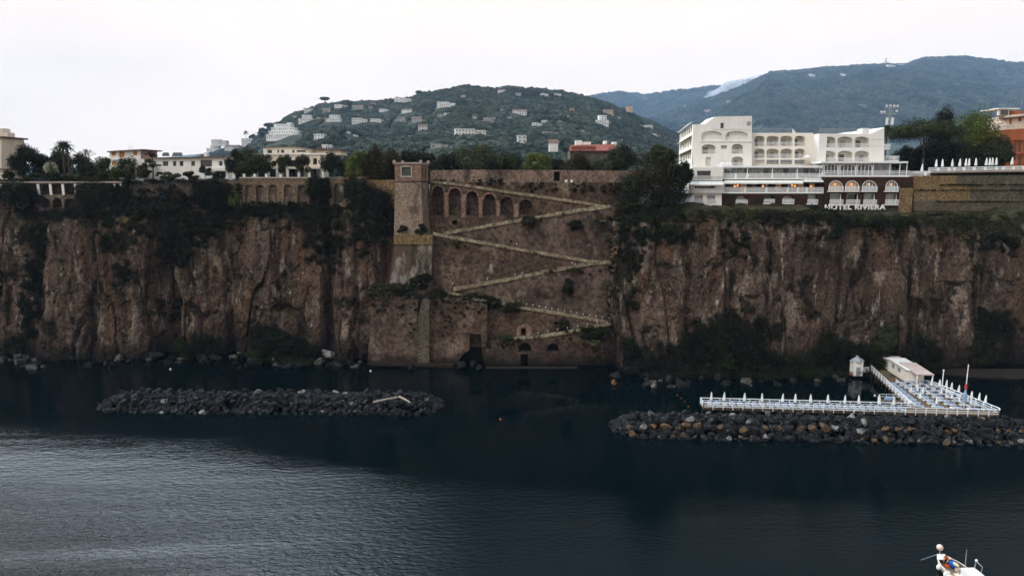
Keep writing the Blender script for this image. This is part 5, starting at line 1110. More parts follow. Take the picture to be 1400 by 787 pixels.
MB().pbox(424.2, 466, 206, 212, YB4 + 8, 8).build('rear_wing', M['cream'], cv); MB().pbox(423, 468, 204.6, 206, YB4 + 7.5, 9).build('rear_roof', M['tile'], cv)
# long red building behind the garden trees
YB5 = 330.0; rb = T('red_building', 'long red roofed building with a stone lower wall behind the garden trees', 'building', at(808, 222, YB5))
MB().pbox(779, 842, 206, 226, YB5, 14).build('wall', M['ochregrey'], rb)
MB().prism([at(778, 206, YB5 - 1.2), at(843, 206, YB5 - 1.2), at(841, 196.8, YB5 + 8), at(780, 198.5, YB5 + 8)], (0, .3, -.5)).build('roof', M['redtile'], rb)
MB().pbox(781, 815, 200.2, 204.5, YB5 - .9, .5).build('red_balcony', M['redtile'], rb)
for x0, x1, y0 in ((787, 796, 192), (797, 808, 194), (826, 830, 192.5), (838, 843, 194)): MB().pbox(x0, x1, y0, 199, YB5 + 8, 5).build('roof_room', M['white'], rb)
mb = MB(); a, b = at(760, 201.5, YB5 + 20), at(778, 203, YB5 + 20)
ws = T('white_outbuilding', 'white gabled outbuilding at the left end of the long red building', 'building', at(757, 204, YB5 + 20)); w_, zz = (at(764, 204, YB5 + 20).x - at(752, 204, YB5 + 20).x) / 2, 3.0
MB().box(-w_, w_, 0, 6, -1.2, zz).build('wall', M['housewhite'], ws, local=True); MB().prism([(-w_ - .3, -.3, zz), (-w_ - .3, 6.3, zz), (-w_ - .3, 3, zz + 2)], (2 * w_ + .6, 0, 0)).build('roof', M['tile'], ws, local=True)
# white stools by the dark doorway
for x, l in ((774, 'left one of two small white boxes by the dark doorway of the garden wall'), (781.5, 'right one of two small white boxes by the dark doorway of the garden wall')):
    p = at(x, 249, YG - 1); t = T('service_box', l, 'box', p); MB().box(-.3, .3, -.2, .2, -.6, .55).build('casing', M['canvas'], t, local=True); MB().box(-.34, .34, -.24, .24, .551, .63).build('lid', M['canvas'], t, local=True)

# ================================================================== TREES
YT1 = 190.5
def palm(px, yc, ybot, r_px, Y, label, trunks=(0,), ground=None, k=1.0):
    c = at(px, yc, Y); z0 = at(px, ybot, Y).z if ground is None else ground; s_ = Y / 945; r = r_px * s_
    o = T('palm_tree', label, 'palm', (c.x, Y, z0)); H_ = c.z - z0
    for i, dx in enumerate(trunks):
        mb = MB(); x = dx * s_; mb.tube((x, i * .5, -.5), (x * .9, i * .5, H_ * .5), .30 * k, .24 * k); mb.tube((x * .9, i * .5, H_ * .5), (x * .8, i * .5, H_), .24 * k, .22 * k); mb.build('trunk', M['bark'], o, local=True)
    rng = np.random.default_rng(int(px)); V, Fq = [], []
    for i in range(96):
        a = rng.uniform(0, 2 * math.pi); e = rng.uniform(-.5, 1.25); L_ = r * rng.uniform(.85, 1.1); dx = trunks[i % len(trunks)] * s_ * .8
        d = np.array((math.cos(a), math.sin(a), 0)); side = np.array((-math.sin(a), math.cos(a), 0)); n = 6
        pts = [np.array((dx, 0, H_)) + d * L_ * math.cos(e) * t * (1 - .15 * t) + np.array((0, 0, L_ * math.sin(e) * t - L_ * .55 * t * t)) for t in np.linspace(0, 1, n)]
        for j in range(n - 1):
            w0, w1 = .07 * r * (1 - j / n) + .015 * r, .07 * r * (1 - (j + 1) / n) + .01 * r
            for sg in (1, -1):
                o_ = len(V); dr = np.array((0, 0, -.5)); V += [pts[j], pts[j + 1], pts[j + 1] + (side * sg + dr) * w1, pts[j] + (side * sg + dr) * w0]; Fq.append((o_, o_ + 1, o_ + 2, o_ + 3))
    link('crown', mesh_np('crown', V, Fq, M['leaf_mid'] if Y < 260 else M['forest']), o); return o
GL = 44.6
tree(36, 199, 246, 50, 191, M['leaf_dark'], 'big round dark tree beside the beige house at the left edge', ground=GL)
tree(62, 208, 246, 34, 193, M['leaf_dark'], 'dark round tree between the beige house tree and the twin palm', ground=GL)
tree(80, 205, 246, 36, 197, M['leaf_mid'], 'dark tree whose crown stands right behind the twin palm', ground=GL)
tree(108, 210, 246, 40, 195, M['leaf_mid'], 'broad green tree right of the twin palm, under the bare tree', ground=GL)
tree(142, 216, 247, 27, 190, M['leaf_olive'], 'grey green round tree before the left end of the pink house', ground=GL)
tree(171, 216, 247, 26, 190, M['leaf_olive'], 'grey green round tree before the right end of the pink house', ground=GL)
tree(156, 226, 247, 14, 187, M['leaf_green'], 'small light green tree between the two grey green ones at the pink house', ground=GL)
tree(118, 222, 247, 22, 188, M['leaf_dark'], 'low dark tree at the wall below the bare branched tree', ground=GL)
tree(12, 233, 250, 16, 188, M['leaf_dark'], 'small dark tree before the porch of the beige house', ground=GL)
bush(70, 232, 20, 17, 187.5, M['leaf_pale'], 'pale blossoming bush before the twin palm', None)
bush(50, 240, 26, 10, 187, M['leaf_mid'], 'green bush left of the pale blossoming one'); bush(76, 240, 14, 11, 186.5, M['leaf_dark'], 'dark bush just right of the pale blossoming one')
bush(98, 241, 22, 10, 187, M['leaf_olive'], 'olive bush between the twin palm and the low dark tree'); bush(128, 243, 26, 8, 187, M['leaf_brown'], 'brownish low bush on the wall top left of the pink house')
palm(87.5, 198, 246, 14.5, 189, 'tall twin trunked palm standing over the left gardens', (-3, 2.5), GL)
# bare tree
c = at(123, 232, 192); t = T('bare_tree', 'leafless tree with dark forked branches between the twin palm and the pink house', 'tree', (c.x, 192, GL))
rnd = random.Random(3); H_ = at(123, 199, 192).z - GL; mb = MB(); mb.tube((0, 0, -.4), (.2, 0, H_ * .45), .2, .15); mb.build('trunk', M['bark'], t, local=True); mb = MB()
def fork(p, d, L_, r_, k):
    e = p + d * L_; mb.tube(p, e, r_, r_ * .65, 5)
    if k: 
        for _ in range(3): fork(e, (d + Vector((rnd.uniform(-.9, .9), rnd.uniform(-.9, .9), rnd.uniform(-.25, .5)))).normalized(), L_ * .72, r_ * .62, k - 1)
for _ in range(4): fork(Vector((.2, 0, H_ * .45)), Vector((rnd.uniform(-.8, .8), rnd.uniform(-.8, .8), 1)).normalized(), H_ * .19, .12, 3)
mb.build('crown', M['bark'], t, local=True)
# layered garden pine before the villa
c = at(209, 246, 187); t = T('garden_pine', 'dark layered garden pine at the left end of the long white villa', 'tree', (c.x, 187, GL)); H_ = at(209, 207, 187).z - GL
trunk_mb((0, 0, -.3), (.3, 0, H_ * .8), .22, [(-1.6, 0, H_ * .35), (1.5, 0, H_ * .5), (-1.2, .3, H_ * .68), (1.9, 0, H_ * .3)], 5).build('trunk', M['bark'], t, local=True)
for i, (x, z, w_, h_) in enumerate(((0, .9, 1.5, .8), (-.9, .68, 1.7, .75), (1.0, .55, 1.8, .7), (-1.5, .36, 1.5, .7), (1.9, .28, 1.3, .6))): link('foliage_pad', crown_mesh('foliage_pad', (x, 0, H_ * z), (w_, w_, h_), M['leaf_dark'], 620, .32, 9, i + 900), t)
bush(196, 234, 18, 22, 186.5, M['leaf_brown'], 'brown leaved bush left of the layered garden pine')
bush(234, 240.5, 26, 14, 186, M['leaf_mid'], 'clipped green hedge block under the left windows of the long white villa', name='hedge', cat='hedge'); bush(261, 240.5, 21, 15, 186, M['leaf_dark'], 'clipped dark hedge block under the middle window of the long white villa', name='hedge', cat='hedge')
tree(279.5, 226, 247, 17, 187, M['leaf_dark'], 'small round headed tree before the big dark window of the long white villa', ground=GL, trunk=.4)
bush(300, 240, 22, 13, 187, M['leaf_dark'], 'dark bush under the right end of the long white villa')
tree(322, 205, 246, 28, 191, M['leaf_dark'], 'dark tree right against the right end of the long white villa', ground=GL)
tree(340, 203, 246, 34, 193, M['leaf_olive'], 'tall olive green tree between the two villas', ground=GL)
tree(358, 210, 246, 32, 190, M['leaf_mid'], 'round crowned tree before the left corner of the cream villa', ground=GL, trunk=.35)
tree(335, 222, 246, 26, 188, M['leaf_mid'], 'lower round tree at the foot of the tall olive green one', ground=GL)
tree(387, 212.5, 244, 21, 189, M['leaf_mid'], 'round headed clipped tree before the middle bay of the cream villa', ground=GL, trunk=.34)
tree(413.5, 211, 244, 21, 189, M['leaf_brown'], 'round headed tree before the right bay of the cream villa', ground=GL, trunk=.3)
tree(452, 209.5, 244, 28, 189, M['leaf_dark'], 'round headed dark tree at the right end of the cream villa', ground=GL, trunk=.3)
tree(476, 213, 246, 30, 191, M['leaf_mid'], 'low dark tree between the cream villa and the tall conifers', ground=GL)
tree(489, 202, 262, 32, 187, M['leaf_green'], 'yellow green tree at the left side of the tall dark conifers', ground=42)
tree(510, 200, 270, 40, 184, M['leaf_brown'], 'tall brownish conifer left of the square tower, behind the ochre wall stub', ground=40, depth=.7, dens=1.4)
tree(533, 200, 255, 34, 188, M['leaf_brown'], 'tall brownish conifer directly left of the square tower', ground=43, dens=1.4)
tree(560, 206, 245, 34, 194, M['leaf_dark'], 'dark tree behind the square tower, left of the garden hedge', ground=GL)
tree(583, 208, 240, 30, 195, M['leaf_dark'], 'low dark tree behind the right corner of the square tower', ground=GL)
tree(612, 207, 238, 44, 193, M['leaf_dark'], 'dark domed tree behind the garden wall, right of the tower', ground=GL, trunk=.15)
tree(651, 196, 238, 62, 192, M['leaf_olive'], 'broadest olive tree behind the garden wall', ground=GL, trunk=.15)
tree(694, 209, 238, 38, 193, M['leaf_mid'], 'dark olive tree right of the broadest one behind the garden wall', ground=GL, trunk=.15)
tree(736, 205, 238, 44, 194, M['leaf_green'], 'bright green tree behind the garden wall, left of the dark doorway', ground=GL, trunk=.15)
bush(733, 228, 20, 12, 187, M['leaf_green'], 'small bright bush peeping over the garden wall left of the dark doorway')
tree(765, 214, 238, 28, 195, M['leaf_dark'], 'low dark tree straight above the dark doorway of the garden wall', ground=GL, trunk=.15)
tree(787, 210, 238, 32, 190, M['leaf_brown'], 'brownish dark tree before the long red roofed building', ground=GL, trunk=.15)
tree(823, 214, 238, 38, 190, M['leaf_olive'], 'pale olive domed tree right of the brownish one behind the garden wall', ground=GL, trunk=.15)
tree(850, 197, 240, 46, 194, M['leaf_dark'], 'tall dark tree left of the great dark tree on the rim', ground=GL, trunk=.15)
# the great tree over the rim
c = at(893, 300, 178); t = T('great_tree', 'great dark tree overhanging the rim left of the white hotel', 'tree', (c.x, 178, c.z)); k_ = 178 / 945
for i, (px, py, w_, h_, m_) in enumerate(((896, 234, 74, 68, 'leaf_brown'), (870, 262, 62, 62, 'leaf_dark'), (916, 264, 58, 70, 'leaf_dark'), (888, 294, 84, 54, 'leaf_dark'), (933, 240, 26, 38, 'leaf_dark'), (905, 212, 38, 30, 'leaf_mid'), (858, 284, 34, 40, 'leaf_brown'))):
    q = at(px, py, 178) - Vector(t.location); link('crown', crown_mesh('crown', (q.x, 0, q.z), (w_ * k_ / 2, min(5.5, w_ * k_ / 2), h_ * k_ / 2), M[m_], 7000, .44, 34, 300 + i), t)
trunk_mb((0, 1.5, -1), (0, .5, 12), .5, [(-4, 0, 9), (4, 0, 9), (1, 0, 15), (-2, 0, 13)], 8).build('trunk', M['bark'], t, local=True)
bush(868, 331, 9, 8, 171.5, M['leaf_rust'], 'rust orange bush on the cliff below the great dark tree')
bush(852, 318, 24, 26, 173, M['leaf_brown'], 'brown shrub between the top ramp and the great dark tree')
# right: stone pine and its neighbours
t = tree(1269, 160, 238, 88, 205, M['leaf_mid'], 'umbrella shaped stone pine with a bare leaning trunk on the parasol terrace', 'pine', ground=47, trunk=.42, dens=2.6)
tree(1291, 149, 238, 40, 216, M['leaf_dark'], 'dark tree whose top shows over the stone pine', ground=46, trunk=.2)
tree(1240, 198, 240, 42, 212, M['leaf_dark'], 'dark low tree left of the stone pine trunk, next to the white hotel', ground=45, trunk=.12)
tree(1298, 190, 238, 60, 212, M['leaf_dark'], 'dark undergrowth tree right of the stone pine trunk', ground=45, trunk=.08)
tree(1262, 200, 238, 40, 216, M['leaf_dark'], 'dark tree in the gap behind the stone pine trunk', ground=45, trunk=.08)
tree(1340, 148, 238, 58, 203, M['leaf_green'], 'tall bright green tree between the stone pine and the orange building', ground=46, trunk=.12, dens=1.3)
tree(1336, 190, 238, 56, 201, M['leaf_dark'], 'dark tree filling the foot of the tall bright green one', ground=46, trunk=.1)
tree(1367, 183, 238, 42, 200, M['leaf_mid'], 'lower green tree before the orange building', ground=46, trunk=.15)
palm(1213, 176, 240, 12, 214, 'palm behind the right corner of the white hotel', (0,), 46)
bush(1234, 232, 16, 12, 196, M['leaf_mid'], 'green bush at the right end of the hotel terrace')
# skyline trees on the hill
def far_tree(px, ytop, ybot, w_, label, kind='round'):
    p = hit(hill_z, px, ybot, 300, 1600); tree(px, ytop, ybot, w_, p.y, M['forest'], label, kind, trunk=.3 if kind == 'pine' else .1, leaf=2.6, dens=30 if kind == 'pine' else 16)
    tr = [c_ for c_ in bpy.data.objects if c_.name.startswith('trunk') and c_.parent and c_.parent.get('label') == label][0]; tr.scale = (4.0, 4.0, 1.0)
far_tree(444, 132.5, 141, 11, 'umbrella pine on the skyline at the left end of the hill', 'pine'); far_tree(572.5, 124, 131, 8, 'umbrella pine on the skyline at the middle of the hill', 'pine')
far_tree(368, 168, 178, 13, 'umbrella pine over the roof of the big terraced hotel', 'pine'); far_tree(359, 176, 190, 13, 'dark tree at the left end of the big terraced hotel'); far_tree(767, 122.5, 128, 8, 'umbrella pine on the skyline right of the hill summit', 'pine')
far_tree(346, 184, 193, 10, 'smaller dark tree left of the big terraced hotel'); far_tree(478, 139, 147, 6, 'tall dark cypress like tree above the reddish roofed long house')
p = hit(hill_z, 336, 192, 300, 1600); palm(336, 180.5, 193, 4.5, p.y, 'lone palm on the skyline over the white chapel like house', (0,), None, 1.6)

# ================================================================== BUSHES ON THE WALLS AND RAMPS
for a in ((575, 314, 18, 15, 171.2, 'leaf_dark', 'round dark bush at the foot of the square tower'), (549, 314, 18, 12, 172, 'leaf_dark', 'dark bush at the left foot of the square tower'),
  (724, 303, 23, 18, 174.2, 'leaf_brown', 'round brown bush hanging below the sixth arch of the arcade'), (783, 307, 26, 15, 174.6, 'leaf_cliff', 'dark creeper patch on the rubble wall under the arcade'),
  (776, 390, 20, 24, 169.6, 'leaf_dark', 'round dark bush growing out of the wall under the third ramp'), (769, 446, 24, 22, 166.6, 'leaf_brown', 'brown bush on the lowest ramp above the second half round opening'),
  (600, 415, 48, 40, 169, 'leaf_dark', 'big dark bush at the left turn of the lowest ramps'), (548, 394, 46, 18, 167.6, 'leaf_dark', 'long dark hedge on top of the broad stained waterside wall'), (517, 394, 26, 12, 168, 'leaf_mid', 'thin green bush at the left end of the waterside wall hedge'),
  (577, 384, 32, 22, 168.6, 'leaf_dark', 'dark bush below the peeling buttress'), (640, 409, 36, 18, 168.6, 'leaf_dark', 'dark hedge right of the big bush at the ramp turn'), (672, 414, 34, 17, 168.4, 'leaf_cliff', 'middle dark hedge along the lowest ramp'), (702, 420, 34, 17, 168, 'leaf_dark', 'right end of the dark hedge along the lowest ramp'),
  (625, 332, 14, 8, 172.6, 'leaf_mid', 'small green tuft on the second ramp near the tower'), (692, 462, 24, 16, 164.2, 'leaf_mid', 'green shrub left of the small framed door'), (787, 369, 26, 10, 170.2, 'leaf_brown', 'brown shrub under the right turn of the third ramp'),
  (810, 455, 38, 24, 164, 'leaf_thicket', 'dark green bush at the right end of the lowest ramp'), (842, 452, 30, 34, 165, 'leaf_dark', 'dark tall bush right of the lowest ramp turn'), (814, 470, 24, 14, 161.5, 'leaf_olive', 'yellowish bush right of the half round openings'),
  (436, 260, 34, 42, 179.2, 'leaf_cliff', 'curtain of dark ivy between the five blind arches and the single arch'), (320, 268, 14, 34, 179.4, 'leaf_green', 'bright ivy strip left of the five blind arches'), (294, 266, 56, 44, 179.4, 'leaf_cliff', 'dark ivy mass on the red garden wall'), (421, 254, 10, 20, 179, 'leaf_green', 'light green ivy at the right end of the five blind arches'),
  (125, 272, 54, 58, 178, 'leaf_dark', 'dark overhanging tree crown right of the loggia arches'), (20, 266, 56, 42, 178, 'leaf_dark', 'dark overhanging bush before the left loggia posts'), (171, 256, 12, 20, 179, 'leaf_dark', 'dark creeper at the right end of the loggia wall'), (246, 268, 22, 18, 178.6, 'leaf_brown', 'reddish brown creeper below the arch of the rubble wall'),
  (486, 266, 34, 52, 178, 'leaf_dark', 'dark ivy mass right of the single bricked arch'), (512, 276, 50, 56, 177.6, 'leaf_cliff', 'dark bush over the rim left of the ochre wall stub'), (1212, 462, 40, 36, 158, 'leaf_mid', 'green bush on the cliff foot behind the pier kiosk'), (1138, 478, 48, 50, 158, 'leaf_thicket', 'dark bushy tree at the cliff foot left of the pier kiosk')):
    bush(*a[:5], M[a[5]], a[6])
# little white posts along the ramps
POSTS = [(706.5, 335.5, YC), (782, 361, YD), (786, 363, YD), (704, 377, YD), (714, 375, YD), (666, 383, YD), (619, 389.5, YD), (629, 316, YB), (797, 282, YA)]
for i in range(14): u = i / 13; POSTS.append((720 + 112 * u, 417.6 + 19.5 * u, YE))
for i in range(9): u = i / 8; POSTS.append((722 + 108 * u, 459.5 - 19 * u, YF_ - .1))
post0 = T('lamp_post', 'tiny white lamp post on the parapet of the zigzag ramps', 'lamp post', (0, 0, 0), 'white lamp posts along the zigzag ramps')
MB().lathe((0, 0, 0), [(.07, 0), (.05, .35)], 6).build('post', M['rail'], post0, local=True); MB().ball((0, 0, .42), .13, 8, 5).build('globe', M['canvas'], post0, local=True)
for i, (x, y, Y) in enumerate(POSTS):
    o = post0 if i == 0 else copy_tree(post0); o.location = at(x, y, Y) + Vector((0, .15, 0))

# ================================================================== BOULDERS
def boulder_mesh(name, seed, mat, sub=3):
    bm = bmesh.new(); bmesh.ops.create_icosphere(bm, subdivisions=sub, radius=1); rng = np.random.default_rng(seed)
    P = np.array([v.co for v in bm.verts])
    for _ in range(17):
        n = rng.normal(0, 1, 3); n /= np.linalg.norm(n); d = rng.uniform(.42, .80); e = P @ n - d; P -= np.outer(np.clip(e, 0, None), n)
    P *= np.array((rng.uniform(.9, 1.25), rng.uniform(.8, 1.1), rng.uniform(.65, .85))); P += .05 * np.stack([vnoise(P[:, 0] * 3 + seed, P[:, 1] * 3, P[:, 2] * 3, k) for k in range(3)], 1)
    for v, q in zip(bm.verts, P): v.co = q
    me = bpy.data.meshes.new(name); bm.to_mesh(me); bm.free(); me.materials.append(mat); return me
M['boulder_foot'] = mk('foot_boulder_rock', (.03, .027, .024), (.085, .075, .066), .9, .9, .5, .08, fine=2)
BOULD = {k: [boulder_mesh('boulder', i, M[k]) for i in range(6)] for k in ('boulder_dark', 'boulder_pale', 'boulder_ochre', 'boulder_foot')}
def boulder(p, r, kind, label, group, rnd, name='boulder'):
    o = link(name, rnd.choice(BOULD[kind])); o.location = p; o.scale = (r, r * rnd.uniform(.8, 1.2), r * rnd.uniform(.75, 1.1)); o.rotation_euler = (rnd.uniform(-.7, .7), rnd.uniform(-.7, .7), rnd.uniform(0, 6.3))
    return tag(o, label, 'boulder', group)
def breakwater(name, a, b, halfw, hgt, step, colour, seed, ends=(True, True)):
    rnd = random.Random(seed); a, b = Vector(a), Vector(b); ax = (b - a); L_ = ax.length; ax.normalize(); nr_ = Vector((-ax.y, ax.x, 0))
    if nr_.y > 0: nr_ = -nr_                                     # towards the open sea
    P, S = [], []
    for _ in range(int(L_ * 34)):
        u = rnd.uniform(0, L_); v = rnd.uniform(-1, 1); e = min(1, (u if ends[0] else 9) / 4, ((L_ - u) if ends[1] else 9) / 4); w_ = halfw * (.45 + .55 * e)
        z = hgt * e ** .6 * (1 - abs(v) ** 1.6) - .55; P.append(a + ax * u + nr_ * v * w_ + Vector((0, 0, z))); S.append(rnd.uniform(.35, 1.0))
    scatter(name + '_rubble', P, S, [boulder_mesh('rubble_stone', 50 + i, M['boulder_dark'], 2) for i in range(4)], None, seed)
    rows_ = [(-.15, 1.0), (.24, .93), (.56, .66), (.86, .18)]
    for ri, (v, hz_) in enumerate(rows_):
        u = rnd.uniform(0, step)
        while u < L_:
            e = min(1, (u if ends[0] else 9) / 5, ((L_ - u) if ends[1] else 9) / 5); r_ = rnd.uniform(.7, 1.2) * (1 if ri < 3 else .85)
            p = a + ax * u + nr_ * (v + rnd.uniform(-.1, .1)) * halfw * (.4 + .6 * e) + Vector((0, 0, hgt * hz_ * max(.12, e) ** .7 - .25 + rnd.uniform(-.2, .25)))
            k, lab, grp = colour(ri, rnd); boulder(p, r_, k, lab, grp, rnd); u += step * rnd.uniform(.8, 1.25)
A = onz(132, 557, 0); B = onz(604, 561, 0)
def colL(ri, rnd): return ('boulder_dark', 'dark boulder in the left breakwater that stands alone in the water', 'dark boulders of the left breakwater') if rnd.random() < .93 else ('boulder_pale', 'paler boulder in the left breakwater that stands alone in the water', 'pale boulders of the left breakwater')
breakwater('left_breakwater', (A.x, A.y + 2.8, 0), (B.x, B.y + 3.2, 0), 6.2, 2.5, 2.02, colL, 5)
A = onz(838, 590, 0); B = onz(1418, 600, 0)
def colR(ri, rnd):
    q = rnd.random()
    if ri >= 2 and q < .42: return ('boulder_ochre', 'ochre stained boulder at the waterline before the pier', 'ochre boulders of the right breakwater')
    if q < (.56 if ri >= 2 else .17): return ('boulder_pale', 'pale boulder in the right breakwater before the pier', 'pale boulders of the right breakwater')
    return ('boulder_dark', 'dark boulder in the right breakwater before the pier', 'dark boulders of the right breakwater')
breakwater('right_breakwater', (A.x, A.y + 2.6, 0), (B.x, B.y + 2.6, 0), 6.0, 2.6, 2.02, colR, 9, (True, False))
for (x0, y0, x1, y1, lab) in ((510, 549.5, 546, 542.5, 'longer bleached log lying on the right end of the left breakwater'), (546, 542, 561, 550, 'shorter bleached log lying across the longer one on the left breakwater')):
    mb = MB(); a, b = onz(x0, y0, 2.9), onz(x1, y1, 3.5); mb.tube(a, a.lerp(b, .5) + Vector((0, 0, .05)), .24, .2); mb.tube(a.lerp(b, .5) + Vector((0, 0, .05)), b, .2, .15); tag(mb.build('log', M['logwood']), lab, 'log')
# rocks at the foot of the cliff
rnd = random.Random(17)
for (x, y, r_, k, lab) in ((449, 487, 3.3, 'boulder_pale', 'largest pale slab of rock at the cliff foot, left of the waterside walls'), (377, 496, 2.0, 'boulder_pale', 'pale rock at the cliff foot below the green mound'), (327, 505, 1.0, 'boulder_dark', 'small rock awash off the cliff foot, alone in the water'), (478, 497, 1.7, 'boulder_dark', 'dark rock between the largest slab and the waterside wall'), (630, 501, 1.9, 'boulder_dark', 'grey rock before the dark cave'), (648, 499, 1.6, 'boulder_dark', 'dark rock inside the mouth of the dark cave'), (655, 503, 1.2, 'boulder_dark', 'small dark rock at the right side of the dark cave'), (563, 503, 1.4, 'boulder_dark', 'grey rock at the foot of the pilaster'), (345, 492, 1.6, 'boulder_ochre', 'ochre rock left of the green mound'), (295, 489, 2.0, 'boulder_dark', 'flat dark rock under the left bush of the cliff foot'),
   (843, 515, 1.9, 'boulder_dark', 'dark rock at the left end of the heap under the thicket'), (862, 508, 2.2, 'boulder_dark', 'dark rock in the middle of the heap under the thicket'), (884, 516, 1.4, 'boulder_pale', 'upper pale rock in the heap under the thicket'), (893, 527, 1.5, 'boulder_pale', 'lower pale rock in the heap under the thicket'), (840, 524, 1.2, 'boulder_ochre', 'ochre rock at the waterline of the heap under the thicket'), (913, 521, 1.5, 'boulder_dark', 'dark rock right of the pale pair under the thicket'), (917, 530, 1.1, 'boulder_dark', 'lowest dark rock of the heap under the thicket'), (905, 512, 1.6, 'boulder_dark', 'dark rock above the pale pair under the thicket'),
   (820, 492, 2.8, 'boulder_dark', 'big dark rock right of the half round openings'), (850, 487, 2.4, 'boulder_pale', 'pale streaked rock under the bush at the ramp end')):
    p = onz(x, y, .3); boulder(p + Vector((0, 0, r_ * .1)), r_, k, lab, None, rnd, 'foot_rock')
for i in range(112):
    x = rnd.uniform(-20, 525) if i < 80 else rnd.uniform(860, 1175); p = onz(x, 0, 0) if False else None
    Xc = X(x, 168, 0); yy = float(cliff_y(Xc, 1.0)); r_ = rnd.uniform(.6, 2.1)
    boulder((Xc, yy - rnd.uniform(.3, 8.0) - (4 if i >= 80 else 0), rnd.uniform(-.2, .5)), r_, rnd.choice(('boulder_dark', 'boulder_dark', 'boulder_dark', 'boulder_foot', 'boulder_foot')), 'rock fallen along the foot of the left cliff face' if i < 80 else 'dark rock along the waterline of the thicket', 'rocks along the left cliff foot' if i < 80 else 'rocks along the thicket shore', rnd, 'foot_rock')
# brown shore strip behind the pier
q = [onz(x, y, .35) for x, y in ((1270, 508), (1300, 511), (1340, 515), (1390, 517), (1520, 512), (1520, 505), (1300, 503))]
tag(MB().prism(q, (0, 0, -.6)).build('shore', M['shore']), kind='structure')

# ================================================================== THE BATHING PIER
ZD = 1.7
pier = T('bathing_pier', 'white railed bathing pier on timber piles behind the right breakwater', 'pier', onz(1160, 556, ZD))
def pt(x, y): return onz(x, y, ZD)
f0, f1 = pt(961.5, 557.5), pt(1366, 568)                      # sea edge of the long arm
g0, g1 = pt(957, 551), pt(1246, 558.6)                        # its inner edge
l0, l1 = pt(1188, 503.5), g1                                  # left edge of the landward arm
r0, r1 = pt(1276, 529), pt(1366, 566)                         # right edge of it
c0, c1 = pt(1214, 500.5), pt(1262, 519)                       # the bar's right side, back to the shore
deck = MB(); deck.prism([f0, f1, r1 + Vector((0, .4, 0)), g1, g0], (0, 0, -.25)); deck.build('deck', M['wood'], pier)
MB().prism([g1 + Vector((0, .02, .004)), r1 + Vector((0, .42, .004)), r0 + Vector((0, 0, .004)), c1 + Vector((0, 0, .004)), c0 + Vector((0, 0, .004)), l0 + Vector((0, 0, .004))], (0, 0, -.25)).build('deck', M['wood'], pier)
def rail_part(p, q, step=1.9):
    mb = MB(); up = Vector((0, 0, 1)); n = max(1, round((q - p).length / step))
    for h_, r_ in ((1.15, .085), (.70, .06), (.32, .06)): mb.tube(p + up * h_, q + up * h_, r_, n=5)
    for i in range(n + 1): b_ = p.lerp(q, i / n); mb.box(b_.x - .06, b_.x + .06, b_.y - .06, b_.y + .06, b_.z - .3, b_.z + 1.2)
    return mb.build('railing', M['pier_white'], pier)
rail_part(f0, f1); rail_part(g0, g1); rail_part(g0, f0); rail_part(l0, g1); rail_part(r0, r1); rail_part(r1, f1)
for p, q in ((f0, f1), (g0, g1), (l0, g1), (r0, r1)): mb = MB(); mb.prism([p, q, q + Vector((0, .12, 0)), p + Vector((0, .12, 0))], (0, 0, -.32)); mb.build('fascia', M['wood'], pier)
for k in range(32): u = k / 31; a = f0.lerp(f1, u); MB().box(a.x - .14, a.x + .14, a.y + .2, a.y + .48, -1.2, ZD - .25).build('pile', M['pile'], pier)
for k in range(12): u = k / 11; a = l0.lerp(l1, u); MB().box(a.x - .14, a.x + .14, a.y - .1, a.y + .18, -1.2, ZD - .25).build('pile', M['pile'], pier)
for k in range(10): u = k / 9; a = r0.lerp(r1, u); MB().box(a.x - .14, a.x + .14, a.y - .1, a.y + .18, -1.2, ZD - .25).build('pile', M['pile'], pier)
# small landing stage inside the corner
s0, s1, s2, s3 = onz(1200, 549.5, .9), onz(1236, 552, .9), onz(1230, 546, .9), onz(1202, 545.5, .9)
ld = T('landing_stage', 'small railed landing stage with blue gear inside the corner of the pier', 'landing stage', s0)
MB().prism([s0, s1, s2, s3], (0, 0, -.2)).build('deck', M['wood'], ld)
mb = MB(); railing(mb, s3, s2, 1.1, 1.2, .05, 2, .05); railing(mb, s0, s3, 1.1, 1.2, .05, 2, .05); mb.build('railing', M['pier_white'], ld)
for x, y in ((1201, 549), (1235, 551)): a = onz(x, y, .9); MB().box(a.x - .12, a.x + .12, a.y, a.y + .24, -1.2, .7).build('pile', M['pile'], ld)
mb = MB(); a = onz(1216, 548.5, .9); mb.ball(a + Vector((0, 0, .5)), .8, 8, 6, (1.5, .6, .7)); tag(mb.build('tarpaulin', M['blue']), 'heap of blue cloth on the small landing stage of the pier', 'tarpaulin')
# bar building with the pale roof on the landward arm
def onp(x, y, h_): return onz(x, y, ZD + h_)
e0, e1 = onp(1213.5, 506, 0), onp(1240, 523, 0)               # left foot of the bar
dirb = Vector((e1.x - e0.x, e1.y - e0.y, 0)); Lb_ = dirb.length; dirb.normalize(); nb_ = Vector((-dirb.y, dirb.x, 0))
if nb_.x < 0: nb_ = -nb_
bar = T('beach_bar', 'white beach bar with a flat pale roof on the landward arm of the pier', 'beach bar', e0)
def fbar(a, b, d): return e0 + dirb * a + Vector((0, 0, b)) + nb_ * d
hb2 = 2.8; wins = [[(1.2 + i * 3.1, 1.0), (3.2 + i * 3.1, 1.0), (3.2 + i * 3.1, 2.2), (1.2 + i * 3.1, 2.2)] for i in range(int((Lb_ - 2) / 3.1))]
MB().facade(fbar, [(0, 0), (Lb_, 0), (Lb_, hb2), (0, hb2)], wins, 3.4, .3).build('wall', M['warmwhite'], bar)
for w_ in wins: MB().poly(fbar, w_, .28).build('window', M['paleglass'], bar)
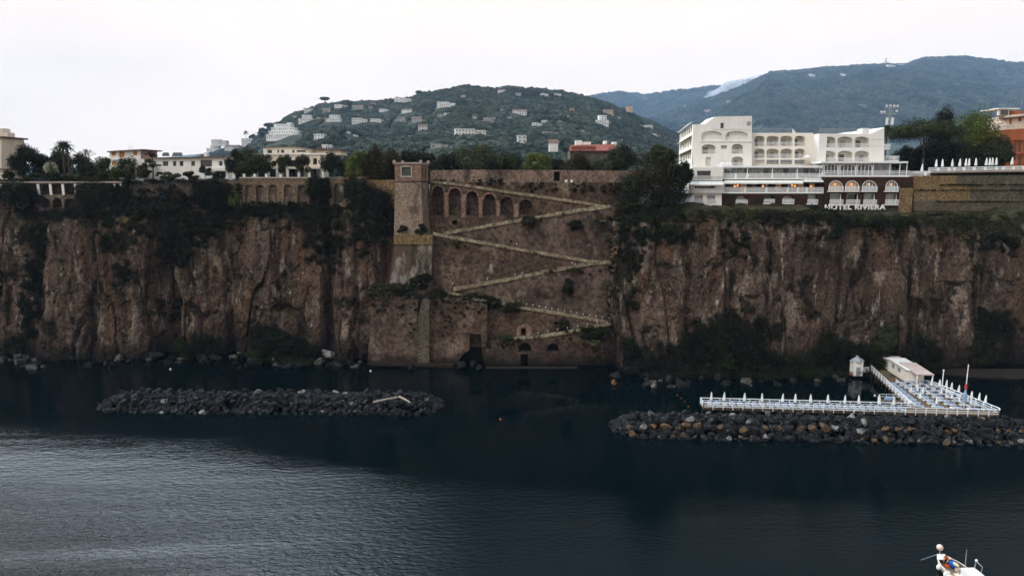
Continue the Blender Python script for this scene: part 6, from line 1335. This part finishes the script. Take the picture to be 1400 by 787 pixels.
MB().prism([fbar(-.3, hb2, -.35), fbar(Lb_ + .3, hb2, -.35), fbar(Lb_ + .3, hb2, 3.7), fbar(-.3, hb2, 3.7)], (0, 0, .2)).build('roof', M['canvas'], bar)
MB().prism([fbar(Lb_ * .45, hb2 + .22, .4), fbar(Lb_ + 3.2, hb2 - .1, .4), fbar(Lb_ + 3.2, hb2 - .1, 3.9), fbar(Lb_ * .45, hb2 + .22, 3.9)], (0, 0, .2)).build('canopy', M['pinktile'], bar)
for a, d in ((Lb_ + 3, .6), (Lb_ + 3, 3.7)): q = fbar(a, 0, d); MB().box(q.x - .1, q.x + .1, q.y - .1, q.y + .1, ZD, ZD + hb2).build('column', M['pier_white'], bar)
MB().prism([fbar(-3.6, 0, .2), fbar(-.6, 0, .2), fbar(-.6, 0, 3.6), fbar(-3.6, 0, 3.6)], (0, 0, 2.3)).build('store_room', M['white'], bar)
MB().prism([fbar(-4, 2.3, -.2), fbar(-.55, 2.3, -.2), fbar(-.55, 2.3, 4), fbar(-4, 2.3, 4)], (0, 0, .2)).build('roof', M['pinktile'], bar)
# kiosk on the rock
kq = onz(1170, 512, .6); ki = T('kiosk', 'small white kiosk with a grey peaked roof on the shore at the pier head', 'kiosk', kq)
MB().box(-1.05, 1.05, -1, 1, 0, 3.3).build('wall', M['white'], ki, local=True)
mb = MB(); mb.lathe((0, 0, 3.3), [(1.75, 0), (1.75, .15), (.35, 1.0), (.3, 1.15), (.02, 1.4)], 4); ro = mb.build('roof', M['rail'], ki, local=True)
MB().box(-.5, .5, -1.06, -.95, .05, 2.1).build('door', M['paleglass'], ki, local=True)
boulder(kq + Vector((0, .5, -.9)), 2.2, 'boulder_dark', 'dark rock the white kiosk stands on', None, rnd, 'foot_rock')
p = onz(1163, 511.5, .9); mb = MB(); mb.ball(p, .5, 8, 6, (1.3, .7, .5)); tag(mb.build('dinghy', M['redpaint']), 'small red dinghy turned over at the foot of the kiosk', 'dinghy')
q0, q1 = onz(1176, 509, ZD - .2), onz(1189, 507.5, ZD - .2); gw = T('gangway', 'short white gangway between the kiosk and the pier', 'gangway', q0)
MB().prism([q0, q1, q1 + Vector((0, 1.2, 0)), q0 + Vector((0, 1.2, 0))], (0, 0, -.15)).build('deck', M['wood'], gw); mb = MB(); railing(mb, q0, q1, 1.1, .4, .05, 3, .05); mb.build('railing', M['pier_white'], gw)
for x, y in ((1177.5, 510), (1188, 508)): a = onz(x, y, 1); MB().box(a.x - .1, a.x + .1, a.y, a.y + .2, -1, ZD - .35).build('pile', M['pile'], gw)
# loungers
M['paleblue'] = mk('pale_blue_canvas', (.24, .27, .31), (.14, .18, .25), .8, .8, .1, .02)
LG = T('sun_lounger', '', 'sun lounger')
mb = MB(); mb.box(-.36, .36, -1, .95, .26, .32); mb.build('frame', M['pier_white'], LG, local=True)
MB().box(-.33, .33, -.98, .3, .322, .42).build('mattress', M['paleblue'], LG, local=True)
mb = MB(); mb.prism([(-.33, .3, .33), (-.33, .95, .72), (-.33, .92, .82), (-.33, .28, .43)], (.66, 0, 0)); mb.build('backrest', M['paleblue'], LG, local=True)
for sx_ in (-.31, .31):
    for sy_ in (-.85, .7): MB().box(sx_ - .04, sx_ + .04, sy_ - .04, sy_ + .04, 0, .26).build('leg', M['pier_white'], LG, local=True)
lu = [False]
LB2 = copy_tree(LG); lb2 = [False]
for ch in LB2.children:
    if ch.name.startswith(('mattress', 'backrest')): ch.data = ch.data.copy(); ch.data.materials[0] = M['blue'] if ch.name.startswith('mattress') else M['canvas']
def lounger(p, rz, label, group):
    if 'front' in group: o = copy_tree(LG) if lu[0] else LG; lu[0] = True
    else: o = copy_tree(LB2) if lb2[0] else LB2; lb2[0] = True
    o.name = 'sun_lounger'; o.location = p; o.rotation_euler = (0, 0, rz); o['label'] = label; o['group'] = group; o.scale = (1.1, 1.05, 1.1); return o
rnd = random.Random(8)
ang = math.atan2(f1.y - f0.y, f1.x - f0.x)
for k in range(26):
    u = .03 + .66 * k / 25; lounger(f0.lerp(f1, u) + Vector((0, 1.3, .02)), ang + rnd.uniform(-.12, .12), 'blue and white lounger on the long front arm of the pier', 'loungers on the long front arm')
def onb(s_, t_): a = l0.lerp(l1, t_); b = c1.lerp(r1, max(0, (t_ - .42) / .58)) if t_ > .42 else c1; return a.lerp(b, s_) + Vector((0, 0, .02))
for s_, lab in ((.10, 'along the left railing of the landward arm'), (.34, 'in the left row of the landward arm'), (.56, 'in the middle row of the landward arm'), (.76, 'in the right row of the landward arm'), (.93, 'along the right railing of the landward arm')):
    for k in range(9):
        t_ = .46 + .5 * k / 8; lounger(onb(s_, t_), 1.2 + rnd.uniform(-.15, .15), 'blue and white lounger ' + lab, 'loungers ' + lab)
for x, y in ((971.9, 552.2), (989.3, 552.7), (1017.5, 553.4), (1041.5, 553.8), (1069, 554.4), (1087, 555), (1108, 555.4), (1131.6, 556), (1154.6, 556.6), (1174, 557), (1201.6, 557.8), (1221, 558.4)):
    place_parasol(onz(x, y + .6, ZD), 'closed white parasol on the long front arm of the pier', 'closed parasols on the long front arm', 1.0)
for x, y in ((1283.5, 533), (1273.5, 532), (1293, 533.5), (1300, 537), (1309.5, 541), (1327, 549.5), (1337.5, 552), (1346, 555.5)):
    place_parasol(onz(x, y + .4, ZD), 'closed white parasol along the right railing of the pier', 'closed parasols along the right pier railing', .92)
for x, y in ((1254, 538), (1261, 542), (1300, 549), (1293.5, 541.5), (1327, 557), (1258, 549.5), (1245, 541), (1280, 556), (1311, 553)):
    place_parasol(onz(x, y + .4, ZD), 'closed white parasol between the lounger rows of the pier', 'closed parasols between the lounger rows', .85)
# flag poles
a = onz(1317.8, 556, ZD); hp = 8.6; t = T('flagpole', 'tall pole with a furled blue and red flag at the right railing of the pier', 'flagpole', a)
mb = MB(); mb.tube((0, 0, 0), (0, 0, hp), .12, .08, 8); mb.build('pole', M['canvas'], t, local=True); mb = MB(); mb.lathe((0, 0, 1.0), [(.15, 0), (.42, .2), (.30, 1.6), (.12, 2.6)], 8); mb.build('flag', M['blue'], t, local=True); mb = MB(); mb.lathe((0, 0, 3.6), [(.13, 0), (.24, .3), (.13, 1.1)], 8); mb.build('pennant', M['redpaint'], t, local=True)
a = onz(1286.7, 540, ZD); t = T('light_pole', 'plain white pole on the pier between the flagpole and the bar', 'pole', a); mb = MB(); mb.lathe((0, 0, 0), [(.16, 0), (.12, .2), (.09, 5.2)], 8); mb.build('pole', M['canvas'], t, local=True); MB().ball((0, 0, 5.3), .18, 8, 5).build('cap', M['canvas'], t, local=True)

# buoys
def buoy(x, y, r_, mat, label, group=None):
    p = onz(x, y, 0); t = T('buoy', label, 'buoy', p, group); MB().ball((0, 0, r_ * .35), r_, 10, 6).build('float', mat, t, local=True, smooth=True); mb = MB(); mb.tube((0, 0, r_ * 1.2), (0, 0, r_ * 1.7), r_ * .18, n=6); mb.build('eye', mat, t, local=True)
buoy(684, 573.5, .24, M['buoy'], 'single orange buoy alone in open water between the two breakwaters')
for x, y in ((926, 540.5), (931, 544.5), (936, 549), (941, 555.5)): buoy(x, y, .14, M['buoy'], 'small orange buoy in the short line left of the pier', 'line of small orange buoys')
buoy(506.5, 507.5, .25, M['canvas'], 'small white buoy just off the broad waterside wall'); buoy(233, 505, .25, M['canvas'], 'small white buoy off the left cliff, behind the left breakwater'); buoy(1196, 541, .22, M['canvas'], 'small white buoy inside the corner of the pier')
t = T('white_marker', 'white pyramid marker at the foot of the broad waterside wall', 'marker', onz(515.5, 494, .5)); MB().lathe((0, 0, 0), [(.75, 0), (.02, 1.4)], 4).build('pyramid', M['canvas'], t, local=True); MB().box(-.6, .6, -.6, .6, -.9, 0).build('base', M['ledge'], t, local=True)

# ================================================================== FISHING BOAT
bow = onz(1284, 758.5, .8); rp = onz(1324, 777, 1.95); axd = Vector((bow.x - rp.x, bow.y - rp.y, 0)).normalized(); LB_ = 9.0
ctr = bow - axd * (LB_ * .5); bo_ = T('fishing_boat', 'small white fishing boat with orange gear, cut by the bottom edge of the photo', 'boat', (ctr.x, ctr.y, 0)); bo_.rotation_euler = (0, 0, math.atan2(axd.y, axd.x))
st = []
for i in range(13):
    u = i / 12; x = -LB_ / 2 + LB_ * u; b_ = 1.5 * (1 - max(0, (u - .55) / .45) ** 3.2) * (.86 + .14 * min(1, u / .3)) + .03; sh_ = .72 + .42 * max(0, u - .35) ** 1.6
    st.append((x, b_, sh_))
mb = MB(); inn = MB(); gun = MB(); n = 5
for (s0_, s1_) in zip(st[:-1], st[1:]):
    for sg in (1, -1):
        def sec(s_): x, b_, sh_ = s_; return [(x, 0, -.45), (x, sg * b_ * .72, -.2), (x, sg * b_, sh_)]
        a_, c_ = sec(s0_), sec(s1_)
        for k in range(2): mb.add([a_[k], c_[k], c_[k + 1], a_[k + 1]], [(0, 1, 2, 3)])
        def ins(s_): x, b_, sh_ = s_; return [(x, sg * b_, sh_), (x, sg * b_, sh_ + .07), (x, sg * max(0, b_ - .16), sh_ + .07), (x, sg * max(0, b_ - .18), .22), (x, 0, .22)]
        a_, c_ = ins(s0_), ins(s1_)
        for k in (0, 1): gun.add([a_[k], c_[k], c_[k + 1], a_[k + 1]], [(0, 1, 2, 3)])
        for k in (2, 3): inn.add([a_[k], c_[k], c_[k + 1], a_[k + 1]], [(0, 1, 2, 3)])
x, b_, sh_ = st[0]; mb.add([(x, 0, -.45), (x, b_ * .72, -.2), (x, b_, sh_), (x, -b_, sh_), (x, -b_ * .72, -.2)], [(0, 1, 2, 3, 4)])
M['hull'] = mk('boat_hull', (.62, .60, .56), (.50, .48, .44), 3, .5, .1, .02, c3=(.25, .20, .15), c3rng=(.6, .7)); Rb = Matrix.Rotation(-bo_.rotation_euler.z, 3, 'Z'); tp = Rb @ (onz(1303.5, 772, .5) - Vector((ctr.x, ctr.y, 0)))
M['wornpaint'] = mk('worn_boat_paint', (.55, .46, .36), (.40, .30, .20), 4, .6, .1, .02)
M['flooring'] = mk('boat_floor', (.16, .13, .10), (.08, .065, .05), 4, .8, .2, .02)
mb.build('hull', M['hull'], bo_, local=True); gun.build('gunwale', M['wornpaint'], bo_, local=True); inn.build('cockpit', M['flooring'], bo_, local=True)
mb = MB(); mb.prism([(3.45, -1.0, .86), (4.3, -.45, 1.05), (4.3, .45, 1.05), (3.45, 1.0, .86)], (0, 0, .05)); mb.build('foredeck', M['hull'], bo_, local=True)
# wheelhouse
wh = MB(); wh.facade(lambda a, b, d: Vector((-.2 - d, a, b)), [(-.85, .25), (.85, .25), (.8, 1.9), (-.8, 1.9)], [[(-.7, 1.15), (-.1, 1.15), (-.1, 1.75), (-.7, 1.75)], [(.1, 1.15), (.7, 1.15), (.7, 1.75), (.1, 1.75)]], 1.8, .08); o = wh.build('wheelhouse', M['hull'], bo_, local=True)
for a in (-.7, .1): MB().box(-.275, -.26, a, a + .6, 1.15, 1.75).build('window', M['glass'], o, local=True)
MB().box(-1.7, -.1, -.82, .82, 1.905, 1.98).build('roof', M['hull'], bo_, local=True)
MB().box(.25, .85, .2, .85, .23, .75).build('crate', M['wornpaint'], bo_, local=True)
mb = MB(); mb.ball((tp.x, tp.y, .55), .52, 10, 6, (1.2, .9, .8)); mb.build('blue_tarpaulin', M['bluedeep'], bo_, local=True, smooth=True)
mb = MB(); mb.ball((.9, -.85, .7), .4, 9, 6, (1.6, .6, .7)); mb.build('red_net', M['redpaint'], bo_, local=True); mb = MB(); mb.ball((2.2, -.45, .95), .3, 8, 6, (1.6, .8, .6)); mb.build('rope_coil', M['wornpaint'], bo_, local=True)
for x, y, w_, m_ in ((1.9, -.6, .28, 'wornpaint'), (.4, -.2, .24, 'canvas'), (2.9, .1, .22, 'oilcloth'), (1.6, .9, .2, 'wornpaint')):
    if m_ == 'oilcloth': M['oilcloth'] = mk('orange_oilcloth', (.5, .10, .02), (.4, .07, .018), 4, .7, .2, .02)
    mb = MB(); mb.prism([(x - w_, y - w_, .23), (x + w_, y - w_ * .8, .23), (x + w_ * .9, y + w_, .23), (x - w_, y + w_ * .9, .23)], (.03, 0, w_ * 1.3)); mb.build('fish_box', M[m_], bo_, local=True)
# net hoop, aerials, rods
mb = MB(); pts = [(-.6, -1.25, .8), (-.6, -1.4, 2.3), (.5, -1.45, 2.4), (.6, -1.35, .85)]
for a_, b_ in zip(pts[:-1], pts[1:]): mb.tube(a_, b_, .04, n=5)
mb.build('net_hoop', M['rail'], bo_, local=True)
mb = MB(); mb.tube((-.4, .5, 1.9), (-.3, .5, 3.9), .025, n=5); mb.tube((-.6, -.5, 1.9), (-.7, -.5, 3.2), .025, n=5); mb.build('aerial', M['rail'], bo_, local=True); mb = MB(); mb.tube((1.3, -.9, .9), (1.5, -1.0, 3.3), .03, n=5); mb.build('fishing_rod', M['rail'], bo_, local=True)
MB().ball((-.7, -.5, 3.2), .15, 8, 5).build('radar', M['canvas'], bo_, local=True)
mb = MB(); mb.tube((4.4, 0, .95), (4.45, .05, 1.7), .06, n=6); mb.build('bow_post', M['rail'], bo_, local=True)
M['pinkbuoy'] = mk('faded_float', (.62, .48, .42), (.50, .36, .30), 4, .6, 0); MB().ball((4.45, .05, 1.85), .38, 12, 8).build('bow_float', M['pinkbuoy'], bo_, local=True, smooth=True)
mb = MB(); mb.tube((4.5, .1, 1.0), (4.9, 2.0, 0.0), .025, n=5); mb.build('anchor_line', M['rail'], bo_, local=True)
for x, y in ((2.6, 1.35), (1.1, 1.55), (.5, 1.6), (-.9, 1.6), (-2.2, 1.55), (-1.2, -1.6), (-2.2, -1.55)):
    mb = MB(); mb.lathe((x, y, .1), [(.05, 0), (.22, .12), (.24, .35), (.20, .55), (.05, .66)], 9); mb.build('fender', M['canvas'], bo_, local=True, smooth=True)
for x, y, z in ((-1.0, 1.05, .95), (-.2, 1.0, .9), (-2.9, -.7, .9)): mb = MB(); mb.ball((x, y, z), .24, 9, 6); mb.build('float', M['canvas'], bo_, local=True, smooth=True)
# fisherman bending over the bow gear
def person(loc, rz, label):
    J = {'pel': (0, 0, .93), 'sp': (.08, 0, 1.12), 'ch': (.24, 0, 1.30), 'nk': (.33, 0, 1.42), 'hd': (.40, 0, 1.50), 'ht': (.46, 0, 1.62),
         'hl': (0, .10, .90), 'kl': (.07, .12, .50), 'al': (-.02, .13, .09), 'tl': (.14, .14, .04), 'hr': (0, -.10, .90), 'kr': (.09, -.12, .50), 'ar': (.02, -.14, .09), 'tr': (.18, -.15, .04),
         'sl': (.25, .19, 1.33), 'el': (.36, .26, 1.08), 'wl': (.55, .20, .96), 'sr': (.25, -.19, 1.33), 'er': (.38, -.25, 1.09), 'wr': (.58, -.17, 1.0)}
    ED = [('pel', 'sp'), ('sp', 'ch'), ('ch', 'nk'), ('nk', 'hd'), ('hd', 'ht'), ('pel', 'hl'), ('hl', 'kl'), ('kl', 'al'), ('al', 'tl'), ('pel', 'hr'), ('hr', 'kr'), ('kr', 'ar'), ('ar', 'tr'), ('ch', 'sl'), ('sl', 'el'), ('el', 'wl'), ('ch', 'sr'), ('sr', 'er'), ('er', 'wr')]
    RD = {'pel': .15, 'sp': .145, 'ch': .165, 'nk': .06, 'hd': .095, 'ht': .085, 'hl': .095, 'kl': .065, 'al': .045, 'tl': .04, 'hr': .095, 'kr': .065, 'ar': .045, 'tr': .04, 'sl': .07, 'el': .05, 'wl': .033, 'sr': .07, 'er': .05, 'wr': .033}
    def skin(names, scale=1.0, fing=True):
        nm = list(names); V = [J[k] for k in nm]; E = [(nm.index(a), nm.index(b)) for a, b in ED if a in nm and b in nm]; Rr = [RD[k] * scale for k in nm]
        if fing:
            for w_ in ('wl', 'wr'):
                s_ = 1 if w_ == 'wl' else -1; p = Vector(J[w_]); ip = len(V); V.append(tuple(p + Vector((.08, -.01 * s_, -.03)))); Rr.append(.036); E.append((nm.index(w_), ip))
                for q in range(4): d = (q - 1.5) * .019; V += [tuple(p + Vector((.13, d, -.05))), tuple(p + Vector((.165 - abs(q - 1.2) * .01, d, -.09)))]; Rr += [.010, .009]; E += [(ip, len(V) - 2), (len(V) - 2, len(V) - 1)]
                V += [tuple(p + Vector((.07, -.045 * s_, -.05))), tuple(p + Vector((.11, -.05 * s_, -.08)))]; Rr += [.012, .010]; E += [(ip, len(V) - 2), (len(V) - 2, len(V) - 1)]
        me = bpy.data.meshes.new('body'); me.from_pydata(V, E, []); o = bpy.data.objects.new('body', me); COL.objects.link(o)
        md = o.modifiers.new('s', 'SKIN'); 
        for i, r_ in enumerate(Rr): me.skin_vertices[0].data[i].radius = (r_, r_); me.skin_vertices[0].data[i].use_root = (i == 0)
        o.modifiers.new('u', 'SUBSURF').levels = 2; o.modifiers['u'].render_levels = 2; bpy.context.view_layer.update()
        m2 = bpy.data.meshes.new_from_object(o.evaluated_get(bpy.context.evaluated_depsgraph_get())); bpy.data.objects.remove(o); m2.polygons.foreach_set('use_smooth', [True] * len(m2.polygons)); return m2
    M['skin'] = mk('skin', (.42, .24, .16), (.36, .20, .13), 6, .6, 0); M['oilskin'] = mk('orange_oilskin', (.62, .11, .02), (.5, .085, .018), 4, .6, .2, .02); M['trousers'] = mk('dark_trousers', (.02, .022, .028), (.03, .032, .04), 4, .85, .2, .02); M['hair'] = mk('dark_hair', (.03, .02, .015), (.045, .03, .022), 8, .7, 0)
    o = T('person', label, 'person', (0, 0, 0)); o.location = loc; o.rotation_euler = (0, 0, rz)
    def add(nm, me, mat): me.materials.clear(); me.materials.append(mat); return link(nm, me, o)
    add('body', skin(J.keys()), M['skin'])
    add('jacket', skin(['ch', 'sp', 'pel', 'sl', 'el', 'sr', 'er'], 1.16, False), M['oilskin']); add('trousers', skin(['pel', 'hl', 'kl', 'al', 'hr', 'kr', 'ar'], 1.14, False), M['trousers'])
    mb = MB(); mb.ball((.42, 0, 1.58), .125, 12, 8, (1, .95, .9)); mb.build('hair', M['hair'], o, local=True, smooth=True)
    mb = MB(); mb.ball((.555, 0, 1.535), .018, 6, 4); mb.build('nose', M['skin'], o, local=True)
    for s_ in (-1, 1): mb = MB(); mb.ball((.535, .035 * s_, 1.56), .012, 6, 4); mb.build('eye', M['dark'], o, local=True)
    return o
Rz = Matrix.Rotation(bo_.rotation_euler.z, 3, 'Z'); pw = onz(1293.5, 773.5, .24)
person(pw, bo_.rotation_euler.z + math.pi * .72, 'person in an orange jacket and dark trousers bending in the bow of the fishing boat')
